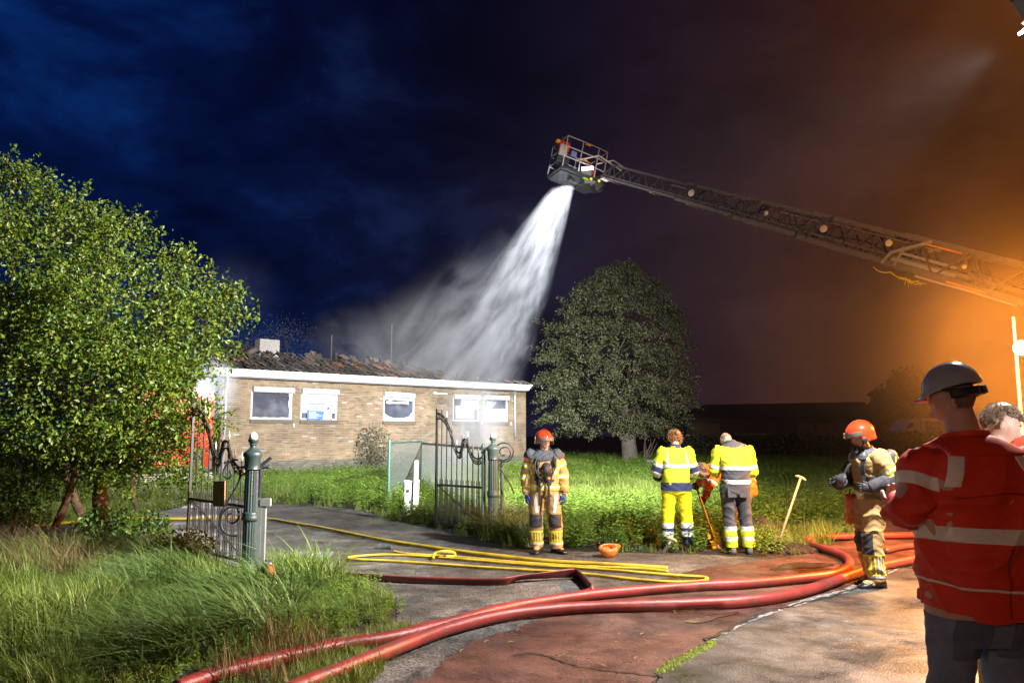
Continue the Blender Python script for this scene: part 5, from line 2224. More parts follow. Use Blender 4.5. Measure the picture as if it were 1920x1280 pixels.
class Figure:
    def __init__(s, J, bulk=1.0, voxel=.009, sleeve=1.0, leg=1.0, torso=None, head=True, neck=.060):
        """J: joints. spine: list of points crotch..neck base; side: x axis of the pelvis/chest"""
        s.J = J
        s.bones = []
        b = MB()
        sp = [np.array(p, float) for p in J['spine']]
        side0, side1 = np.array(J.get('side0', (1, 0, 0)), float), np.array(J.get('side1', (1, 0, 0)), float)
        # torso rings by parameter along the spine
        prof = torso or [(-.05, .135, .100), (0, .170, .118), (.12, .178, .122), (.32, .160, .108), (.50, .165, .112), (.70, .190, .122), (.86, .200, .115), (.94, .165, .098), (1.0, .085, .075)]
        L = [0]
        for a, c in zip(sp[:-1], sp[1:]):
            L.append(L[-1] + np.linalg.norm(c - a))
        tot = L[-1]
        s.spine, s.spL, s.tot = sp, L, tot

        def at(t):
            d = t * tot
            if d <= 0:
                u = (sp[1] - sp[0]) / np.linalg.norm(sp[1] - sp[0])
                return sp[0] + u * d, u
            for i in range(len(sp) - 1):
                if d <= L[i + 1] + 1e-6 or i == len(sp) - 2:
                    q = (d - L[i]) / (L[i + 1] - L[i])
                    u0 = (sp[i + 1] - sp[i]) / np.linalg.norm(sp[i + 1] - sp[i])
                    un = u0
                    if i + 2 < len(sp):
                        u1 = (sp[i + 2] - sp[i + 1]) / np.linalg.norm(sp[i + 2] - sp[i + 1])
                        un = u0 * (1 - q * .5) + u1 * q * .5
                    if i > 0:
                        u_1 = (sp[i] - sp[i - 1]) / np.linalg.norm(sp[i] - sp[i - 1])
                        un = un + u_1 * .5 * (1 - q)
                    return sp[i] + (sp[i + 1] - sp[i]) * q, un / np.linalg.norm(un)
        rings = []
        for t, rx, ry in prof:
            c, u = at(t)
            sd = side0 * (1 - min(max(t, 0), 1)) + side1 * min(max(t, 0), 1)
            sd = sd - u * sd.dot(u)
            sd /= np.linalg.norm(sd)
            fw = np.cross(u, sd)
            ring = []
            for i in range(28):
                a = 2 * math.pi * i / 28
                ca, sa = math.cos(a), math.sin(a)
                e = 2 / 2.5
                ring.append(Vector(c + sd * (rx * bulk * math.copysign(abs(ca) ** e, ca)) + fw * (ry * bulk * math.copysign(abs(sa) ** e, sa))))
            rings.append(ring)
        b.loft(rings)
        mid = sp[len(sp) // 2]
        for i in range(len(sp) - 1):
            s.bones.append(('torso', sp[i], sp[i + 1], .14 * bulk, .14 * bulk, L[i]))
        # neck and head
        hc = np.array(J['head'], float)
        nb = sp[-1]
        b.tube([Vector(nb - (sp[-1] - sp[-2]) / np.linalg.norm(sp[-1] - sp[-2]) * .06), Vector(nb), Vector(nb * .45 + hc * .55), Vector(hc)], [neck * 1.25, neck * 1.05, neck, neck * .9], 16)
        s.bones.append(('head', nb * .55 + hc * .45, hc + (hc - nb) * .3, .07, .10, 0))
        hd = Euler(J.get('headrot', (0, 0, 0))).to_matrix()
        s.HR = hd
        if head:
            b.bm(head_bm(J.get('headscale', 1.0)), hc, hd)
            for sx in (-1, 1):
                bm = bmesh.new()
                bmesh.ops.create_icosphere(bm, subdivisions=2, radius=1)
                for v in bm.verts:
                    v.co = Vector((v.co.x * .011 + .004 * sx * abs(v.co.y), v.co.y * .017, v.co.z * .031))
                b.bm(bm, Vector(hc) + hd @ Vector((.076 * sx, .012, -.012)), hd)
        for sd_, nm in ((-1, 'R'), (1, 'L')):
            sh, el, wr = (np.array(J[k + nm], float) for k in ('sh', 'el', 'wr'))
            inn = sh - np.array([0.09 * sd_, 0, 0]) * 0 - (sh - mid) * .14
            r_ = [.070, .078, .070, .060, .057, .055, .047, .040]
            r_ = [q * sleeve for q in r_]
            pts = [inn, sh, sh * .75 + el * .25, sh * .4 + el * .6, el, el * .7 + wr * .3, el * .35 + wr * .65, wr]
            b.tube([Vector(p) for p in smooth_path([Vector(p) for p in pts], 3)], list(np.interp(np.linspace(0, 7, 22), range(8), r_)), 16)
            b.tube([Vector(wr - (wr - el) / np.linalg.norm(wr - el) * .05), Vector(wr), Vector(wr + (wr - el) / np.linalg.norm(wr - el) * .03)], [.030, .028, .026], 10)
            s.bones.append(('arm' + nm, sh, el, .07 * sleeve, .058 * sleeve, 0))
            s.bones.append(('arm' + nm, el, wr, .055 * sleeve, .042 * sleeve, float(np.linalg.norm(el - sh))))
            hp, kn, an = (np.array(J[k + nm], float) for k in ('hp', 'kn', 'an'))
            r_ = [.098, .105, .098, .084, .076, .074, .070, .066]
            r_ = [q * leg for q in r_]
            top = hp + (hp - kn) / np.linalg.norm(hp - kn) * .05
            pts = [top, hp, hp * .7 + kn * .3, hp * .35 + kn * .65, kn, kn * .68 + an * .32, kn * .33 + an * .67, an]
            b.tube([Vector(p) for p in smooth_path([Vector(p) for p in pts], 3)], list(np.interp(np.linspace(0, 7, 22), range(8), r_)), 18)
            s.bones.append(('leg' + nm, hp, kn, .10 * leg, .078 * leg, 0))
            s.bones.append(('leg' + nm, kn, an, .075 * leg, .066 * leg, float(np.linalg.norm(kn - hp))))
            # foot stub inside the boot
            toe = np.array(J['toe' + nm], float)
            b.tube([Vector(an + V3(0, 0, -.0)), Vector(an * .55 + toe * .45 + V3(0, 0, .0)), Vector(toe * .8 + an * .2 + V3(0, 0, .01))], [.045, .042, .03], 10)
        tmp = b.build('tmp', mat('skin', (.5, .3, .22), .5))
        md = tmp.modifiers.new('r', 'REMESH')
        md.mode = 'VOXEL'
        md.voxel_size = voxel
        sm = tmp.modifiers.new('s', 'SMOOTH')
        sm.factor = .5
        sm.iterations = 3
        dg = bpy.context.evaluated_depsgraph_get()
        me = bpy.data.meshes.new_from_object(tmp.evaluated_get(dg))
        bpy.data.objects.remove(tmp)
        n = len(me.vertices)
        s.V = np.empty(n * 3, np.float32)
        me.vertices.foreach_get('co', s.V)
        s.V = s.V.reshape(-1, 3).astype(float)
        s.N = np.empty(n * 3, np.float32)
        me.vertices.foreach_get('normal', s.N)
        s.N = s.N.reshape(-1, 3).astype(float)
        s.Fc = np.empty(len(me.loops), np.int32)
        me.loops.foreach_get('vertex_index', s.Fc)
        s.Fc = s.Fc.reshape(-1, 4)
        bpy.data.meshes.remove(me)
        # label every vertex by its nearest bone
        best = np.full(n, 1e9)
        s.reg = np.zeros(n, int)
        s.u = np.zeros(n)
        s.t = np.zeros(n)
        s.rn = []
        for k, (nm, p0, p1, r0, r1, off) in enumerate(s.bones):
            d = p1 - p0
            Ls = np.linalg.norm(d)
            t = np.clip(((s.V - p0) @ d) / Ls ** 2, 0, 1)
            dist = np.linalg.norm(s.V - p0 - t[:, None] * d, axis=1) - (r0 + (r1 - r0) * t)
            tt = ((s.V - p0) @ d) / Ls
            k_ = dist < best
            best[k_] = dist[k_]
            s.reg[k_] = k
            s.u[k_] = off + np.where((t[k_] > 0) & (t[k_] < 1), tt[k_], np.clip(tt[k_], -.2, Ls + .2))
        names = [b_[0] for b_ in s.bones]
        s.region = np.array(names)[s.reg]

    def is_(s, *nm):
        m = np.zeros(len(s.V), bool)
        for k in nm:
            m |= np.char.startswith(s.region.astype(str), k)
        return m

    def body(s, parent, m_skin, extra=None):
        me = np_mesh('body', s.V, s.Fc, [m_skin], smooth=True)
        return mesh_obj('body', me, parent)


def folds(V, N, seed, amp, freq=9.0, dirv=(0, 0, 1)):
    """cloth folds: warped ridges running roughly across dirv"""
    r = np.random.default_rng(seed)
    d = np.array(dirv, float)
    q = V * freq * 2.1
    amp = amp * 1.05
    w = np.sin(q[:, [1, 2, 0]] * .9 + r.uniform(0, 6, 3)) + .6 * np.sin(q[:, [2, 0, 1]] * 1.9 + r.uniform(0, 6, 3))
    out = np.zeros(len(V))
    for k in range(4):
        dd = d + r.normal(0, .55, 3)
        dd /= np.linalg.norm(dd)
        ph = (q + w * .8) @ dd * (1 + .6 * k) + r.uniform(0, 6)
        out += (1 - np.abs(np.sin(ph))) ** 1.6 * (.55 ** k)
    out = out / 1.8 - .35
    return amp * out


def cut(V, F_, sc, extra):
    """keep the part of the mesh with sc>=0; crisp edge. F_: list of index lists. extra: per-vertex arrays carried along"""
    V = [tuple(v) for v in V]
    ex = [list(e) for e in extra]
    sc = list(sc)
    out = []
    cache = {}

    def mid(a, b):
        k = (a, b) if a < b else (b, a)
        if k not in cache:
            t = sc[a] / (sc[a] - sc[b])
            cache[k] = len(V)
            V.append(tuple(V[a][i] + (V[b][i] - V[a][i]) * t for i in range(3)))
            for e in ex:
                if isinstance(e[a], tuple):
                    e.append(tuple(e[a][i] + (e[b][i] - e[a][i]) * t for i in range(len(e[a]))))
                else:
                    e.append(e[a] + (e[b] - e[a]) * t)
            sc.append(0.0)
        return cache[k]
    for f in F_:
        s_ = [sc[i] >= 0 for i in f]
        if all(s_):
            out.append(list(f))
        elif any(s_):
            g = []
            for i in range(len(f)):
                a, b = f[i], f[(i + 1) % len(f)]
                if sc[a] >= 0:
                    g.append(a)
                if (sc[a] >= 0) != (sc[b] >= 0):
                    g.append(mid(a, b))
            if len(g) >= 3:
                out.append(g)
    return V, out, ex


def garment(fig, name, mask, m, parent, off=.008, cuts=(), fold=0.0, freq=9, seed=1, dirv=(0, 0, 1), hem=.012, foldw=None, offv=None, base=None, label=None):
    """cloth shell lifted off the body. mask: bool per vertex; cuts: list of per-vertex scalars, kept where >=0.
    returns the shell (V,N,F) so bands can be laid over it"""
    V, N = (fig.V, fig.N) if base is None else base
    o = np.full(len(V), off) if offv is None else offv
    f = folds(V, N, seed, fold, freq, dirv) if fold else 0
    if foldw is not None:
        f = f * foldw
    S = V + N * (o + f)[:, None]
    fm = mask[fig.Fc].sum(1) >= 2
    F_ = [list(q) for q in fig.Fc[fm]]
    nn = [tuple(n) for n in N]
    VV, ex = [tuple(v) for v in S], [nn]
    cl = [list(c) for c in cuts]
    for i in range(len(cl)):
        VV, F_, ex2 = cut(VV, F_, cl[i], ex + cl[i + 1:])
        ex = [ex2[0]]
        for k, c in enumerate(ex2[1:]):
            cl[i + 1 + k] = c
    bm = bmesh.new()
    used = sorted({i for q in F_ for i in q})
    mp = {}
    lay = {}
    for i in used:
        v = bm.verts.new(VV[i])
        mp[i] = v
        lay[v] = ex[0][i]
    for q in F_:
        try:
            bm.faces.new([mp[i] for i in q])
        except ValueError:
            pass
    if hem:
        be = [e for e in bm.edges if len(e.link_faces) == 1]
        nv = {v: n for v, n in lay.items()}
        res = bmesh.ops.extrude_edge_only(bm, edges=be)
        newv = [g for g in res['geom'] if isinstance(g, bmesh.types.BMVert)]
        # match new verts to old ones by position
        pos = {}
        for e in be:
            for v in e.verts:
                pos[tuple(round(c, 6) for c in v.co)] = lay[v]
        for v in newv:
            n = pos.get(tuple(round(c, 6) for c in v.co))
            if n is not None:
                v.co = v.co - Vector(n) * hem
    me = bpy.data.meshes.new(name)
    bm.to_mesh(me)
    bm.free()
    me.materials.append(m)
    me.polygons.foreach_set('use_smooth', [True] * len(me.polygons))
    ob = mesh_obj(name, me, parent)
    if label:
        ob['label'] = label
    return (S, N)


def band(fig, shell, name, mask, cuts, m, parent, lift=.0028):
    return garment(fig, name, mask, m, parent, off=lift, cuts=cuts, base=shell, hem=.004)


def rng_cut(x, a, b):
    return [x - a, b - x]


M_skin = mat('skin_tone', (0.50, 0.29, 0.20), .5, var=.08, vscale=20, sss=.08, spec=.4)
M_boot = mat('black_leather', (0.018, 0.017, 0.018), .32, var=.3, vscale=14, spec=.6, bump=.003, bscale=50)
M_black = mat('black_webbing', (0.016, 0.017, 0.02), .6, var=.2, vscale=12)
M_nomex = fabric('sand_nomex', (0.40, 0.255, 0.105), .75, .16)
M_yelstrip = mat('yellow_strip', (0.72, 0.66, 0.05), .5, var=.1)
M_silver = reflective()
M_slate = fabric('slate_hood', (0.065, 0.070, 0.088), .8, .2)


def boot(parent, ankle, toe, m=M_boot, h=.14, k=1.0, sole=True):
    a, t = Vector(ankle), Vector(toe)
    a0 = Vector((a.x, a.y, 0))
    d = Vector((t.x - a.x, t.y - a.y, 0)).normalized()
    s = Vector((-d.y, d.x, 0))
    b = MB()
    rings = []
    for (y, w, zt, zb) in ((-.085, .022, .05, .012), (-.075, .036, .10, .010), (-.03, .044, h, .010), (.03, .045, h * .85, .010), (.08, .046, .088, .010), (.13, .050, .070, .010), (.17, .044, .055, .012), (.192, .026, .040, .016)):
        ring = []
        for i in range(14):
            an = 2 * math.pi * i / 14
            ca, sa = math.cos(an), math.sin(an)
            ring.append(a0 + d * y * k + s * (w * k * math.copysign(abs(ca) ** .7, ca)) + Vector((0, 0, (zt + zb) / 2 + (zt - zb) / 2 * math.copysign(abs(sa) ** .8, sa))))
        rings.append(ring)
    b.loft(rings)
    o = b.build('boot', m, parent, smooth=True)
    b = MB()
    rings = []
    for (y, w) in ((-.088, .026), (-.06, .044), (0, .046), (.08, .052), (.14, .054), (.18, .042), (.197, .02)):
        rings.append([a0 + d * y * k + s * w * k + Vector((0, 0, 0.0)), a0 + d * y * k - s * w * k, a0 + d * y * k - s * w * k + Vector((0, 0, .018)), a0 + d * y * k + s * w * k + Vector((0, 0, .018))])
    b.loft(rings)
    b.build('sole', mat('rubber', (.012, .012, .012), .8), o)
    return o


def hand(parent, wrist, fdir, palm, m, name='hand', k=1.0, curl=.5, thumb_side=1, cuff=None, mc=None, fat=1.0):
    """palm and five separate fingers. fdir: direction from wrist to knuckles; palm: direction the palm faces"""
    W_, f = Vector(wrist), Vector(fdir).normalized()
    p = Vector(palm)
    p = (p - f * p.dot(f)).normalized()
    s = f.cross(p) * thumb_side
    b = MB()
    rings = []
    for (y, w, t) in ((-.012, .026, .021), (.015, .030, .020), (.05, .040, .018), (.080, .042, .016), (.095, .036, .012)):
        rings.append([W_ + f * y * k + s * (w * k * fat * math.cos(a)) + p * (t * k * fat * math.sin(a)) for a in [2 * math.pi * i / 14 for i in range(14)]])
    b.loft(rings)
    for i, (off, L_) in enumerate(((.031, .070), (.011, .079), (-.010, .074), (-.030, .058))):
        q = W_ + (f * .086 + s * off * fat) * k
        pts = [q]
        d = f
        for j, (fr, cu) in enumerate(((.45, .55), (.32, .8), (.23, .5))):
            ang = curl * cu * (1 + .08 * i)
            d = (Matrix.Rotation(ang, 3, s.cross(f).cross(f).normalized() if False else p.cross(f).normalized()) @ d).normalized()
            if d.dot(p) < 0 and curl > 0:
                pass
            pts.append(pts[-1] + d * L_ * fr * k)
        # bend towards the palm
        if (pts[-1] - pts[0]).dot(p) < 0:
            base_ = pts[0]
            pts = [base_] + [v - p * (2 * (v - base_).dot(p)) for v in pts[1:]]
        b.tube(pts, [.0095 * k * fat, .009 * k * fat, .0085 * k * fat, .007 * k * fat], 8)
    q = W_ + (f * .022 + s * .026 * fat) * k
    d1 = (f * .75 + s * .75 + p * .35).normalized()
    d2 = (f * .95 + s * .15 + p * .5).normalized()
    b.tube([q, q + d1 * .036 * k, q + d1 * .036 * k + d2 * .028 * k, q + d1 * .036 * k + d2 * .050 * k], [.013 * k * fat, .011 * k * fat, .010 * k * fat, .007 * k * fat], 8)
    o = b.build(name, m, parent, smooth=True)
    if cuff:
        b = MB()
        b.tube([W_ - f * cuff, W_ - f * cuff * .4, W_ + f * .01], [.048 * k, .042 * k, .034 * k], 14)
        b.build('glove_cuff', mc or m, o, smooth=True)
    return o


def helmet_ff(parent, c, Rm, m_shell, k=1.0):
    """jet-style fire helmet with visor, neck curtain clip, ridge"""
    o0 = Vector(c) + Rm @ Vector((0, 0, .02))
    b = MB()
    rings = []
    n = 40
    for j in range(15):
        t = j / 14
        ph = t * math.pi * .5 * 1.34
        ring = []
        for i in range(n):
            a = 2 * math.pi * i / n
            # a=-90deg is front (-Y)
            x, y = math.cos(a), math.sin(a)
            front = max(0, -y)
            lim = ph * (1 - .36 * front ** 1.5) if t > .55 else ph
            r_ = math.sin(max(ph, .02)) if ph < math.pi / 2 else 1 - .05 * ((ph - math.pi / 2) / .5)
            z = math.cos(ph)
            if t > .5:
                z = z * (1 - 1.55 * front ** 1.2) if z < 0 else z
            flare = .07 * max(0, t - .82) / .18 * (y > 0)
            ring.append(o0 + Rm @ Vector((x * (.128 + flare * .1) * r_, y * (.152 + flare * .25) * r_ + .008, z * .135 + .01)) * k if False else o0 + Rm @ (Vector((x * .126 * (r_ + flare), y * .150 * (r_ + flare) + .010, z * .140 + .012)) * k))
        rings.append(ring)
    b.loft(rings, cap=False)
    sh = b.build('helmet', m_shell, parent, smooth=True)
    sd = sh.modifiers.new('th', 'SOLIDIFY')
    sd.thickness = .006
    b = MB()
    pts = [o0 + Rm @ (Vector((0, .012 + .155 * math.sin(a), .012 + .146 * math.cos(a))) * k) for a in np.linspace(-1.25, 1.5, 16)]
    b.tube(pts, .010, 8, flat=.5, up=tuple(Rm @ Vector((1, 0, 0))))
    b.build('helmet_ridge', m_shell, sh, smooth=True)
    for s_ in (-1, 1):
        b = MB()
        b.lathe([(.002, 0), (.030, .004), (.032, .012), (.02, .018), (.002, .019)], (0, 0, 0), 16, rot=Euler((0, R(90) * s_, 0)))
        o = b.build('visor_hub', M_black, sh, smooth=True)
        o.matrix_local = Matrix.Translation(o0 + Rm @ (Vector((.122 * s_, -.02, -.035)) * k)) @ Rm.to_4x4()
    # raised visor rim and short clear visor
    b = MB()
    rg = []
    for i in range(17):
        a = math.pi * (1.06 + .88 * i / 16)
        c_, s_ = math.cos(a), math.sin(a)
        rg.append([o0 + Rm @ (Vector((c_ * q * .132, s_ * q * .165 + .008, z)) * k) for q, z in ((1.0, .060), (1.05, .018), (1.02, .010), (.965, .058))])
    b.loft(rg)
    b.build('visor', mat('visor_glass', (.30, .26, .22), .08, spec=.9, trans=.0, metal=.55), sh, smooth=True, autosmooth=40)
    b = MB()
    pts = [o0 + Rm @ (Vector((.085 * math.sin(a), -.105 + .10 * abs(math.sin(a)) ** 2, -.165 + .12 * abs(math.sin(a)) ** 3)) * k) for a in np.linspace(-1.5, 1.5, 13)]
    b.tube(pts, .008, 6)
    b.build('chin_strap', M_black, sh, smooth=True)
    return sh


def strap(parent, pts, w, m, name='strap', th=.004, outward=None):
    """flat strap following points; outward: list of normals"""
    pts = [Vector(p) for p in pts]
    outn = [Vector(o) for o in outward]
    b = MB()
    rings = []
    for i, p in enumerate(pts):
        d = (pts[min(i + 1, len(pts) - 1)] - pts[max(i - 1, 0)]).normalized()
        n = outn[i] if len(outn) > 1 else outn[0]
        n = (n - d * n.dot(d)).normalized()
        s_ = d.cross(n)
        rings.append([p + s_ * w / 2 - n * th, p + s_ * w / 2 + n * th, p - s_ * w / 2 + n * th, p - s_ * w / 2 - n * th])
    b.loft(rings)
    return b.build(name, m, parent)


def on_surface(shell, guide, lift=.01):
    """snap guide points on to the shell: nearest shell vertex along the way"""
    S, N = shell
    P_, O_ = [], []
    for g in guide:
        g = np.array(g, float)
        i = int(np.argmin(((S - g) ** 2).sum(1)))
        P_.append(S[i] + N[i] * lift)
        O_.append(N[i])
    for _ in range(4):
        P_ = [P_[0]] + [(P_[i - 1] + 2 * P_[i] + P_[i + 1]) / 4 for i in range(1, len(P_) - 1)] + [P_[-1]]
    return P_, O_


def stand(h=1.78, legsep=.10, spread=(0, 0), yaw_feet=(12, -12), sway=0.0):
    k = h / 1.78
    J = dict(spine=[(0, 0, .86 * k), (0, .01, 1.0 * k), (0, .012, 1.16 * k), (0, -.002, 1.34 * k), (0, .015, 1.49 * k)],
             head=(0, -.012, 1.655 * k), headrot=(0, 0, 0),
             shR=(-.180 * k, .01, 1.435 * k), shL=(.180 * k, .01, 1.435 * k),
             elR=(-.245 * k, .03, 1.16 * k), elL=(.245 * k, .03, 1.16 * k),
             wrR=(-.265 * k, -.06, .92 * k), wrL=(.265 * k, -.06, .92 * k),
             hpR=(-.095 * k, .0, .92 * k), hpL=(.095 * k, 0, .92 * k),
             knR=(-(legsep + .0), -.025, .50 * k), knL=(legsep, -.025, .50 * k),
             anR=(-(legsep + .02), .02, .085), anL=(legsep + .02, .02, .085),
             toeR=(-(legsep + .05), -.15, .03), toeL=(legsep + .05, -.15, .03))
    return J


def eyes(parent, fig, k=1.0, brow=(.12, .08, .05), lip=True):
    hc, Rm = Vector(fig.J['head']), fig.HR
    for sx in (-1, 1):
        b = MB()
        bm = bmesh.new()
        bmesh.ops.create_uvsphere(bm, u_segments=10, v_segments=6, radius=.0105 * k)
        b.bm(bm, hc + Rm @ Vector((.027 * sx, -.0765, .004)) * 1, None)
        b.build('eye', mat('eye_white', (.6, .56, .52), .2), parent, smooth=True)
        b = MB()
        b.tube([hc + Rm @ Vector((.012 * sx, -.094, .020)), hc + Rm @ Vector((.028 * sx, -.092, .026)), hc + Rm @ Vector((.044 * sx, -.082, .020))], [.003, .004, .002], 6)
        b.build('eyebrow', mat('brow', brow, .8), parent)
    if lip:
        b = MB()
        b.tube([hc + Rm @ Vector((-.022, -.086, -.067)), hc + Rm @ Vector((0, -.096, -.066)), hc + Rm @ Vector((.022, -.086, -.067))], [.002, .0045, .002], 6)
        b.build('mouth', mat('lips', (.36, .14, .11), .5), parent)


def hair_shell(fig, parent, m, mask, thick=.012, seed=1, name='hair', strands=900, sl=(.02, .05)):
    V, N = fig.V, fig.N
    rr = np.random.default_rng(seed)
    o = thick * (.7 + .6 * vnoise(V[:, 0] * 60 + V[:, 1] * 30, V[:, 2] * 60, 1, seed))
    garment(fig, name, mask, m, parent, offv=o, hem=.008)
    hobj = [c for c in parent.children if c.name.startswith(name)][-1]
    idx = np.where(mask)[0]
    if len(idx) and strands:
        b = MB()
        down = Vector((0, .25, -.5))
        for i in rr.choice(idx, strands):
            p = Vector(V[i] + N[i] * thick * .8)
            n = Vector(N[i])
            g = (n * .5 + down + Vector(rr.normal(0, .45, 3))).normalized()
            L_ = rr.uniform(*sl)
            s_ = g.orthogonal().normalized() * .0011
            b.add([p - s_, p + s_, p + g * L_ * .6 + n * .004 + s_ * .7, p + g * L_], [(0, 1, 2), (0, 2, 3)])
        b.build('hair_strands', m, hobj, recalc=False)
    return hobj


def place(name, loc, rz, label, group=None):
    return empty(name, (loc[0], loc[1], 0), rz, label, 'person', group)


# ---------------------------------------------------------------- firefighter 1, facing the camera
M_redhelm = mat('red_helmet', (0.62, 0.045, 0.012), .16, var=.06, coat=.8, spec=.6)
g = G(1021, 1037)
f1 = place('person', (g.x, g.y), R(-3), 'standing firefighter in sand coloured turnout suit, red helmet and blue gloves, facing the camera')
J = stand(1.70, .10)
J['anR'] = (-.105, .03, .085)
J['toeR'] = (-.13, -.16, .03)
J['knR'] = (-.12, -.02, .48)
J['anL'] = (.17, .03, .085)
J['toeL'] = (.28, -.10, .03)
J['knL'] = (.155, -.03, .48)
J['elR'] = (-.262, .05, 1.13)
J['wrR'] = (-.255, -.03, .86)
J['elL'] = (.265, .05, 1.13)
J['wrL'] = (.285, -.04, .87)
J['headrot'] = (R(8), 0, R(28))
FS = [(-.05, .15, .12), (0, .190, .145), (.12, .200, .150), (.32, .195, .145), (.50, .200, .150), (.70, .218, .155), (.86, .222, .140), (.94, .175, .115), (1.0, .10, .09)]
fig = Figure(J, 1.0, .0085, sleeve=1.18, leg=1.22, torso=FS)
fig.body(f1, M_skin)
eyes(f1, fig)
z = fig.V[:, 2]
reg_t, reg_l, reg_a = fig.is_('torso'), fig.is_('leg'), fig.is_('arm')
trs = garment(fig, 'trousers', (reg_l | reg_t) & (z < 1.02), M_nomex, f1, .010, cuts=[z - .065, .99 - z], fold=.018, freq=8, seed=3)
jk = garment(fig, 'jacket', (reg_t | reg_a | (reg_l & (z > .78))), M_nomex, f1, .020, cuts=[z - .885 + 1.0 * reg_a, (1.44 - z) + .3 * reg_a], fold=.016, freq=9, seed=5, hem=.02)
for nm in 'LR':
    lg = fig.is_('leg' + nm)
    for (a, b_, mm) in ((.13, .155, M_silver), (.155, .175, M_yelstrip), (.30, .325, M_yelstrip)):
        band(fig, trs, 'leg_band', lg, rng_cut(z, a, b_), mm, f1)
    # vertical stripes above the hem
    kn, an = np.array(J['kn' + nm]), np.array(J['an' + nm])
    for xo in (-.055, -.02, .015, .05):
        x = fig.V[:, 0] - np.interp(z, [.085, .48], [an[0], kn[0]])
        band(fig, trs, 'leg_stripe', lg & (fig.N[:, 1] < .3), rng_cut(z, .175, .30) + rng_cut(x, xo - .007, xo + .007), M_yelstrip, f1)
    x = fig.V[:, 0] - kn[0]
    band(fig, trs, 'knee_pad', lg & (fig.N[:, 1] < .2), rng_cut(z, .38, .56) + rng_cut(x, -.075, .075), mat('knee_pad', (.035, .035, .04), .7, var=.2), f1, lift=.010)
    band(fig, trs, 'thigh_band', lg & (fig.N[:, 1] < .2), rng_cut(z, .58, .84) + rng_cut(x + (z - .7) * .12 * (1 if nm == 'R' else -1), -.022, .022), M_silver, f1)
    ar = fig.is_('arm' + nm)
    for a, b_, mm in ((.10, .125, M_yelstrip), (.125, .15, M_silver), (.15, .17, M_yelstrip), (.30, .32, M_yelstrip), (.32, .35, M_silver), (.35, .37, M_yelstrip), (.46, .48, M_yelstrip)):
        band(fig, jk, 'sleeve_band', ar, rng_cut(fig.u, a, b_), mm, f1)
for a, b_, mm in ((.90, .925, M_yelstrip), (.925, .955, M_silver), (.955, .975, M_yelstrip), (1.12, 1.14, M_yelstrip), (1.14, 1.175, M_silver), (1.175, 1.195, M_yelstrip)):
    band(fig, jk, 'jacket_band', reg_t | reg_l, rng_cut(z, a, b_), mm, f1)
# dark collar / hood thrown over the shoulders
collar = garment(fig, 'hood', (reg_t | fig.is_('head', 'arm')) & (z > 1.28), M_slate, f1, .034, cuts=[z - 1.30 - .10 * np.abs(fig.V[:, 0]) * 2, 1.468 - z - .25 * np.minimum(fig.V[:, 1], 0) * 0 + .4 * np.clip(fig.V[:, 1], 0, .1)], fold=.022, freq=10, seed=9, hem=.02)
helmet_ff(f1, J['head'], fig.HR, M_redhelm)
hd = hand(f1, J['wrR'] + np.array([0, 0, -.02]), (.05, -.12, -1), (.9, .2, 0), mat('blue_glove', (0.02, 0.035, 0.28), .5, var=.2, vscale=20), 'glove', 1.12, .6, 1, cuff=.05, mc=M_black, fat=1.15)
hand(f1, J['wrL'] + np.array([0, 0, -.02]), (-.03, -.12, -1), (-.9, .2, 0), MATS['blue_glove'], 'glove', 1.12, .6, -1, cuff=.05, mc=M_black, fat=1.15)
boot(f1, J['anR'], J['toeR'], k=1.12)
boot(f1, J['anL'], J['toeL'], k=1.12)
# harness
for sx in (-1, 1):
    p, n = on_surface(jk, smooth_path([(sx * .10, .12, 1.30), (sx * .11, .02, 1.50), (sx * .12, -.12, 1.40), (sx * .12, -.19, 1.25), (sx * .10, -.19, 1.08), (sx * .08, -.19, .98)], 3), .012)
    strap(f1, p, .05, M_black, 'harness_strap', .006, n)
    b = MB()
    b.bevbox((sx * .065, -.215, .90), (.035, .008, .42), .003, rot=(R(-3), 0, R(2 * sx)))
    b.build('hanging_strap', M_black, f1)
p, n = on_surface(jk, [(.2 * math.cos(a), .16 * math.sin(a), 1.03) for a in np.linspace(0, 2 * math.pi, 24)], .012)
strap(f1, p, .045, M_black, 'waist_belt', .006, n)
b = MB()
b.cyl((0, .20, 1.00), (0, .20, 1.38), .072, n=18)
b.lathe([(.072, 0), (.06, .04), (.03, .06)], (0, .20, 1.38), 18)
b.build('air_cylinder', mat('cylinder_grey', (.09, .09, .095), .4), f1, smooth=True, autosmooth=40)
# breathing mask hanging on the chest with hoses
mk = MB()
mk.lathe([(.078, 0), (.082, .012), (.074, .03), (.060, .055), (.035, .075), (.030, .09), (.034, .105), (.02, .115)], n=20)
mo_ = mk.build('mask', mat('mask_lens', (.05, .045, .05), .12, spec=.9), f1, smooth=True)
mo_.location = (.04, -.225, 1.20)
mo_.rotation_euler = (R(100), 0, R(-10))
mo_.scale = (1, 1.2, 1)
b = MB()
b.tube([(.04, -.30, 1.09), (.045, -.27, 1.04), (.03, -.235, 1.02)], [.03, .032, .02], 12)
b.build('mask_valve', M_black, f1, smooth=True)
for pts in ([(-.10, -.17, 1.36), (-.13, -.235, 1.22), (-.06, -.26, 1.08), (.03, -.27, 1.05)], [(.14, -.16, 1.38), (.165, -.22, 1.25), (.12, -.25, 1.12), (.06, -.27, 1.05)], [(-.05, -.2, 1.33), (-.09, -.25, 1.16), (-.02, -.27, 1.11)]):
    b = MB()
    b.tube(smooth_path(pts, 5), .011, 8)
    b.build('air_hose', M_black, f1, smooth=True)
b = MB()
b.cyl((.065, -.295, 1.075), (.075, -.305, 1.075), .018, n=12)
b.build('valve_cap', mat('orange_cap', (.8, .2, .02), .4), f1)
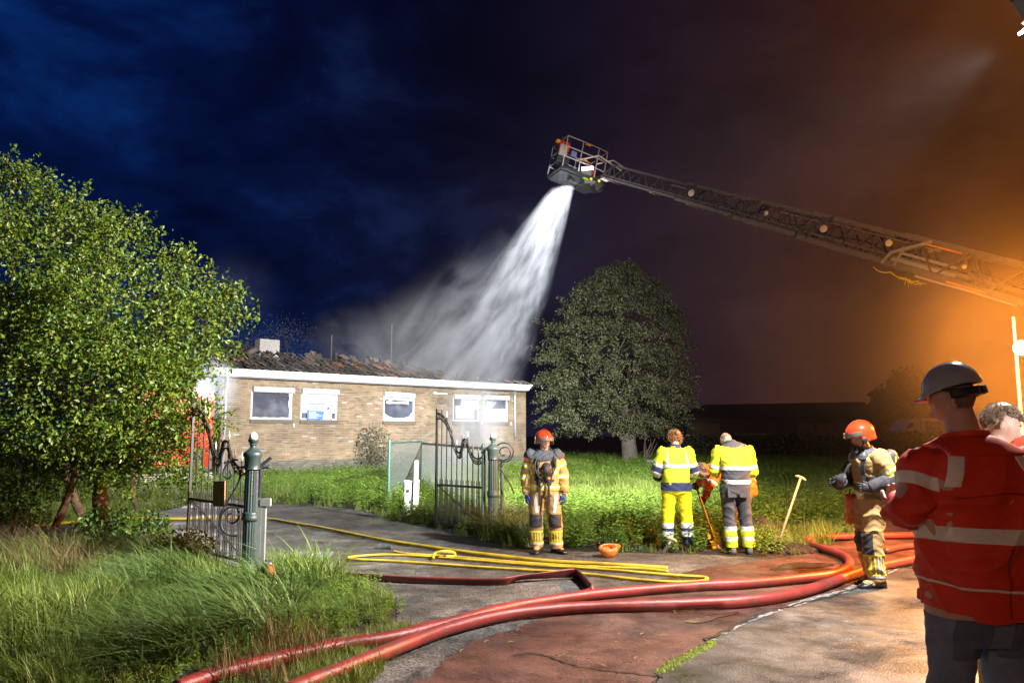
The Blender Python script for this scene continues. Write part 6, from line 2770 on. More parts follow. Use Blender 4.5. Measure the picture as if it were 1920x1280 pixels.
b = MB()
b.bevbox((.155, -.19, 1.28), (.05, .04, .13), .01)
b.build('radio', M_black, f1)
b = MB()
b.cyl((-.262, -.062, 1.33), (-.268, -.07, 1.33), .028, n=16)
b.build('sleeve_patch', mat('patch_red', (.6, .08, .03), .6), f1)

# ---------------------------------------------------------------- workers in high visibility clothing
M_hiy = fabric('hi_vis_yellow', (0.62, 0.72, 0.03), .7, .08)
M_hiy2 = fabric('hi_vis_trousers', (0.74, 0.66, 0.012), .7, .08)
M_navy_c = fabric('navy_cloth', (0.030, 0.036, 0.085), .8, .15)
M_grey_c = fabric('charcoal_cloth', (0.060, 0.066, 0.078), .8, .15)
M_orange_c = fabric('hi_vis_orange', (0.80, 0.13, 0.012), .7, .08)
M_hair_r = mat('reddish_hair', (0.22, 0.10, 0.04), .5, var=.4, vscale=60)
M_hair_b = mat('brown_hair', (0.17, 0.11, 0.07), .5, var=.4, vscale=60)

# A: yellow suit, back to the camera
g = G(1272, 1032)
f2 = place('person', (g.x, g.y + .05), R(180), 'road worker with tied-up ginger hair in yellow jacket and yellow trousers, back to the camera', 'road workers digging')
J = stand(1.76, .15)
J['anR'], J['toeR'], J['knR'] = (-.165, .0, .085), (-.20, -.19, .03), (-.145, -.03, .50)
J['anL'], J['toeL'], J['knL'] = (.14, .0, .085), (.17, -.19, .03), (.125, -.03, .50)
J['elR'], J['wrR'] = (-.27, -.02, 1.15), (-.20, -.24, 1.06)
J['elL'], J['wrL'] = (.27, -.02, 1.15), (.22, -.24, 1.04)
J['headrot'] = (R(24), 0, R(14))
J['head'] = (-.01, -.045, 1.625)
WS = [(-.05, .15, .12), (0, .185, .140), (.12, .190, .140), (.32, .185, .135), (.50, .190, .135), (.70, .210, .140), (.86, .222, .125), (.94, .175, .105), (1.0, .085, .08)]
fig = Figure(J, 1.0, .0085, sleeve=1.15, leg=1.08, torso=WS)
fig.body(f2, M_skin)
z, V_, N_ = fig.V[:, 2], fig.V, fig.N
rt_, rl, ra_ = fig.is_('torso'), fig.is_('leg'), fig.is_('arm')
tr = garment(fig, 'trousers', (rl | rt_) & (z < 1.02), M_hiy2, f2, .008, cuts=[z - .06, .98 - z], fold=.016, freq=7, seed=13)
band(fig, tr, 'trouser_hem', rl, rng_cut(z, .062, .20), M_navy_c, f2)
for nm in 'LR':
    lg = fig.is_('leg' + nm)
    for a, b_, mm in ((.20, .275, M_silver), (.275, .32, M_navy_c), (.32, .395, M_silver)):
        band(fig, tr, 'leg_band', lg, rng_cut(z, a, b_), mm, f2)
jk = garment(fig, 'jacket', rt_ | ra_ | (rl & (z > .8)), M_hiy, f2, .017, cuts=[z - .86 + 1.0 * ra_, 1.50 - z], fold=.020, freq=8, seed=15, hem=.02)
band(fig, jk, 'jacket_hem', rt_ | rl, rng_cut(z, .862, .985), M_navy_c, f2, lift=.002)
band(fig, jk, 'jacket_band', rt_, rng_cut(z, 1.195, 1.255), M_silver, f2)
for sx in (-1, 1):
    band(fig, jk, 'brace_band', rt_ & (N_[:, 1] > -.2), rng_cut(z, 1.255, 1.47) + rng_cut(V_[:, 0] * sx, .125, .170), M_silver, f2)
for nm in 'LR':
    ar = fig.is_('arm' + nm)
    for a, b_, mm in ((.17, .22, M_silver), (.225, .30, M_navy_c), (.30, .34, M_silver), (.40, .52, M_navy_c)):
        band(fig, jk, 'sleeve_band', ar, rng_cut(fig.u, a, b_), mm, f2)
    hand(f2, J['wr' + nm], (-.3 if nm == 'L' else .3, -1, -.2), (0, 0, -1), M_black, 'glove', 1.0, .7, 1, cuff=.04)
collar = garment(fig, 'collar', (rt_ | fig.is_('head')) & (z > 1.42), M_navy_c, f2, .020, cuts=[z - 1.475, 1.535 - z], hem=.012)
hc = np.array(J['head'])
loc_h = (fig.V - hc) @ np.array(fig.HR)
hm = fig.is_('head') & ((loc_h[:, 2] > .035) | ((loc_h[:, 1] > .005) & (loc_h[:, 2] > -.07))) & (loc_h[:, 1] > -.075)
hair_shell(fig, f2, M_hair_r, hm, .016, 3, strands=1400)
b = MB()
bm = bmesh.new()
bmesh.ops.create_icosphere(bm, subdivisions=3, radius=.042)
for v in bm.verts:
    v.co *= 1 + .12 * math.sin(v.co.x * 260 + v.co.z * 180)
b.bm(bm, Vector(hc) + fig.HR @ Vector((.0, .115, .035)))
b.build('hair_bun', M_hair_r, f2, smooth=True)
boot(f2, J['anR'], J['toeR'], mat('brown_shoe', (.06, .04, .03), .6))
boot(f2, J['anL'], J['toeL'], MATS['brown_shoe'])

# B: grey and yellow overall, bald, bending his head
g = G(1382, 1038)
f3 = place('person', (g.x, g.y), R(180), 'balding road worker in charcoal and yellow overalls, back to the camera with bowed head', 'road workers digging')
J = stand(1.80, .115)
J['anR'], J['toeR'], J['knR'] = (-.18, .0, .085), (-.22, -.19, .03), (-.145, -.03, .50)
J['anL'], J['toeL'], J['knL'] = (.07, .0, .085), (.08, -.19, .03), (.085, -.03, .50)
J['spine'] = [(-.01, 0, .86), (-.01, .02, 1.0), (-.01, .04, 1.18), (-.005, .015, 1.38), (.0, -.06, 1.53)]
J['shR'], J['shL'] = (-.205, -.01, 1.44), (.205, -.01, 1.44)
J['head'] = (.06, -.17, 1.60)
J['headrot'] = (R(42), 0, R(12))
J['elR'], J['wrR'] = (-.275, -.03, 1.15), (-.18, -.25, 1.08)
J['elL'], J['wrL'] = (.27, -.06, 1.17), (.18, -.28, 1.12)
fig = Figure(J, 1.03, .0085, sleeve=1.15, leg=1.05, torso=WS)
fig.body(f3, M_skin)
z, V_, N_ = fig.V[:, 2], fig.V, fig.N
rt_, rl, ra_ = fig.is_('torso'), fig.is_('leg'), fig.is_('arm')
ov = garment(fig, 'overalls', rt_ | ra_ | rl, M_grey_c, f3, .014, cuts=[z - .055, 1.56 - z], fold=.017, freq=8, seed=25)
band(fig, ov, 'yellow_top', rt_, rng_cut(z, 1.195, 1.53), M_hiy, f3, lift=.002)
for nm in 'LR':
    ar = fig.is_('arm' + nm)
    band(fig, ov, 'yellow_sleeve', ar, rng_cut(fig.u, -.2, .46), M_hiy, f3, lift=.002)
    band(fig, ov, 'sleeve_band', ar, rng_cut(fig.u, .20, .25), M_silver, f3, lift=.005)
    lg = fig.is_('leg' + nm)
    for a, b_, mm in ((.10, .185, M_hiy), (.185, .245, M_silver), (.245, .325, M_hiy), (.325, .385, M_silver)):
        band(fig, ov, 'leg_band', lg, rng_cut(z, a, b_), mm, f3, lift=.003)
    hand(f3, J['wr' + nm], (-.3 if nm == 'L' else .3, -1, -.3), (0, 0, -1), M_black, 'glove', 1.0, .7, 1, cuff=.04)
for a, b_ in ((.985, 1.045), (1.18, 1.24)):
    band(fig, ov, 'waist_band', rt_, rng_cut(z, a, b_), M_silver, f3, lift=.004)
for sx in (-.085, .085):
    b = MB()
    b.bevbox((sx, .150, .87), (.12, .012, .14), .004, rot=(R(4), 0, 0))
    b.build('pocket', M_grey_c, f3)
garment(fig, 'collar', (rt_ | fig.is_('head')) & (z > 1.44), M_slate, f3, .022, cuts=[z - 1.535 + (V_[:, 1] + .05) * .3, 1.59 - z + (V_[:, 1] + .05) * .3], hem=.012)
hc = np.array(J['head'])
loc_h = (fig.V - hc) @ np.array(fig.HR)
hm = fig.is_('head') & (loc_h[:, 1] > .01) & (loc_h[:, 2] > -.08) & (loc_h[:, 2] < .03)
hair_shell(fig, f3, mat('grey_hair', (.25, .19, .15), .6, var=.3, vscale=60), hm, .004, 3, strands=300, sl=(.005, .012))
for nm in 'LR':
    boot(f3, J['an' + nm], J['toe' + nm], mat('grey_shoe', (.10, .09, .085), .7), k=1.05)

# C: orange suit, bending forward to dig, facing left
g = G(1404, 1024)
f4 = place('person', (g.x, g.y + .40), R(-90), 'bent-over road worker in orange suit digging with a long spade', 'road workers digging')
J = dict(spine=[(0, .12, .82), (0, .10, .95), (0, -.05, 1.08), (0, -.26, 1.16), (0, -.42, 1.17)],
         side0=(1, 0, 0), side1=(1, 0, 0), head=(-.03, -.56, 1.115), headrot=(R(58), R(0), R(-18)),
         shR=(-.19, -.36, 1.12), shL=(.19, -.36, 1.12),
         elR=(-.22, -.42, .88), wrR=(-.14, -.50, .70), elL=(.23, -.50, .92), wrL=(.10, -.66, .93),
         hpR=(-.10, .10, .88), hpL=(.10, .10, .88), knR=(-.13, -.06, .50), knL=(.13, -.02, .50), anR=(-.15, .08, .085), anL=(.15, .12, .085), toeR=(-.16, -.12, .03), toeL=(.17, -.08, .03))
WB = [(-.12, .14, .13), (0, .175, .150), (.2, .185, .145), (.40, .185, .135), (.60, .200, .135), (.80, .215, .130), (.92, .180, .115), (1.0, .09, .085)]
fig = Figure(J, 1.0, .0085, sleeve=1.15, leg=1.08, torso=WB)
fig.body(f4, M_skin)
eyes(f4, fig)
z, V_, N_ = fig.V[:, 2], fig.V, fig.N
rt_, rl, ra_ = fig.is_('torso'), fig.is_('leg'), fig.is_('arm')
su = garment(fig, 'suit', rt_ | ra_ | rl, M_orange_c, f4, .012, cuts=[z - .07], fold=.018, freq=8, seed=35)
for nm in 'LR':
    lg = fig.is_('leg' + nm)
    for a, b_ in ((.16, .21), (.27, .32)):
        band(fig, su, 'leg_band', lg, rng_cut(z, a, b_), M_silver, f4)
    ar = fig.is_('arm' + nm)
    for a, b_ in ((.20, .25), (.33, .38)):
        band(fig, su, 'sleeve_band', ar, rng_cut(fig.u, a, b_), M_silver, f4)
    hand(f4, J['wr' + nm], (0, -.5, -.8), (1 if nm == 'R' else -1, 0, 0), M_black, 'glove', 1.05, 1.1, 1 if nm == 'R' else -1, cuff=.05, fat=1.1)
    boot(f4, J['an' + nm], J['toe' + nm], M_boot)
for a in (.10, .30):
    band(fig, su, 'body_band', rt_, rng_cut(fig.u, a, a + .055), M_silver, f4)
for sx in (-1, 1):
    band(fig, su, 'brace_band', rt_, rng_cut(fig.u, .355, .52) + rng_cut(V_[:, 0] * sx, .10, .145), M_silver, f4)
hc = np.array(J['head'])
loc_h = (fig.V - hc) @ np.array(fig.HR)
hm = fig.is_('head') & ((loc_h[:, 2] > .04) | ((loc_h[:, 1] > .02) & (loc_h[:, 2] > -.06)))
hair_shell(fig, f4, M_hair_b, hm, .014, 4, strands=1200)
# his spade
M4 = Matrix.Translation((g.x, g.y + .40, 0)) @ Matrix.Rotation(R(-90), 4, 'Z')
top_ = M4 @ Vector((.06, -.70, 1.0))
bot_ = G(1350, 1030) + Vector((0, .1, .0))
hr_ = M4 @ (Vector(J['wrR']) + Vector((.03, -.05, -.08)))
spade(M4 @ (Vector(J['wrL']) + Vector((0, -.04, -.06))), bot_ + Vector((0, 0, -.03)), 'long-handled spade held by the bent orange worker', T=True, wood=mat('worn_wood', (.30, .20, .13), .6, var=.2))

# ---------------------------------------------------------------- firefighter 2, side view facing left
g = G(1640, 1100)
f5 = place('person', (g.x, g.y), R(-84), 'firefighter in profile with air cylinder on the back and red helmet, facing left')
J = stand(1.78, .085)
J['spine'] = [(0, .03, .86), (0, .04, 1.0), (0, .05, 1.16), (0, .01, 1.34), (0, -.01, 1.49)]
J['head'] = (0, -.075, 1.65)
J['headrot'] = (R(14), 0, R(-6))
J['shR'], J['shL'] = (-.20, .02, 1.43), (.20, .02, 1.43)
J['elR'], J['wrR'] = (-.27, -.05, 1.18), (-.17, -.28, 1.13)
J['elL'], J['wrL'] = (.29, .12, 1.20), (.20, -.10, 1.10)
J['anR'], J['toeR'], J['knR'] = (-.10, .05, .085), (-.10, -.14, .03), (-.10, -.02, .50)
J['anL'], J['toeL'], J['knL'] = (.11, -.03, .085), (.11, -.23, .03), (.11, -.06, .50)
fig = Figure(J, 1.0, .0085, sleeve=1.18, leg=1.22, torso=FS)
fig.body(f5, M_skin)
eyes(f5, fig)
z, V_, N_ = fig.V[:, 2], fig.V, fig.N
reg_t, reg_l, reg_a = fig.is_('torso'), fig.is_('leg'), fig.is_('arm')
trs = garment(fig, 'trousers', (reg_l | reg_t) & (z < 1.06), M_nomex, f5, .012, cuts=[z - .05, 1.02 - z], fold=.024, freq=8, seed=43)
jk = garment(fig, 'jacket', (reg_t | reg_a), M_nomex, f5, .022, cuts=[z - .955 + 1.0 * reg_a, (1.47 - z) + .3 * reg_a], fold=.018, freq=9, seed=45, hem=.02)
for nm in 'LR':
    lg = fig.is_('leg' + nm)
    for (a, b_, mm) in ((.125, .145, M_silver), (.145, .165, M_yelstrip), (.36, .38, M_yelstrip)):
        band(fig, trs, 'leg_band', lg, rng_cut(z, a, b_), mm, f5)
    kn, an = np.array(J['kn' + nm]), np.array(J['an' + nm])
    y = fig.V[:, 1] - np.interp(z, [.085, .50], [an[1], kn[1]])
    for yo in (-.075, -.045, -.015, .015, .045, .075):
        band(fig, trs, 'leg_stripe', lg, rng_cut(z, .165, .36) + rng_cut(y, yo - .006, yo + .006), M_yelstrip if abs(yo) != .015 else M_silver, f5)
    x = fig.V[:, 0] - kn[0]
    band(fig, trs, 'knee_pad', lg & (N_[:, 1] < -.1), rng_cut(z, .38, .60) + rng_cut(x, -.08, .08), MATS['knee_pad'], f5, lift=.010)
    ar = fig.is_('arm' + nm)
    for a, b_, mm in ((.13, .15, M_yelstrip), (.15, .185, M_silver), (.185, .205, M_yelstrip)):
        band(fig, jk, 'sleeve_band', ar, rng_cut(fig.u, a, b_), mm, f5)
    band(fig, jk, 'lower_sleeve', ar, rng_cut(fig.u, .24, .70), mat('dark_sleeve', (.05, .048, .055), .8, var=.2), f5, lift=.004)
for a, b_, mm in ((.965, .99, M_yelstrip), (.99, 1.03, M_silver), (1.03, 1.05, M_yelstrip), (1.14, 1.16, M_yelstrip)):
    band(fig, jk, 'jacket_band', reg_t, rng_cut(z, a, b_), mm, f5)
band(fig, jk, 'waist_belt', reg_t, rng_cut(z, 1.065, 1.125), M_black, f5, lift=.012)
garment(fig, 'hood', (reg_t | fig.is_('head')) & (z > 1.38), M_slate, f5, .030, cuts=[z - 1.40, 1.525 - z + .4 * np.clip(V_[:, 1] + .05, 0, .1)], fold=.02, freq=10, seed=49, hem=.02)
# chin flap of the hood
b = MB()
b.tube([Vector(J['head']) + fig.HR @ Vector((0, -.075, -.08)), Vector(J['head']) + fig.HR @ Vector((0, -.09, -.14)), Vector(J['head']) + fig.HR @ Vector((0, -.06, -.19))], [.05, .055, .04], 14)
b.build('hood_flap', M_slate, f5, smooth=True)
helmet_ff(f5, J['head'], fig.HR, M_redhelm, 1.08)
for nm, sd_ in (('R', 1), ('L', -1)):
    hand(f5, J['wr' + nm], (.1 * sd_, -1, .1), (sd_, 0, 0), M_black, 'glove', 1.05, .8, sd_, cuff=.05, fat=1.1)
    boot(f5, J['an' + nm], J['toe' + nm], k=1.15)
# air cylinder on its back plate
cy_ = MB()
cy_.cyl((0, .30, 1.08), (0, .27, 1.44), .082, n=22)
cy_.lathe([(.082, 0), (.078, .03), (.060, .062), (.03, .08), (.005, .085)], (0, .268, 1.435), 22, rot=(R(4), 0, 0))
cy_.lathe([(.02, -.07), (.05, -.05), (.082, 0)], (0, .30, 1.08), 22)
ac = cy_.build('air_cylinder', mat('cylinder_cover', (.055, .055, .062), .6, var=.2), f5, smooth=True, autosmooth=40)
for sx in (-.05, .05):
    for y_ in (.355,):
        b = MB()
        b.bevbox((sx, .352 - abs(sx) * .1, 1.27), (.022, .006, .34), .002, rot=(R(4), 0, 0))
        b.build('yellow_stripe', M_yelstrip, ac)
for sx in (-1, 1):
    b = MB()
    b.bevbox((sx * .078, .30, 1.27), (.006, .022, .34), .002, rot=(R(4), 0, 0))
    b.build('yellow_stripe', M_yelstrip, ac)
for z_ in (1.16, 1.34):
    b = MB()
    b.cyl((0, .295 - (z_ - 1.16) * .08, z_), (0, .293 - (z_ - 1.16) * .08, z_ + .03), .087, n=22)
    b.build('cylinder_strap', M_black, ac, smooth=True, autosmooth=40)
b = MB()
b.bevbox((0, .195, 1.25), (.24, .035, .46), .015, rot=(R(4), 0, 0))
b.build('back_plate', M_black, f5)
for sx in (-1, 1):
    p, n = on_surface(jk, smooth_path([(sx * .11, .16, 1.36), (sx * .12, .05, 1.52), (sx * .13, -.10, 1.44), (sx * .13, -.17, 1.28), (sx * .15, -.13, 1.12)], 3), .013)
    strap(f5, p, .055, M_black, 'harness_strap', .007, n)
for pts in ([(-.12, -.17, 1.38), (-.14, -.23, 1.28), (-.12, -.24, 1.17), (-.15, -.20, 1.10)], [(-.05, -.18, 1.36), (-.06, -.25, 1.25), (-.08, -.24, 1.14)]):
    b = MB()
    b.tube(smooth_path(pts, 5), .013, 8)
    b.build('air_hose', M_black, f5, smooth=True)
mk = MB()
mk.lathe([(.078, 0), (.082, .012), (.074, .03), (.060, .055), (.035, .075), (.03, .1)], n=20)
mo_ = mk.build('mask', MATS['mask_lens'], f5, smooth=True)
mo_.location = (-.06, -.27, 1.17)
mo_.rotation_euler = (R(70), 0, R(-10))
# orange work gloves clipped to the belt
for (dx, dz) in ((-.20, .0), (-.17, -.03)):
    hand(f5, (dx, -.13, .90 + dz), (.0, -.05, -1), (-1, 0, 0), mat('orange_leather', (.62, .24, .05), .6, var=.2, vscale=14), 'work_glove', 1.35, .3, 1, cuff=.11, mc=mat('orange_cuff', (.6, .12, .03), .7), fat=1.2)
b = MB()
b.tube([(-.21, -.11, 1.06), (-.205, -.13, 1.0), (-.20, -.13, .96)], .010, 6)
b.build('glove_clip', M_black, f5)
for zz in (.98,):
    b = MB()
    b.bevbox((-.235, .0, 1.03), (.008, .045, .24), .003)
    b.build('hanging_strap', M_black, f5)
band(fig, trs, 'pocket_flap', fig.is_('legR') & (N_[:, 0] < 0), rng_cut(z, .80, .85) + rng_cut(V_[:, 1], -.09, .09), M_yelstrip, f5, lift=.008)
b = MB()
b.cyl((-.275, .02, 1.30), (-.290, .02, 1.30), .035, n=18)
b.build('sleeve_patch', mat('patch_badge', (.45, .10, .04), .6), f5)

# ---------------------------------------------------------------- man in the red jacket, big in the foreground
gm = (1.935, 3.30)
f6 = place('person', gm, R(186), 'man in red jacket with reflective bands, blue jeans and pale hard hat, seen from behind')
J = stand(1.93, .13)
J['spine'] = [(0, 0, 1.0), (0, .02, 1.12), (0, .03, 1.30), (0, .01, 1.49), (0, .0, 1.66)]
J['head'] = (.012, -.045, 1.84)
J['headrot'] = (R(20), 0, R(42))
J['headscale'] = .98
J['shR'], J['shL'] = (-.222, .0, 1.55), (.212, .0, 1.55)
J['elR'], J['wrR'] = (-.30, .03, 1.36), (-.16, -.25, 1.36)
J['elL'], J['wrL'] = (.29, .03, 1.38), (.17, -.25, 1.38)
J['hpR'], J['hpL'] = (-.10, .0, 1.03), (.10, .0, 1.03)
J['knR'], J['knL'] = (-.14, -.03, .53), (.135, -.03, .53)
J['anR'], J['anL'] = (-.16, .02, .085), (.16, .02, .085)
J['toeR'], J['toeL'] = (-.2, -.2, .03), (.2, -.2, .03)
MS = [(-.20, .185, .135), (-.05, .20, .150), (.08, .215, .160), (.25, .228, .166), (.45, .238, .165), (.65, .252, .165), (.80, .260, .150), (.90, .225, .130), (.96, .145, .105), (1.0, .085, .085)]
fig = Figure(J, 1.0, .0085, sleeve=1.22, leg=.98, torso=MS, neck=.066)
fig.body(f6, mat('skin_back', (0.42, 0.23, 0.16), .55, var=.1, vscale=25, sss=.05))
z, V_, N_ = fig.V[:, 2], fig.V, fig.N
rt_, rl, ra_, rh = fig.is_('torso'), fig.is_('leg'), fig.is_('arm'), fig.is_('head')
M_jean = fabric('blue_denim', (0.13, 0.15, 0.20), .85, .3)
M_redj = fabric('red_jacket', (0.58, 0.034, 0.012), .62, .12)
M_cream = mat('cream_reflective', (0.62, 0.56, 0.47), .45, var=.10, vscale=18, spec=.6)
jn = garment(fig, 'jeans', (rl | (rt_ & (z < 1.1))), M_jean, f6, .006, cuts=[z - .05, 1.06 - z], fold=.014, freq=9, seed=53, foldw=np.clip((.97 - z) * 12, 0, 1), offv=np.where(z > .96, -.012, .006))
# the jacket hangs away from the hips
ofj = .012 + .046 * np.clip((1.16 - z) / .2, 0, 1) * rt_
fw = np.where(ra_, 1.5, 1.0) * np.clip((1.64 - z) * 6, .15, 1)
jk = garment(fig, 'jacket', rt_ | ra_ | (rl & (z > .90)), M_redj, f6, cuts=[z - .975 - .16 * np.clip(V_[:, 0] - .03, 0, .3) + .012 * np.sin(V_[:, 0] * 11) + 1.0 * ra_, 1.625 - z + .04 * (V_[:, 1] > .03)], fold=.034, freq=6.5, seed=55, hem=.03, offv=ofj, foldw=fw, dirv=(.25, 0, 1))
tilt = .035 * V_[:, 0]
band(fig, jk, 'reflective_band', rt_ | ra_, rng_cut(z - tilt, 1.265, 1.322) + [.262 - np.abs(V_[:, 0]), V_[:, 1] + .12], M_cream, f6, .003)
band(fig, jk, 'piping', rt_ | rl, rng_cut(z - tilt * 2.4, 1.082, 1.091), M_cream, f6, .004)
for nm, sx in (('L', 1), ('R', -1)):
    ar = fig.is_('arm' + nm)
    band(fig, jk, 'sleeve_band', ar | rt_, rng_cut(fig.u + 9 * (~ar), .045, .095) + [V_[:, 0] * sx - .215], M_cream, f6, .003)
    # reflective patch over the shoulder
    band(fig, jk, 'shoulder_patch', (rt_ | ar) & (z > 1.46), rng_cut(V_[:, 0] * sx - (1.58 - z) * .35, .115, .170) + [z - 1.485, 1.64 - z, .06 + V_[:, 1]], M_cream, f6, .003)
# stand-up collar
garment(fig, 'collar', (rt_ | rh) & (z > 1.52), M_redj, f6, .030, cuts=[z - 1.60, 1.70 - z + .12 * V_[:, 1]], fold=.004, hem=.016)
for pth in ([(x, .2, 1.46) for x in np.linspace(-.2, .2, 26)], [(0.004, .25, q_) for q_ in np.linspace(1.25, .98, 20)]):
    p, n = on_surface(jk, pth, .0012)
    strap(f6, p, .006, mat('red_seam', (.25, .014, .008), .8), 'seam', .0015, n)
# jeans pockets
for sx in (-1, 1):
    x, zz = V_[:, 0] * sx, z
    band(fig, jn, 'pocket', (rl | rt_) & (N_[:, 1] > .1), rng_cut(x, .045, .165) + rng_cut(zz - .0, .80, .96) + [.155 - np.abs(x - .105) * .9 + (zz - .83)], mat('denim_pocket', (.07, .08, .11), .85, var=.25, vscale=16), f6, .004)
for nm, sd_ in (('R', 1), ('L', -1)):
    hand(f6, J['wr' + nm], (.5 * sd_, -.8, .2), (0, 0, 1), MATS['skin_back'], 'hand', 1.05, .9, sd_)
    boot(f6, J['an' + nm], J['toe' + nm], k=1.15)
b = MB()
b.bevbox((0, -.38, 1.43), (.075, .012, .15), .006, rot=(R(-50), 0, 0))
o = b.build('phone', mat('phone_black', (.02, .02, .025), .2))
o.matrix_world = Matrix.Translation((gm[0], gm[1], 0)) @ Matrix.Rotation(R(186), 4, 'Z')
tag(o, 'dark phone held in front of the man in the red jacket', 'phone')
# cropped hair under the hat
hc = np.array(J['head'])
loc_h = (fig.V - hc) @ np.array(fig.HR)
hm = fig.is_('head') & (loc_h[:, 1] > .02) & (loc_h[:, 2] > -.045) & (loc_h[:, 2] < .05)
garment(fig, 'hair', hm, mat('cropped_hair', (.16, .10, .06), .8, var=.4, vscale=90), f6, .0025, hem=.003)
# hard hat
HRm = fig.HR @ Euler((R(-6), 0, 0)).to_matrix()
h0 = Vector(hc) + HRm @ Vector((0, .006, .040))
b = MB()
n = 56
rings = []
for j in range(16):
    t = j / 15
    ph = t * math.pi / 2
    ring = []
    for i in range(n):
        a = 2 * math.pi * i / n
        x, y = math.cos(a), math.sin(a)
        rr_ = math.sin(max(ph, .02)) ** .92
        lower = .0 if t < .9 else (t - .9) * 10
        side_up = .022 * max(0, abs(x) - .5) * lower
        back_up = .012 * max(0, y) * lower
        brim = .038 * max(0, -y) ** 2.2 * max(0, (t - .88) / .12) if y < 0 else 0
        zz = math.cos(ph) * .125 * (1 if y < 0 else 1.0) - .012 * max(0, (t - .88) / .12) * max(0, -y) ** 2 + side_up + back_up
        ridge = .005 * math.exp(-((x * rr_) / .12) ** 2) + .003 * math.exp(-((abs(x * rr_) - .42) / .10) ** 2)
        ring.append(h0 + HRm @ Vector((x * .100 * rr_, y * (.122 * rr_ + brim) + .004, zz + ridge * (1 - t ** 3))))
    rings.append(ring)
b.loft(rings, cap=False)
hat = b.build('hard_hat', mat('pale_hard_hat', (0.27, 0.265, 0.27), .18, var=.05, coat=.7, spec=.6), f6, smooth=True)
sd = hat.modifiers.new('th', 'SOLIDIFY')
sd.thickness = .005
b = MB()
b.tube([h0 + HRm @ Vector((.080 * math.cos(a), .098 * math.sin(a) + .006, -.022 + .03 * max(0, -math.sin(a)))) for a in np.linspace(.0, math.pi, 20)], .012, 8, flat=1.6, up=tuple(HRm @ Vector((0, 0, 1))))
b.build('headband', M_black, hat, smooth=True)
b = MB()
b.bevbox(h0 + HRm @ Vector((0, .106, -.024)), (.07, .022, .036), .006, rot=HRm)
b.cyl(h0 + HRm @ Vector((0, .114, -.024)), h0 + HRm @ Vector((0, .130, -.024)), .018, n=18)
b.build('adjuster', M_black, hat)
b = MB()
b.bevbox(h0 + HRm @ Vector((0, -.132, -.006)), (.09, .04, .012), .004, rot=HRm)
b.build('brim_liner', mat('red_liner', (.5, .05, .02), .5), hat)
for sx in (-1, 1):
    b = MB()
    b.tube([h0 + HRm @ Vector((.088 * sx, -.02, .01)), h0 + HRm @ Vector((.082 * sx, .05, -.012)), h0 + HRm @ Vector((.055 * sx, .09, -.024))], .007, 6)
    b.build('harness_arm', M_black, hat, smooth=True)

# ---------------------------------------------------------------- young man half hidden at the right edge
gy = P(1836, 812, 4.55)
f7 = place('person', (gy.x, gy.y), R(64), 'young man with short fair hair in profile behind the red jacket, face brightly lit')
J = stand(1.80, .12)
J['spine'] = [(0, .03, .88), (0, .02, 1.03), (0, .01, 1.20), (0, -.02, 1.40), (0, -.05, 1.57)]
J['head'] = (0, -.115, 1.755)
J['headrot'] = (R(22), 0, R(8))
J['elR'], J['wrR'] = (-.27, -.08, 1.20), (-.12, -.30, 1.20)
J['elL'], J['wrL'] = (.27, -.08, 1.20), (.12, -.30, 1.20)
J['shR'], J['shL'] = (-.19, -.03, 1.45), (.19, -.03, 1.45)
fig = Figure(J, 1.0, .006, sleeve=1.15, leg=1.05, torso=WS, neck=.055)
fig.body(f7, mat('skin_fair', (0.62, 0.40, 0.32), .5, var=.06, vscale=20, sss=.08))
eyes(f7, fig, brow=(.10, .07, .05))
z, V_, N_ = fig.V[:, 2], fig.V, fig.N
rt_, rl, ra_ = fig.is_('torso'), fig.is_('leg'), fig.is_('arm')
tr = garment(fig, 'trousers', (rl | rt_) & (z < 1.0), M_nomex, f7, .008, cuts=[z - .06, .97 - z], fold=.012, seed=63)
jk = garment(fig, 'jacket', rt_ | ra_, mat('amber_jacket', (.55, .20, .04), .7, var=.12, vscale=12), f7, .016, cuts=[z - .88 + 1.0 * ra_, 1.55 - z], fold=.018, freq=8, seed=65, hem=.02)
for a in (1.0, 1.22):
    band(fig, jk, 'jacket_band', rt_, rng_cut(z, a, a + .05), M_silver, f7)
    band(fig, jk, 'yellow_band', rt_, rng_cut(z, a - .05, a), M_yelstrip, f7)
for nm, sd_ in (('R', 1), ('L', -1)):
    band(fig, jk, 'sleeve_band', fig.is_('arm' + nm), rng_cut(fig.u, .2, .25), M_silver, f7)
    hand(f7, J['wr' + nm], (.3 * sd_, -1, .1), (0, 0, -1), MATS['skin_fair'], 'hand', 1.0, .8, sd_)
    boot(f7, J['an' + nm], J['toe' + nm], k=1.1)
hc = np.array(J['head'])
loc_h = (fig.V - hc) @ np.array(fig.HR)
hm = fig.is_('head') & ((loc_h[:, 2] > .052) | ((loc_h[:, 1] > .015) & (loc_h[:, 2] > -.045 - .0 * loc_h[:, 1]) & (loc_h[:, 1] > .03 - loc_h[:, 2] * .6))) & ~((np.abs(loc_h[:, 0]) > .066) & (loc_h[:, 2] < .02) & (loc_h[:, 1] < .04))
hair_shell(fig, f7, mat('fair_hair', (.30, .22, .15), .45, var=.4, vscale=80), hm, .012, 14, strands=2600, sl=(.012, .028))

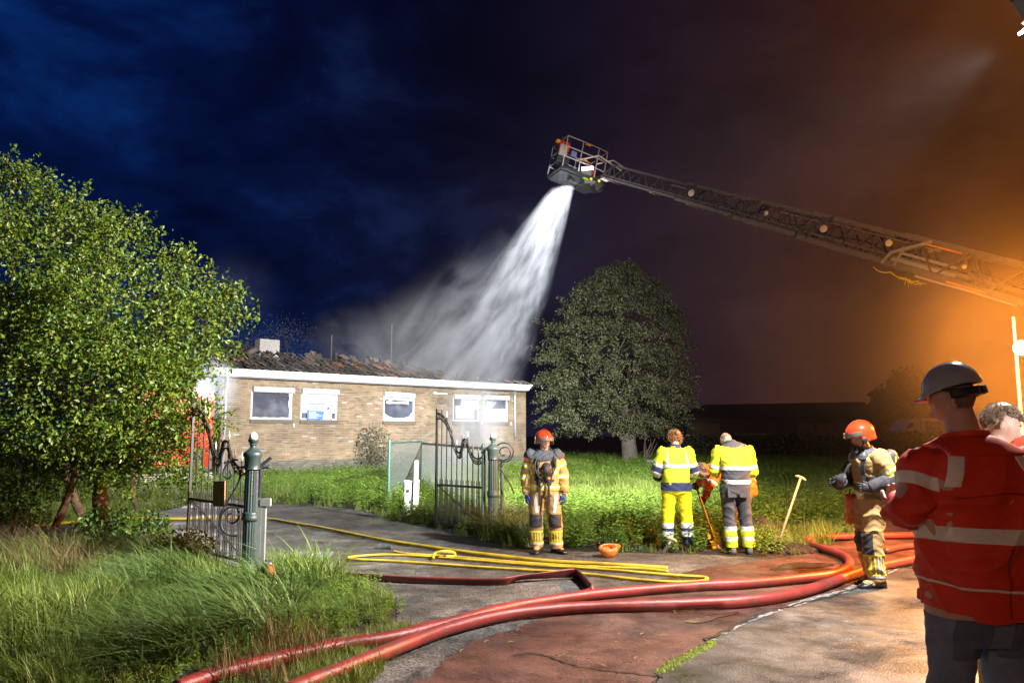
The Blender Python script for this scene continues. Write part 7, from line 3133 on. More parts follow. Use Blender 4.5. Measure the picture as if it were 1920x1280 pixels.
# spare orange helmet lying upside down on the driveway edge
g = G(1141, 1044)
e = empty('safety_helmet', (g.x, g.y, 0), .4, 'orange safety helmet lying upside down at the edge of the grass', 'helmet')
b = MB()
rings = []
n = 40
for j in range(12):
    t = j / 11
    ph = t * math.pi / 2
    ring = []
    for i in range(n):
        a = 2 * math.pi * i / n
        x, y = math.cos(a), math.sin(a)
        rr_ = math.sin(max(ph, .03)) ** .9
        brim = .045 * max(0, x) ** 2 * (t > .92)
        ring.append(Vector((x * (.135 * rr_ + brim), y * .112 * rr_, .150 - math.cos(ph) * .145 + .0)))
    rings.append(ring)
b.loft(rings, cap=False)
sh = b.build('shell', mat('orange_shell', (.80, .20, .015), .25, coat=.6, spec=.6, var=.05), e, smooth=True)
sh.rotation_euler = (R(14), R(-6), 0)
sh.modifiers.new('th', 'SOLIDIFY').thickness = .005
b = MB()
b.tube([(.115 * math.cos(a), .095 * math.sin(a), .150) for a in np.linspace(0, 6.283, 24)], .010, 6)
b.build('headband', mat('pale_band', (.35, .25, .18), .7), e, smooth=True).rotation_euler = (R(14), R(-6), 0)
# ================================================================ AERIAL LADDER AND RESCUE CAGE
M_lad = mat('ladder_steel', (0.10, 0.09, 0.088), .45, metal=.3, var=.2, vscale=3, spec=.5)
M_ladlit = mat('ladder_lit_pale', (0.40, 0.43, 0.50), .4, metal=.3, var=.15, vscale=3)  # bluish work-lamp light put into the steel colour
M_disc = mat('lamp_disc', (.75, .75, .72), .3)
M_oran = mat('orange_strip', (0.85, 0.33, 0.03), .4)
LT = P(1140, 322, 26.5)
LE = P(1920, 534, 17.5)
LA = (LE - LT).normalized()
LS = LA.cross(Vector((0, 0, 1))).normalized()      # side axis
LU = LS.cross(LA).normalized()
LT = LT - LU * 0.0
if LU.z < 0:
    LU, LS = -LU, -LS
LM = Matrix((LA, LS, LU)).transposed().to_4x4()
LM.translation = LT


def proj(p):
    v = p - Vector((0, 0, CAMH))
    x = v.x
    y = v.y * math.cos(TH) + v.z * math.sin(TH)
    zz = -v.y * math.sin(TH) + v.z * math.cos(TH)
    return 960 + F * x / y, 640 - F * zz / y


def s_at(px):
    lo, hi = 0.0, 40.0
    for _ in range(50):
        m = (lo + hi) / 2
        if proj(LT + LA * m)[0] < px:
            lo = m
        else:
            hi = m
    return lo


lad = empty('aerial_ladder', LT, 0, 'long telescopic truss ladder reaching from the right edge up to the rescue cage', 'ladder')
lad.matrix_world = LM
secs = [(0.0, s_at(1400), .50, .50, 0.0), (s_at(1282), s_at(1530), .58, .60, 0.05), (s_at(1392), s_at(1680), .66, .68, .10), (s_at(1515), s_at(1850), .74, .76, .15), (s_at(1680), s_at(1920) + 4.5, .80, .84, .20)]
rr = np.random.default_rng(4)
for k, (a, c, dep, wid, _) in enumerate(secs):
    q = MB()
    rw = .030 + .010 * k
    for sy in (-1, 1):
        y = sy * wid / 2
        q.box(((a + c) / 2 + .12, y, dep / 2), (c - a - .24, rw * 1.2, rw * 1.7))
        q.box(((a + c) / 2, y, -dep / 2), (c - a, rw * 1.3, rw * 2.0))
        q.box(((a + c) / 2, y * .96, -dep / 2 + rw * 3.2), (c - a, rw * .5, rw * .7))
    sec = q.build('ladder_section', mat('ladder_rail', (.21, .20, .20), .42, metal=.3, var=.15), lad)
    pitch = dep * 1.35
    n = max(2, int((c - a) / pitch))
    for i in range(n):
        for sy in (-1, 1):
            y = sy * (wid / 2 + .001 * k)
            x0, x1, x2 = a + (c - a) * i / n, a + (c - a) * (i + .5) / n, a + (c - a) * (i + 1) / n
            for (u, v) in (((x0, -dep / 2), (x1, dep / 2)), ((x1, dep / 2), (x2, -dep / 2))):
                q = MB()
                q.tube([(u[0], y, u[1]), (v[0], y, v[1])], rw * .55, 4)
                q.build('brace', M_lad, sec, recalc=False)
    nr = int((c - a) / .32)
    for i in range(nr):
        x = a + .15 + i * .32
        q = MB()
        q.cyl((x, -wid / 2, -dep / 2 + .03), (x, wid / 2, -dep / 2 + .03), .017, n=6)
        q.build('rung', M_lad, sec, recalc=False)
    # pointed end bracket
    q = MB()
    m_ = M_ladlit if k == 4 else M_lad
    for sy in (-1, 1):
        y = sy * (wid / 2 + .02)
        q.tube([(a - .02, y, -dep / 2 - .02), (a + .10, y, -dep * .15), (a + .55 + .1 * k, y, dep / 2)], rw * .8, 4)
        q.tube([(a + .30, y, -dep / 2), (a + .36, y, dep * .12)], rw * .6, 4)
        if k == 4:
            q.box((a + .95, y, -.06), (1.5, .012, .07))
            q.box((a + .95, y, -.25), (1.6, .012, .10))
            q.box((a + .85, y, -dep / 2 + .02), (1.8, .03, .11))
    q.build('end_bracket', m_, sec)
    for j in range(3):
        xw = a + .5 + j * (c - a) / 3.2
        q = MB()
        q.cyl((xw, -wid / 2 - .02, -dep / 2 - .05), (xw, wid / 2 + .02, -dep / 2 - .05), .03, n=8)
        q.build('roller', M_galv, sec)
# rails' extras: conduit, discs, marker strips
for (px_, rad, m_) in ((1310, .115, M_disc), (1557, .105, M_disc), (1450, .07, M_disc), (1676, .09, M_disc), (1818, .06, M_disc)):
    s_ = s_at(px_)
    q = MB()
    q.lathe([(.01, 0), (rad * .9, .01), (rad, .03), (rad * .6, .05), (.01, .055)], (0, 0, 0), 18, rot=(R(90), 0, 0))
    o = q.build('work_lamp', m_, lad, smooth=True, autosmooth=40)
    o.location = (s_, -.40 if LS.y > 0 else .40, .02 if px_ != 1676 else .1)
    if LS.y > 0:
        pass
    else:
        o.rotation_euler = (0, 0, R(180))
sgn = -1 if LS.y > 0 else 1
for (p0, p1, zz, m_, w_) in ((1272, 1300, .10, M_galv, .03), (1474, 1548, .16, M_galv, .022), (1572, 1710, .22, M_galv, .018), (1733, 1806, .30, M_oran, .035), (1800, 1876, -.43, M_oran, .04), (1740, 1770, .22, M_galv, .03)):
    a, c = s_at(p0), s_at(p1)
    q = MB()
    q.box(((a + c) / 2, sgn * .47, zz), (c - a, .02, w_))
    q.build('marker_strip', m_, lad)
q = MB()
a, c = s_at(1742), s_at(1935)
q.tube([(a + (c - a) * t, sgn * .40, -.50 - .008 * math.sin(t * 9)) for t in np.linspace(0, 1, 20)], .028, 8)
q.build('hydraulic_pipe', mat('pale_pipe', (.6, .5, .55), .4), lad)
for j in range(1):
    q = MB()
    a, c = s_at(1300), s_at(1930)
    q.tube([(a + (c - a) * t, sgn * (.1 - .1 * j), -.05 + .06 * j - .05 * math.sin(t * 40 + j)) for t in np.linspace(0, 1, 60)], .016, 5)
    q.build('cable', M_black, lad)
# yellow rope tangle under the ladder
q = MB()
a, c = s_at(1666), s_at(1752)
pts = [Vector((a + (c - a) * t, sgn * .42, -.58 - .07 * abs(math.sin(t * 8)) - (.05 if t > .7 else 0))) for t in np.linspace(0, 1, 30)]
q.tube(pts, .016, 5)
for k in range(14):
    t = rr.uniform(.66, 1)
    p = Vector((a + (c - a) * t, sgn * .42, -.64))
    q.tube([p, p + Vector((rr.normal(0, .08), rr.normal(0, .03), rr.normal(0, .03))), p + Vector((rr.normal(0, .10), rr.normal(0, .03), -abs(rr.normal(0, .07))))], .010, 5)
q.build('rope', M_yelstrip, lad)

# ---- cage
CG = P(1082, 338, 26.8)
cage = empty('rescue_cage', CG, 0, 'rescue cage with railings, red panels and water monitor at the tip of the ladder', 'cage')
cage.rotation_euler = Euler((R(-2), R(13), R(24)))
M_rail = mat('cage_rail', (.50, .52, .56), .35, metal=.3)
M_cdark = mat('cage_dark', (.022, .024, .028), .5, var=.2)
fw_, fd_, fh_ = 1.85, 1.25, 1.18
q = MB()
q.prism([(-fw_ / 2 - .05, -fd_ / 2 + .12), (-fw_ / 2 + .15, -fd_ / 2), (fw_ / 2 - .25, -fd_ / 2), (fw_ / 2 + .15, 0), (fw_ / 2 - .25, fd_ / 2), (-fw_ / 2 + .15, fd_ / 2), (-fw_ / 2 - .05, fd_ / 2 - .12)], -.07, .02)
q.build('floor', M_cdark, cage)
q = MB()
q.box((-.45, 0, -.09), (.9, .9, .04))
q.box((.35, 0, -.11), (.5, .6, .07))
q.build('floor_ribs', M_cdark, cage)
q = MB()
q.box((.15, -.48, -.085), (.33, .10, .02))
q.build('lime_plate', mat('lime_plate', (.45, .75, .03), .4), cage)
text_mesh('lettering', 'JMMAN-U', .2, M_rail, cage, (-.45, .12, -.115), (R(180), 0, 0), width=.62)
corners = [(-fw_ / 2, -fd_ / 2 + .05), (-.3, -fd_ / 2 + .02), (.35, -fd_ / 2 + .02), (fw_ / 2 - .2, -fd_ / 2 + .05), (fw_ / 2 - .2, fd_ / 2 - .05), (.1, fd_ / 2), (-fw_ / 2, fd_ / 2 - .05)]
for (x, y) in corners:
    q = MB()
    q.cyl((x, y, 0), (x, y, fh_), .022, n=8)
    q.build('upright', M_rail, cage)
for zz in (fh_, fh_ * .66, fh_ * .33):
    for i in range(len(corners)):
        if i == 3 and zz < fh_:
            continue
        a, c = corners[i], corners[(i + 1) % len(corners)]
        q = MB()
        q.cyl((*a, zz), (*c, zz), .022, n=8)
        q.build('rail', M_rail, cage)
for (x, y, z_, sx, sy, sz, m_, nm) in ((-fw_ / 2 + .05, -.25, .85, .36, .35, .34, mat('cage_red', (.55, .04, .02), .4), 'red_panel'), (-fw_ / 2 - .06, -.52, .60, .30, .10, .42, mat('cage_beige', (.35, .33, .29), .6), 'beige_panel'),
                                      (-fw_ / 2 + .05, -.30, .32, .50, .30, .30, M_cdark, 'locker'), (-fw_ / 2 + .12, .05, 1.20, .42, .5, .22, M_cdark, 'control_desk'), (-.55, -.5, .62, .22, .12, .20, mat('cage_blue', (.15, .2, .45), .4), 'blue_panel'),
                                      (.25, .1, .28, .5, .4, .5, mat('cage_grey', (.25, .26, .28), .5), 'gear_box'), (.42, .2, .72, .22, .2, .30, mat('lamp_red', (.65, .03, .03), .4), 'red_bag'), (.62, .15, .62, .18, .2, .2, MATS['lamp_red'], 'red_bag'),
                                      (-.1, -.6, 1.14, .20, .06, .07, M_oran, 'orange_marker'), (-.1, -.6, .52, .16, .06, .07, M_oran, 'orange_marker'), (-fw_ / 2 - .18, -.2, 1.04, .16, .16, .10, M_oran, 'corner_light')):
    q = MB()
    q.bevbox((x, y, z_), (sx, sy, sz), .025)
    q.build(nm, m_, cage)
q = MB()
q.cyl((-.35, -.2, -.10), (-.50, -.28, -.26), .07, .055, n=14)
q.cyl((-.35, -.2, -.10), (-.2, -.1, -.08), .09, .09, n=14)
q.build('water_monitor', M_cdark, cage, smooth=True, autosmooth=40)
# bent white handrails to the ladder, arm and rotator
e = empty('cage_arm', P(1135, 335, 26.7), 0, 'dark jointed arm and bent white handrails joining cage and ladder', 'arm')
o0 = e.location.copy()
for pts in ([P(1078, 302, 26.4), P(1123, 292, 26.4), P(1165, 320, 26.3)], [P(1118, 308, 27.0), P(1150, 301, 27.0), P(1178, 320, 26.7)]):
    q = MB()
    q.tube([p - o0 for p in pts], .028, 8)
    q.build('handrail', mat('white_rail', (.7, .7, .72), .35), e)
for (x0, y0, x1, y1, w_) in ((1105, 345, 1150, 330, .12), (1118, 340, 1128, 352, .14), (1095, 340, 1125, 338, .16), (1122, 350, 1118, 356, .08), (1140, 322, 1120, 345, .10)):
    q = MB()
    q.tube([P(x0, y0, 26.6) - o0, P((x0 + x1) / 2, (y0 + y1) / 2, 26.6) - o0, P(x1, y1, 26.6) - o0], [w_, w_ * 1.1, w_], 8)
    q.build('arm_link', M_cdark, e, smooth=True, autosmooth=40)
q = MB()
for k in range(4):
    q.tube([P(1126 + k * 3, 336 + k * 1.5, 26.3) - o0, P(1134 + k * 3, 334 + k * 1.5, 26.3) - o0, P(1146 + k * 1, 338 + k * 1.2, 26.3) - o0], .02, 6)
q.build('cable_loop', M_rail, e)
for (x, y) in ((1108, 336), (1123, 340)):
    q = MB()
    q.lathe([(.01, 0), (.05, .01), (.05, .05), (.01, .06)], P(x, y, 26.2) - o0, 12, rot=(R(90), 0, 0))
    q.build('yellow_cap', M_yelstrip, e)
for ch in list(e.children):
    ch.parent = lad
    ch.matrix_parent_inverse = LM.inverted()
    ch.location = o0
bpy.data.objects.remove(e)


def lamp_head(name, loc, aim, w, h, d, emit, strength, label, cat='floodlight', bar=True, housing=None):
    loc = Vector(loc)
    e = empty(name, loc, 0, label, cat)
    M_ = rot_to(Vector(aim))          # columns: side, forward, up
    q = MB()
    q.bevbox((0, 0, 0), (w, d, h), .012, rot=M_)
    for i in range(5):
        q.box(M_ @ Vector((-w * .4 + w * .2 * i, -d * .6, 0)), (.008, d * .3, h * .9), rot=M_)
    q.build('housing', housing or M_cdark, e)
    q = MB()
    q.bevbox(M_ @ Vector((0, d / 2 + .004, 0)), (w * .88, .01, h * .82), .003, rot=M_)
    q.build('lamp_glass', mat('lamp_glow_' + name + str(round(loc.x)), (1, 1, 1), .3, emit=emit, estr=strength), e)
    return e


lc = P(1102, 316, 26.3)
lamp_head('cage_floodlight', lc, Vector((-.25, -1, -.35)), .46, .14, .10, (.85, .90, 1.0), 40, 'bright white light bar on the side of the rescue cage')

# ================================================================ FIRE TRUCK (left), STAND LIGHTS
M_fred = mat('truck_red', (.62, .035, .02), .25, coat=.6, var=.05)
M_slat = mat('shutter_slat', (.33, .34, .36), .4, metal=.5, var=.1)
M_tyre = mat('tyre', (.015, .015, .016), .8)


def wheel(parent, c, r_=.5, w_=.28):
    q = MB()
    q.lathe([(r_ * .6, -w_ / 2), (r_ * .93, -w_ / 2), (r_, -w_ * .35), (r_, w_ * .35), (r_ * .93, w_ / 2), (r_ * .6, w_ / 2)], c, 24, rot=(0, R(90), 0))
    wl_ = q.build('wheel', M_tyre, parent, smooth=True, autosmooth=40)
    q = MB()
    q.lathe([(.05, -w_ * .52), (r_ * .3, -w_ * .5), (r_ * .58, -w_ * .40), (r_ * .6, w_ * .45), (r_ * .3, w_ * .52), (.05, w_ * .53)], c, 16, rot=(0, R(90), 0))
    q.build('rim', M_galv, wl_, smooth=True, autosmooth=40)


def fire_truck(loc, rz, label, L_=7.4, W_=2.5, H_=3.02):
    e = empty('fire_truck', loc, rz, label, 'fire truck')
    q = MB()   # rear of the truck at y=0, body runs to +y
    q.bevbox((0, 2.4, 1.22 + (H_ - 1.22) / 2), (W_, 4.8, H_ - 1.22), .06)
    q.build('body', M_fred, e)
    q = MB()
    q.box((0, 2.4, .92), (W_ - .04, 4.76, .6))
    q.build('skirt', mat('skirt_grey', (.06, .06, .065), .5), e)
    q = MB()
    q.bevbox((0, 6.1, 1.65), (W_ * .98, 2.2, 2.2), .12)
    q.build('cab', M_fred, e)
    q = MB()
    q.box((0, 3.5, .62), (1.0, 6.9, .22))
    q.build('chassis', M_dark, e)
    for sx in (-1, 1):
        for y0 in (.25, 1.75, 3.25):
            if y0 == 1.75 and False:
                continue
            q = MB()
            q.box((sx * (W_ / 2 + .004), y0 + .68, 1.75), (.02, 1.36, 1.7))
            sh_ = q.build('roller_shutter', M_slat, e)
            for j in range(14):
                q = MB()
                q.box((sx * (W_ / 2 + .018), y0 + .68, .98 + j * .12), (.012, 1.34, .085))
                q.build('slat', M_slat, sh_, recalc=False)
        q = MB()
        q.box((sx * (W_ / 2 * .98 + .004), 6.3, 2.15), (.02, 1.2, .75))
        q.build('side_window', M_dark, e)
    # rear: shutter in the middle, lamps, step
    q = MB()
    q.box((0, -.008, 1.45), (1.3, .02, 1.5))
    sh_ = q.build('rear_shutter', M_fred, e)
    for j in range(12):
        q = MB()
        q.box((0, -.024, .80 + j * .12), (1.26, .012, .09))
        q.build('slat', M_fred, sh_, recalc=False)
    for sx in (-1, 1):
        q = MB()
        q.bevbox((sx * 1.02, -.03, .95), (.22, .06, .5), .01)
        q.build('tail_light', mat('tail_lens', (.5, .02, .01), .2), e)
        q = MB()
        q.bevbox((sx * 1.0, -.015, 2.4), (.25, .03, .5), .01)
        q.build('yellow_marking', mat('amber_mark', (.8, .35, .03), .4), e)
    for k in range(5):
        q = MB()
        q.box((0, -.10 - .02 * k, .50 - .09 * k * .6), (W_ * .96, .10, .035))
        q.build('rear_step', M_galv, e)
    for y in (1.6, 6.0):
        for sx in (-1, 1):
            wheel(e, (sx * (W_ / 2 - .16), y, .5))
    q = MB()
    q.box((0, 7.2, 2.15), (W_ * .86, .03, .85))
    q.build('windscreen', M_dark, e)
    q = MB()
    q.bevbox((0, 5.7, 2.87), (1.9, .35, .2), .05)
    q.build('beacon_bar', mat('beacon_blue', (.02, .05, .5), .2), e)
    return e


rearR = P(403, 812, 23.9)
ra_ = HRZ
ex_ = Vector((math.cos(ra_), math.sin(ra_), 0))
cen_ = Vector((rearR.x, rearR.y, 0)) - ex_ * 1.28
fire_truck(cen_, ra_, 'red fire truck parked beside the left end of the house behind the tree')
fe_ = lamp_head('stand_floodlight', FLOOD, Vector((.25, -1, -.1)), .30, .22, .12, (.88, .93, 1.0), 120, 'glaring white work light above the red truck')
q = MB()
q.cyl((0, .1, -.12), (0, .1, -FLOOD.z), .025, n=8)
q.build('stand_pole', M_galv, fe_)

# red vehicle front at the extreme right edge: low fire car
def fire_car(loc, rz, label):
    e = empty('fire_car', loc, rz, label, 'car')
    prof_ = [(-2.1, .35), (-2.15, .75), (-2.05, 1.0), (-1.2, 1.12), (-.55, 1.62), (1.6, 1.68), (2.05, 1.1), (2.1, .4)]
    rings = []
    for x, s_ in ((-.88, .94), (-.84, 1.0), (.84, 1.0), (.88, .94)):
        rings.append([Vector((x * (1 - .12 * max(0, z - 1.1) / .6), y, .32 + (z - .32) * s_)) for y, z in prof_])
    q = MB()
    q.loft(rings)
    q.build('body', M_fred, e)
    for sx in (-1, 1):
        q = MB()
        q.prism([(-.95, 1.15), (-.5, 1.52), (.6, 1.56), (.6, 1.15)], sx * .845, sx * .86, M_=Matrix(((0, 0, 1), (1, 0, 0), (0, 1, 0))))
        q.build('side_window', M_dark, e)
        q = MB()
        q.box((sx * .885, .2, .85), (.01, 3.2, .16))
        q.build('white_stripe', M_white, e)
        for y in (-1.35, 1.35):
            wheel(e, (sx * .78, y, .33), .33, .2)
        q = MB()
        q.lathe([(.02, 0), (.12, .01), (.13, .05), (.02, .06)], (sx * .6, -2.17, .82), 16, rot=(R(90), 0, 0))
        q.build('headlight', mat('lens_white', (.8, .8, .85), .1), e)
    q = MB()
    q.box((0, -.95, 1.38), (1.4, .03, .5), rot=(R(-52), 0, 0))
    q.build('windscreen', M_dark, e)
    q = MB()
    q.bevbox((0, .1, 1.76), (1.2, .25, .12), .03)
    q.build('beacon_bar', MATS['beacon_blue'], e)
    return e


fire_car((7.75, 8.6, 0), R(35), 'low red fire car cut off by the right edge of the picture')

# ================================================================ SODIUM LAMP ON ITS MAST
sl = empty('street_lamp', (SODIUM.x, SODIUM.y, 0), 0, 'glowing orange lamp on a slim pale pole at the right edge', 'street lamp')
q = MB()
q.cyl((0, .12, 0), (.0, .12, SODIUM.z + .45), .028, .02, n=12)
q.cyl((0, .12, 0), (0, .12, .6), .07, n=12)
q.build('pole', mat('pale_pole', (.28, .26, .22), .5), sl, smooth=True, autosmooth=40)
q = MB()
bm = bmesh.new()
bmesh.ops.create_uvsphere(bm, u_segments=20, v_segments=12, radius=.10)
q.bm(bm, (0, 0, SODIUM.z))
o = q.build('lamp_globe', mat('sodium_glow', (1, .6, .2), .4, emit=(1.0, .70, .25), estr=60), sl, smooth=True)
for lo in bpy.data.objects:
    if lo.name == 'sodium_lamp':
        lo.location = SODIUM + Vector((-.0, -.20, 0))
q = MB()
q.cyl((0, .12, SODIUM.z + .10), (0, -.02, SODIUM.z + .09), .02, n=8)
q.lathe([(.02, .085), (.07, .075), (.08, .05), (.06, .055)], (0, 0, SODIUM.z + .01), 14)
q.build('lamp_cap', M_galv, sl)

tl = lamp_head('tripod_fill_light', (5.0, -3.62, 2.25), (Vector((1.9, 3.3, 1.1)) - Vector((5.0, -3.6, 2.25))), .30, .22, .10, (1, .6, .4), 3, 'added fill light on a tripod on the road, unseen behind the camera')
tl2 = lamp_head('tripod_fill_light', (-3.2, -2.24, 2.6), (Vector((2.15, 3.3, 1.25)) - Vector((-3.2, -2.2, 2.6))), .30, .22, .10, (1, .8, .6), 3, 'added fill light on a tripod, unseen behind and left of the camera')
for k in range(3):
    q = MB()
    q.cyl((0, -.08, -.15), (.6 * math.cos(k * 2.1), .6 * math.sin(k * 2.1), -2.59), .015, n=6)
    q.build('leg', M_galv, tl2)
for k in range(3):
    q = MB()
    q.cyl((0, -.08, -.15), (.6 * math.cos(k * 2.1), .6 * math.sin(k * 2.1), -2.24), .015, n=6)
    q.build('leg', M_galv, tl)

# ================================================================ FLOODLIGHT MAST, top right corner
mh = empty('light_mast', (5.05, 6.75, 0), 0, 'tall light mast with angled floodlight heads in the upper right corner', 'light mast')
q = MB()
q.cyl((0, 0, 0), (0, 0, 3.2), .09, .08, n=14)
q.cyl((0, 0, 3.2), (0, 0, 5.9), .06, .05, n=14)
q.build('mast', M_galv, mh, smooth=True, autosmooth=40)
M_bei = mat('lamp_housing_beige', (.34, .30, .24), .5, var=.1)
q = MB()
q.bevbox((-.26, -.05, 5.72 - .0), (.10, .12, .62), .02, rot=(0, R(-24), 0))
q.build('bracket', M_bei, mh)
q = MB()
q.bevbox((-.12, -.05, 5.72), (.36, .30, .30), .03, rot=(0, R(-30), 0))
q.build('lamp_housing', mat('lamp_housing_dark', (.05, .035, .025), .5), mh)
q = MB()
q.tube([(-.27, -.21, 5.74), (-.25, -.21, 5.66), (-.21, -.21, 5.58)], .012, 6)
q.build('trim', mat('cream_trim', (.8, .75, .5), .4), mh)
for (x, z_, a, w_) in ((-.235, 5.47, -36, .14), (-.07, 5.52, -36, .14)):
    q = MB()
    q.bevbox((x, -.1, z_), (w_, .25, .035), .008, rot=(0, R(-a), 0))
    q.build('lamp_fin', mat('pale_fin', (.55, .54, .55), .4), mh)
q = MB()
q.bevbox((-.30, -.08, 5.40), (.15, .12, .03), .006, rot=(0, R(-32), 0))
q.build('lamp_glass', mat('mast_glow', (1, 1, 1), .3, emit=(.9, .93, 1.0), estr=9), mh)
for k in range(3):
    q = MB()
    q.cyl((0, 0, .25), (.9 * math.cos(k * 2.1 + .3), .9 * math.sin(k * 2.1 + .3), .02), .03, n=8)
    q.build('stay', M_galv, mh)

# ================================================================ VAN, BARN, HEDGE, FENCE in the dark background
DV = 50
e0 = P(1686, 812, DV)
van = empty('panel_van', (e0.x, DV, .45), 0, 'white panel van with a dark lettered panel far behind the hedge', 'van')
M_van = mat('van_white', (.78, .77, .76), .35, var=.05)
Mv = Matrix(((1, 0, 0), (0, 0, 1), (0, 1, 0)))
vz = lambda y_: P(1700, y_, DV).z - .45
vx = lambda x_: P(x_, 800, DV).x - e0.x
q = MB()
pv_ = [(0, .3), (-.02, vz(813)), (vx(1690), vz(807)), (vx(1700), vz(797)), (vx(1708), vz(789)), (vx(1714), vz(785.5)), (vx(1722), vz(784)), (vx(1800), vz(782.5)), (vx(1850), vz(783)), (vx(1852), .3)]
q.prism(pv_, 0, 1.95, M_=Mv)
bd = q.build('body', M_van, van)
q = MB()
q.prism([(vx(1695), vz(804.5)), (vx(1700), vz(799.5)), (vx(1705), vz(793)), (vx(1713), vz(791.5)), (vx(1713.5), vz(800)), (vx(1708), vz(803))], -.012, 0.0, M_=Mv)
q.build('side_window', M_dark, van)
q = MB()
q.box((vx(1726), -.006, vz(800)), (.02, .012, 1.1))
q.build('door_gap', M_dark, van)
q = MB()
q.prism([(vx(1735), vz(806)), (vx(1735), vz(789.5)), (vx(1800), vz(788.5)), (vx(1800), vz(806))], -.016, 0.0, M_=Mv)
q.build('dark_panel', mat('panel_grey', (.12, .11, .12), .5), van)
text_mesh('lettering', 'ciap', .5, mat('van_letter', (.55, .55, .55), .5), van, (vx(1739), -.018, vz(800.5)), (R(90), 0, 0), width=vx(1759) - vx(1739))
for x in (vx(1700), vx(1815)):
    q = MB()
    q.lathe([(.1, -.11), (.33, -.10), (.34, .10), (.1, .11)], (x, .12, .33), 20, rot=(R(90), 0, 0))
    q.build('wheel', M_tyre, van)
q = MB()
q.lathe([(.03, 0), (.06, .05), (.02, .10)], (vx(1722), .4, vz(783.5)), 8)
q.build('roof_beacon', M_oran, van)
q = MB()
poly = [(18, 46.5), (70, 46.5), (90, 60), (18, 60)]
q.prism([(x, y) for x, y in poly], -.5, .45)
tag(q.build('embankment', soil), kind='structure')

def hedge(name, a, c, h_, th_, n, label, m, seed):
    r = np.random.default_rng(seed)
    a, c = Vector(a), Vector(c)
    t = r.random(n)
    d = (c - a)
    L_ = d.length
    prof_h = h_ * (.75 + .35 * vnoise(t * L_ * .6, t * 0, 1, seed))
    C_ = np.array([a.x + d.x * t + r.normal(0, th_, n), a.y + d.y * t + r.normal(0, th_, n), prof_h * r.random(n) ** .5]).T
    C_[:, 2] = np.maximum(C_[:, 2], .03)
    V, T = leaves_np(C_, np.zeros((n, 3)), r.uniform(.14, .26, n), .6, r)
    o_ = mesh_obj(name, np_mesh(name, V, T, m))
    return o_


M_hedge = leaf_mat('hedge_leaf', (.030, .040, .014), (.045, .055, .02), (.06, .06, .03), .6, .15, obj_rand=False)
tag(hedge('hedge', (10, 46, 0), (42, 45, 0), 1.72, .5, 20000, '', M_hedge, 3), 'dark rough hedge in front of the van and barn', kind='stuff')

DB = 64
barn = empty('barn', (P(1285, 812, DB).x, DB, 0), 0, 'long low dark barn in the background right of the round tree', 'barn')
o0 = barn.location
bx0, bx1 = P(1288, 812, DB).x - o0.x, P(1662, 812, DB).x - o0.x
zt = P(1500, 752, DB).z
ze = P(1500, 782, DB).z
q = MB()
q.box(((bx0 + bx1) / 2, 4, ze / 2), (bx1 - bx0, 8, ze))
q.build('wall', mat('barn_wall', (.10, .07, .055), .9, var=.3, vscale=1), barn)
M_rfd = mat('barn_roof', (.055, .045, .042), .85, var=.3, vscale=1)
for sg_ in (0, 1):
    q = MB()
    y0 = -.5 if sg_ == 0 else 8.5
    pts = [Vector((bx0 + (.0), y0, ze - .05)), Vector((bx1, y0, ze - .05)), Vector((bx1, 4, zt)), Vector((bx0 + 2.6, 4, zt - .25))]
    q.add(pts + [p + Vector((0, 0, .12)) for p in pts], [(0, 1, 2, 3), (4, 7, 6, 5), (0, 4, 5, 1), (1, 5, 6, 2), (2, 6, 7, 3), (3, 7, 4, 0)])
    q.build('roof', M_rfd, barn)
for (x0_, x1_) in ((1496, 1526), (1532, 1562), (1300, 1350), (1570, 1600)):
    a, c = P(x0_, 812, DB).x - o0.x, P(x1_, 812, DB).x - o0.x
    q = MB()
    q.box(((a + c) / 2, -.03, ze * .52), (c - a, .05, ze * .62))
    q.build('door', mat('barn_door', (.19, .125, .09), .8, var=.2, vscale=2), barn)
q = MB()
q.bevbox((bx0 + 9, 3.4, zt), (.9, .7, 1.0), .02)
fn = empty('rail_fence', (P(1380, 812, 56).x, 56, 0), 0, 'faint horizontal rail fence in front of the barn', 'fence')
fx = P(1690, 812, 56).x - fn.location.x
for k in range(4):
    q = MB()
    q.box((fx / 2, 0, .75 + k * .30), (fx, .04, .07))
    q.build('rail', mat('fence_rail', (.20, .15, .11), .8, var=.3), fn)
for k in range(7):
    q = MB()
    q.box((fx * k / 6, .05, .9), (.1, .06, 1.8))
    q.build('post', MATS['fence_rail'], fn)

# ================================================================ WATER, STEAM, HAZE
def smooth_n(t, x, a, b):
    n = t.n('ShaderNodeMapRange', inp={0: x, 1: a, 2: b, 3: 0.0, 4: 1.0})
    n.interpolation_type = 'SMOOTHSTEP'
    return n.outputs[0]


NZ = P(1055, 350, 26.6)
TG = P(880, 706, 32.5)
vm = bpy.data.materials.new('water_spray')
vm.use_nodes = True
vt = NT(vm.node_tree)
vm.node_tree.nodes.clear()
geo = vt.n('ShaderNodeNewGeometry')
pos = geo.outputs['Position']
sp = vt.n('ShaderNodeSeparateXYZ', inp={0: pos})
X_, Y_, Z_ = sp.outputs[0], sp.outputs[1], sp.outputs[2]
M_op = vt.math
s = M_op('DIVIDE', M_op('SUBTRACT', NZ.z, Z_), NZ.z - TG.z)
s = M_op('MAXIMUM', s, 0.0001)
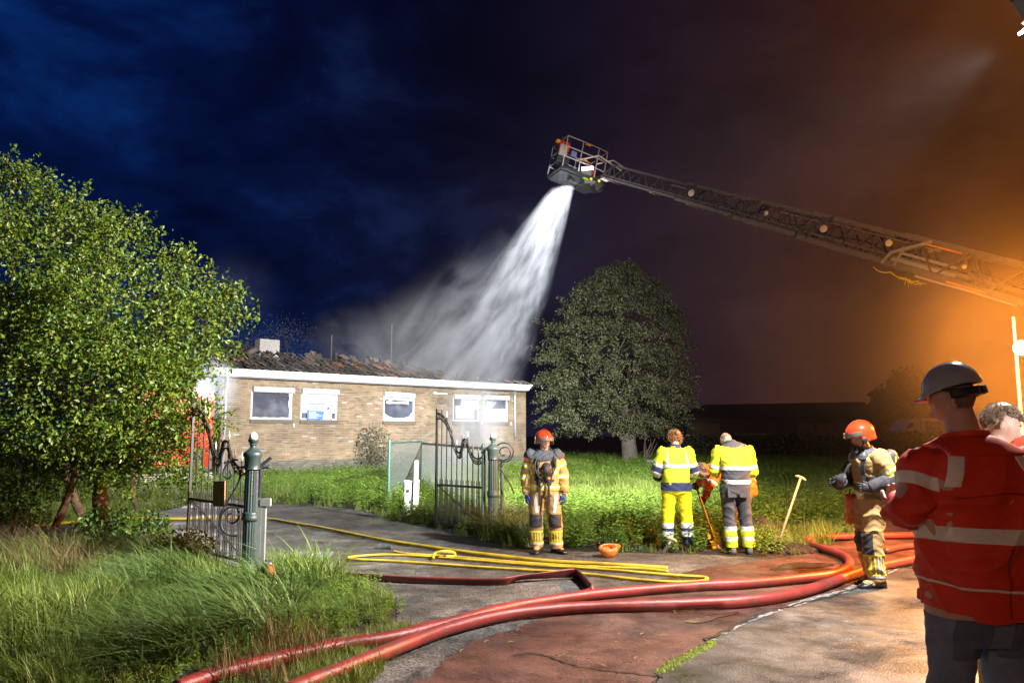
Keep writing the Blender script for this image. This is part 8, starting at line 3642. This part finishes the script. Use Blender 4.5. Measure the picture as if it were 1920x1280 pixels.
# centre line: leaves to the left, then bends down a little
bend = M_op('MULTIPLY', M_op('MULTIPLY', s, M_op('SUBTRACT', 1.0, s)), -0.15)
cx = M_op('ADD', M_op('ADD', M_op('MULTIPLY', s, TG.x - NZ.x), NZ.x), bend)
cyy = M_op('ADD', M_op('MULTIPLY', s, TG.y - NZ.y), NZ.y)
w = M_op('ADD', M_op('MULTIPLY', M_op('POWER', s, 0.95), 2.0), 0.38)
u = M_op('DIVIDE', M_op('SUBTRACT', X_, cx), w)
v = M_op('DIVIDE', M_op('SUBTRACT', Y_, cyy), M_op('MULTIPLY', w, .8))
vec = vt.n('ShaderNodeCombineXYZ', inp={0: M_op('MULTIPLY', u, 1.0), 1: M_op('MULTIPLY', v, 0.7), 2: M_op('MULTIPLY', M_op('POWER', s, .8), 1.9)})
st1 = vt.n('ShaderNodeTexNoise', inp={0: vec.outputs[0], 2: 3.2, 3: 5.0, 4: .62, 8: .35})
st2 = vt.n('ShaderNodeTexNoise', inp={0: vec.outputs[0], 2: 10.0, 3: 3.0, 4: .6, 8: .2})
streak = M_op('ADD', M_op('MULTIPLY', st1.outputs[0], .75), M_op('MULTIPLY', st2.outputs[0], .25))
thr = M_op('ADD', .39, M_op('MULTIPLY', s, .13))
streak = M_op('MULTIPLY', M_op('SUBTRACT', streak, thr), M_op('ADD', 4.0, M_op('MULTIPLY', s, 3.0)), clamp=True)
r2_ = M_op('ADD', M_op('MULTIPLY', u, u), M_op('MULTIPLY', v, v))
core_ = M_op('SUBTRACT', 1.0, smooth_n(vt, r2_, .35, 1.3))
dens_core = M_op('MULTIPLY', M_op('MULTIPLY', streak, core_), M_op('DIVIDE', 3.0, M_op('ADD', .30, M_op('MULTIPLY', s, 8.0))))
# mist torn off to the left
mn = vt.n('ShaderNodeCombineXYZ', inp={0: M_op('ADD', M_op('MULTIPLY', X_, 1.0), M_op('MULTIPLY', Z_, -.75)), 1: M_op('MULTIPLY', Y_, .5), 2: M_op('ADD', M_op('MULTIPLY', X_, .25), M_op('MULTIPLY', Z_, .33))})
m1 = vt.n('ShaderNodeTexNoise', inp={0: mn.outputs[0], 2: .8, 3: 6.0, 4: .62, 8: 1.0})
mist_n = M_op('MULTIPLY', M_op('SUBTRACT', m1.outputs[0], .40), 3.2, clamp=True)
left = M_op('SUBTRACT', 1.0, smooth_n(vt, M_op('MULTIPLY', u, -1.0), .2, 3.3))
right = smooth_n(vt, M_op('MULTIPLY', u, -1.0), -1.05, -.2)
dep = M_op('SUBTRACT', 1.0, smooth_n(vt, M_op('ABSOLUTE', v), .6, 1.7))
env = M_op('MULTIPLY', M_op('MULTIPLY', left, right), dep)
dens_m = M_op('MULTIPLY', M_op('MULTIPLY', mist_n, env), M_op('MULTIPLY', smooth_n(vt, s, .04, .95), .40))
base_soft = M_op('MULTIPLY', env, M_op('MULTIPLY', smooth_n(vt, s, .3, 1.1), .03))
top_ok = smooth_n(vt, s, .0, .02)
tot_ = M_op('MULTIPLY', M_op('ADD', M_op('ADD', dens_core, dens_m), base_soft), top_ok)
tot_ = M_op('MAXIMUM', tot_, 0.0)
pvn = vt.n('ShaderNodeVolumePrincipled', inp={'Color': (0.93, 0.95, 1.0, 1), 'Density': tot_, 'Anisotropy': 0.15})
vo = vt.n('ShaderNodeOutputMaterial')
vt.link(pvn.outputs[0], vo.inputs['Volume'])


def quad_hull(name, rings, m, label):
    """closed hull through rectangular rings (x0,x1,y0,y1,z)"""
    q = MB()
    rg = [[Vector((x0, y0, z)), Vector((x1, y0, z)), Vector((x1, y1, z)), Vector((x0, y1, z))] for x0, x1, y0, y1, z in rings]
    q.loft(rg)
    o = q.build(name, m)
    tag(o, label, kind='stuff')
    return o


rg = []
for s_ in (0.0, .15, .35, .6, .85, 1.0):
    z_ = NZ.z + (TG.z - NZ.z) * s_
    w_ = 2.0 * s_ ** .95 + .38
    c_ = NZ.x + (TG.x - NZ.x) * s_ - .15 * s_ * (1 - s_)
    y_ = NZ.y + (TG.y - NZ.y) * s_
    rg.append((c_ - w_ * (1.2 + 2.2 * min(1, s_ * 3)), c_ + w_ * 1.2, y_ - w_ * 1.35, y_ + w_ * 1.35, z_))
rg.append((rg[-1][0] + .5, rg[-1][1], rg[-1][2], rg[-1][3], TG.z - .35))
quad_hull('water_spray', rg, vm, 'jet of water falling from the cage on to the burnt roof, with mist drifting left')
try:
    vm.cycles.volume_step_rate = 0.6
except Exception:
    pass

# steam in front of the right windows and rising from the roof
def puff_mat(name, dens, c, rad, sc=.7, thr=.42, aniso=0.0, col=(.92, .94, 1.0), squash=(1, 1, 1)):
    m = bpy.data.materials.new(name)
    m.use_nodes = True
    t = NT(m.node_tree)
    m.node_tree.nodes.clear()
    g_ = t.n('ShaderNodeNewGeometry')
    sb = t.n('ShaderNodeVectorMath', operation='SUBTRACT', inp={0: g_.outputs['Position'], 1: tuple(c)})
    dv = t.n('ShaderNodeVectorMath', operation='DIVIDE', inp={0: sb.outputs[0], 1: tuple(rad)})
    ln = t.n('ShaderNodeVectorMath', operation='LENGTH', inp={0: dv.outputs[0]})
    fall = t.math('SUBTRACT', 1.0, smooth_n(t, ln.outputs['Value'], -.3, 1.0))
    mp_ = t.n('ShaderNodeMapping', inp={0: g_.outputs['Position'], 3: squash})
    nz = t.n('ShaderNodeTexNoise', inp={0: mp_.outputs[0], 2: sc, 3: 6.0, 4: .6, 8: 1.2})
    k = t.math('MULTIPLY', t.math('SUBTRACT', nz.outputs[0], thr), 4.0, clamp=True)
    d_ = t.math('MULTIPLY', t.math('MULTIPLY', k, fall), dens)
    pv = t.n('ShaderNodeVolumePrincipled', inp={'Color': (*col, 1), 'Density': d_, 'Anisotropy': aniso})
    ou = t.n('ShaderNodeOutputMaterial')
    t.link(pv.outputs[0], ou.inputs['Volume'])
    return m


def puff(name, c, rad, m, label):
    bm = bmesh.new()
    bmesh.ops.create_icosphere(bm, subdivisions=3, radius=1.0)
    for v_ in bm.verts:
        v_.co = Vector((v_.co.x * rad[0], v_.co.y * rad[1], v_.co.z * rad[2]))
    q = MB()
    q.bm(bm, (0, 0, 0))
    o = q.build(name, m, loc=c)
    tag(o, label, kind='stuff')


c = P(886, 800, 30.2)
rd = (1.75, .9, 2.1)
puff('steam', c, rd, puff_mat('steam_low', 2.0, c, rd, .55, .30, squash=(1, 1, .45)), 'bright steam and splash in front of the right part of the house wall')
c = P(655, 640, 34)
rd = (2.4, 1.6, 1.9)
puff('smoke', c, rd, puff_mat('smoke_roof', .22, c, rd, .75, .40), 'thin smoke rising from the middle of the burnt roof')
c = P(770, 640, 35.5)
rd = (4.2, 2.0, 3.0)
puff('smoke', c, rd, puff_mat('smoke_wide', .2, c, rd, .5, .38), 'thin smoke between the poles and the water spray')
c = P(430, 560, 36)
rd = (3.0, 2.0, 3.0)
puff('smoke', c, rd, puff_mat('smoke_left', .08, c, rd, .5, .40), 'faint smoke rising behind the left tree')

HZ = .00003
q = MB()
q.box((0, 42, 5.75), (230, 96, 13.5))
hm_ = bpy.data.materials.new('haze')
hm_.use_nodes = True
ht = NT(hm_.node_tree)
hm_.node_tree.nodes.clear()
pv = ht.n('ShaderNodeVolumePrincipled', inp={'Color': (.9, .9, .92, 1), 'Density': HZ, 'Anisotropy': 0.1})
ou = ht.n('ShaderNodeOutputMaterial')
ht.link(pv.outputs[0], ou.inputs['Volume'])
tag(q.build('haze', hm_), kind='stuff')
for nm_, c, rd, dn, lb in (('lamp_halo_smoke', SODIUM, (2.6, 2.6, 2.6), .030, 'added ball of smoke that makes the glare of the orange lamp'), ('lamp_halo_mist', FLOOD, (1.2, 1.2, 1.2), 1.3, 'added ball of mist that makes the glare of the white work light')):  # puffs added to give the two lamps their glare
    c = Vector(c)
    puff(nm_, c, rd, puff_mat(nm_, dn, c, rd, .9, .22, col=(.98, .72, .38) if 'smoke' in nm_ else (.92, .94, 1)), lb)  # orange of the lamp put into the smoke's own colour
# thicker smoke hanging round the orange lamp on the right, the lamp's orange tinted into its colour
c = P(1960, 600, 22)
rd = (10.0, 6.5, 7.0)
puff('lamp_smoke', c, rd, puff_mat('smoke_glow_tint', .20, c, rd, .22, .30, aniso=.2, col=(.98, .70, .34)), 'smoke tinted amber for the light of the orange lamp')
print('script done, objects', len(bpy.data.objects))
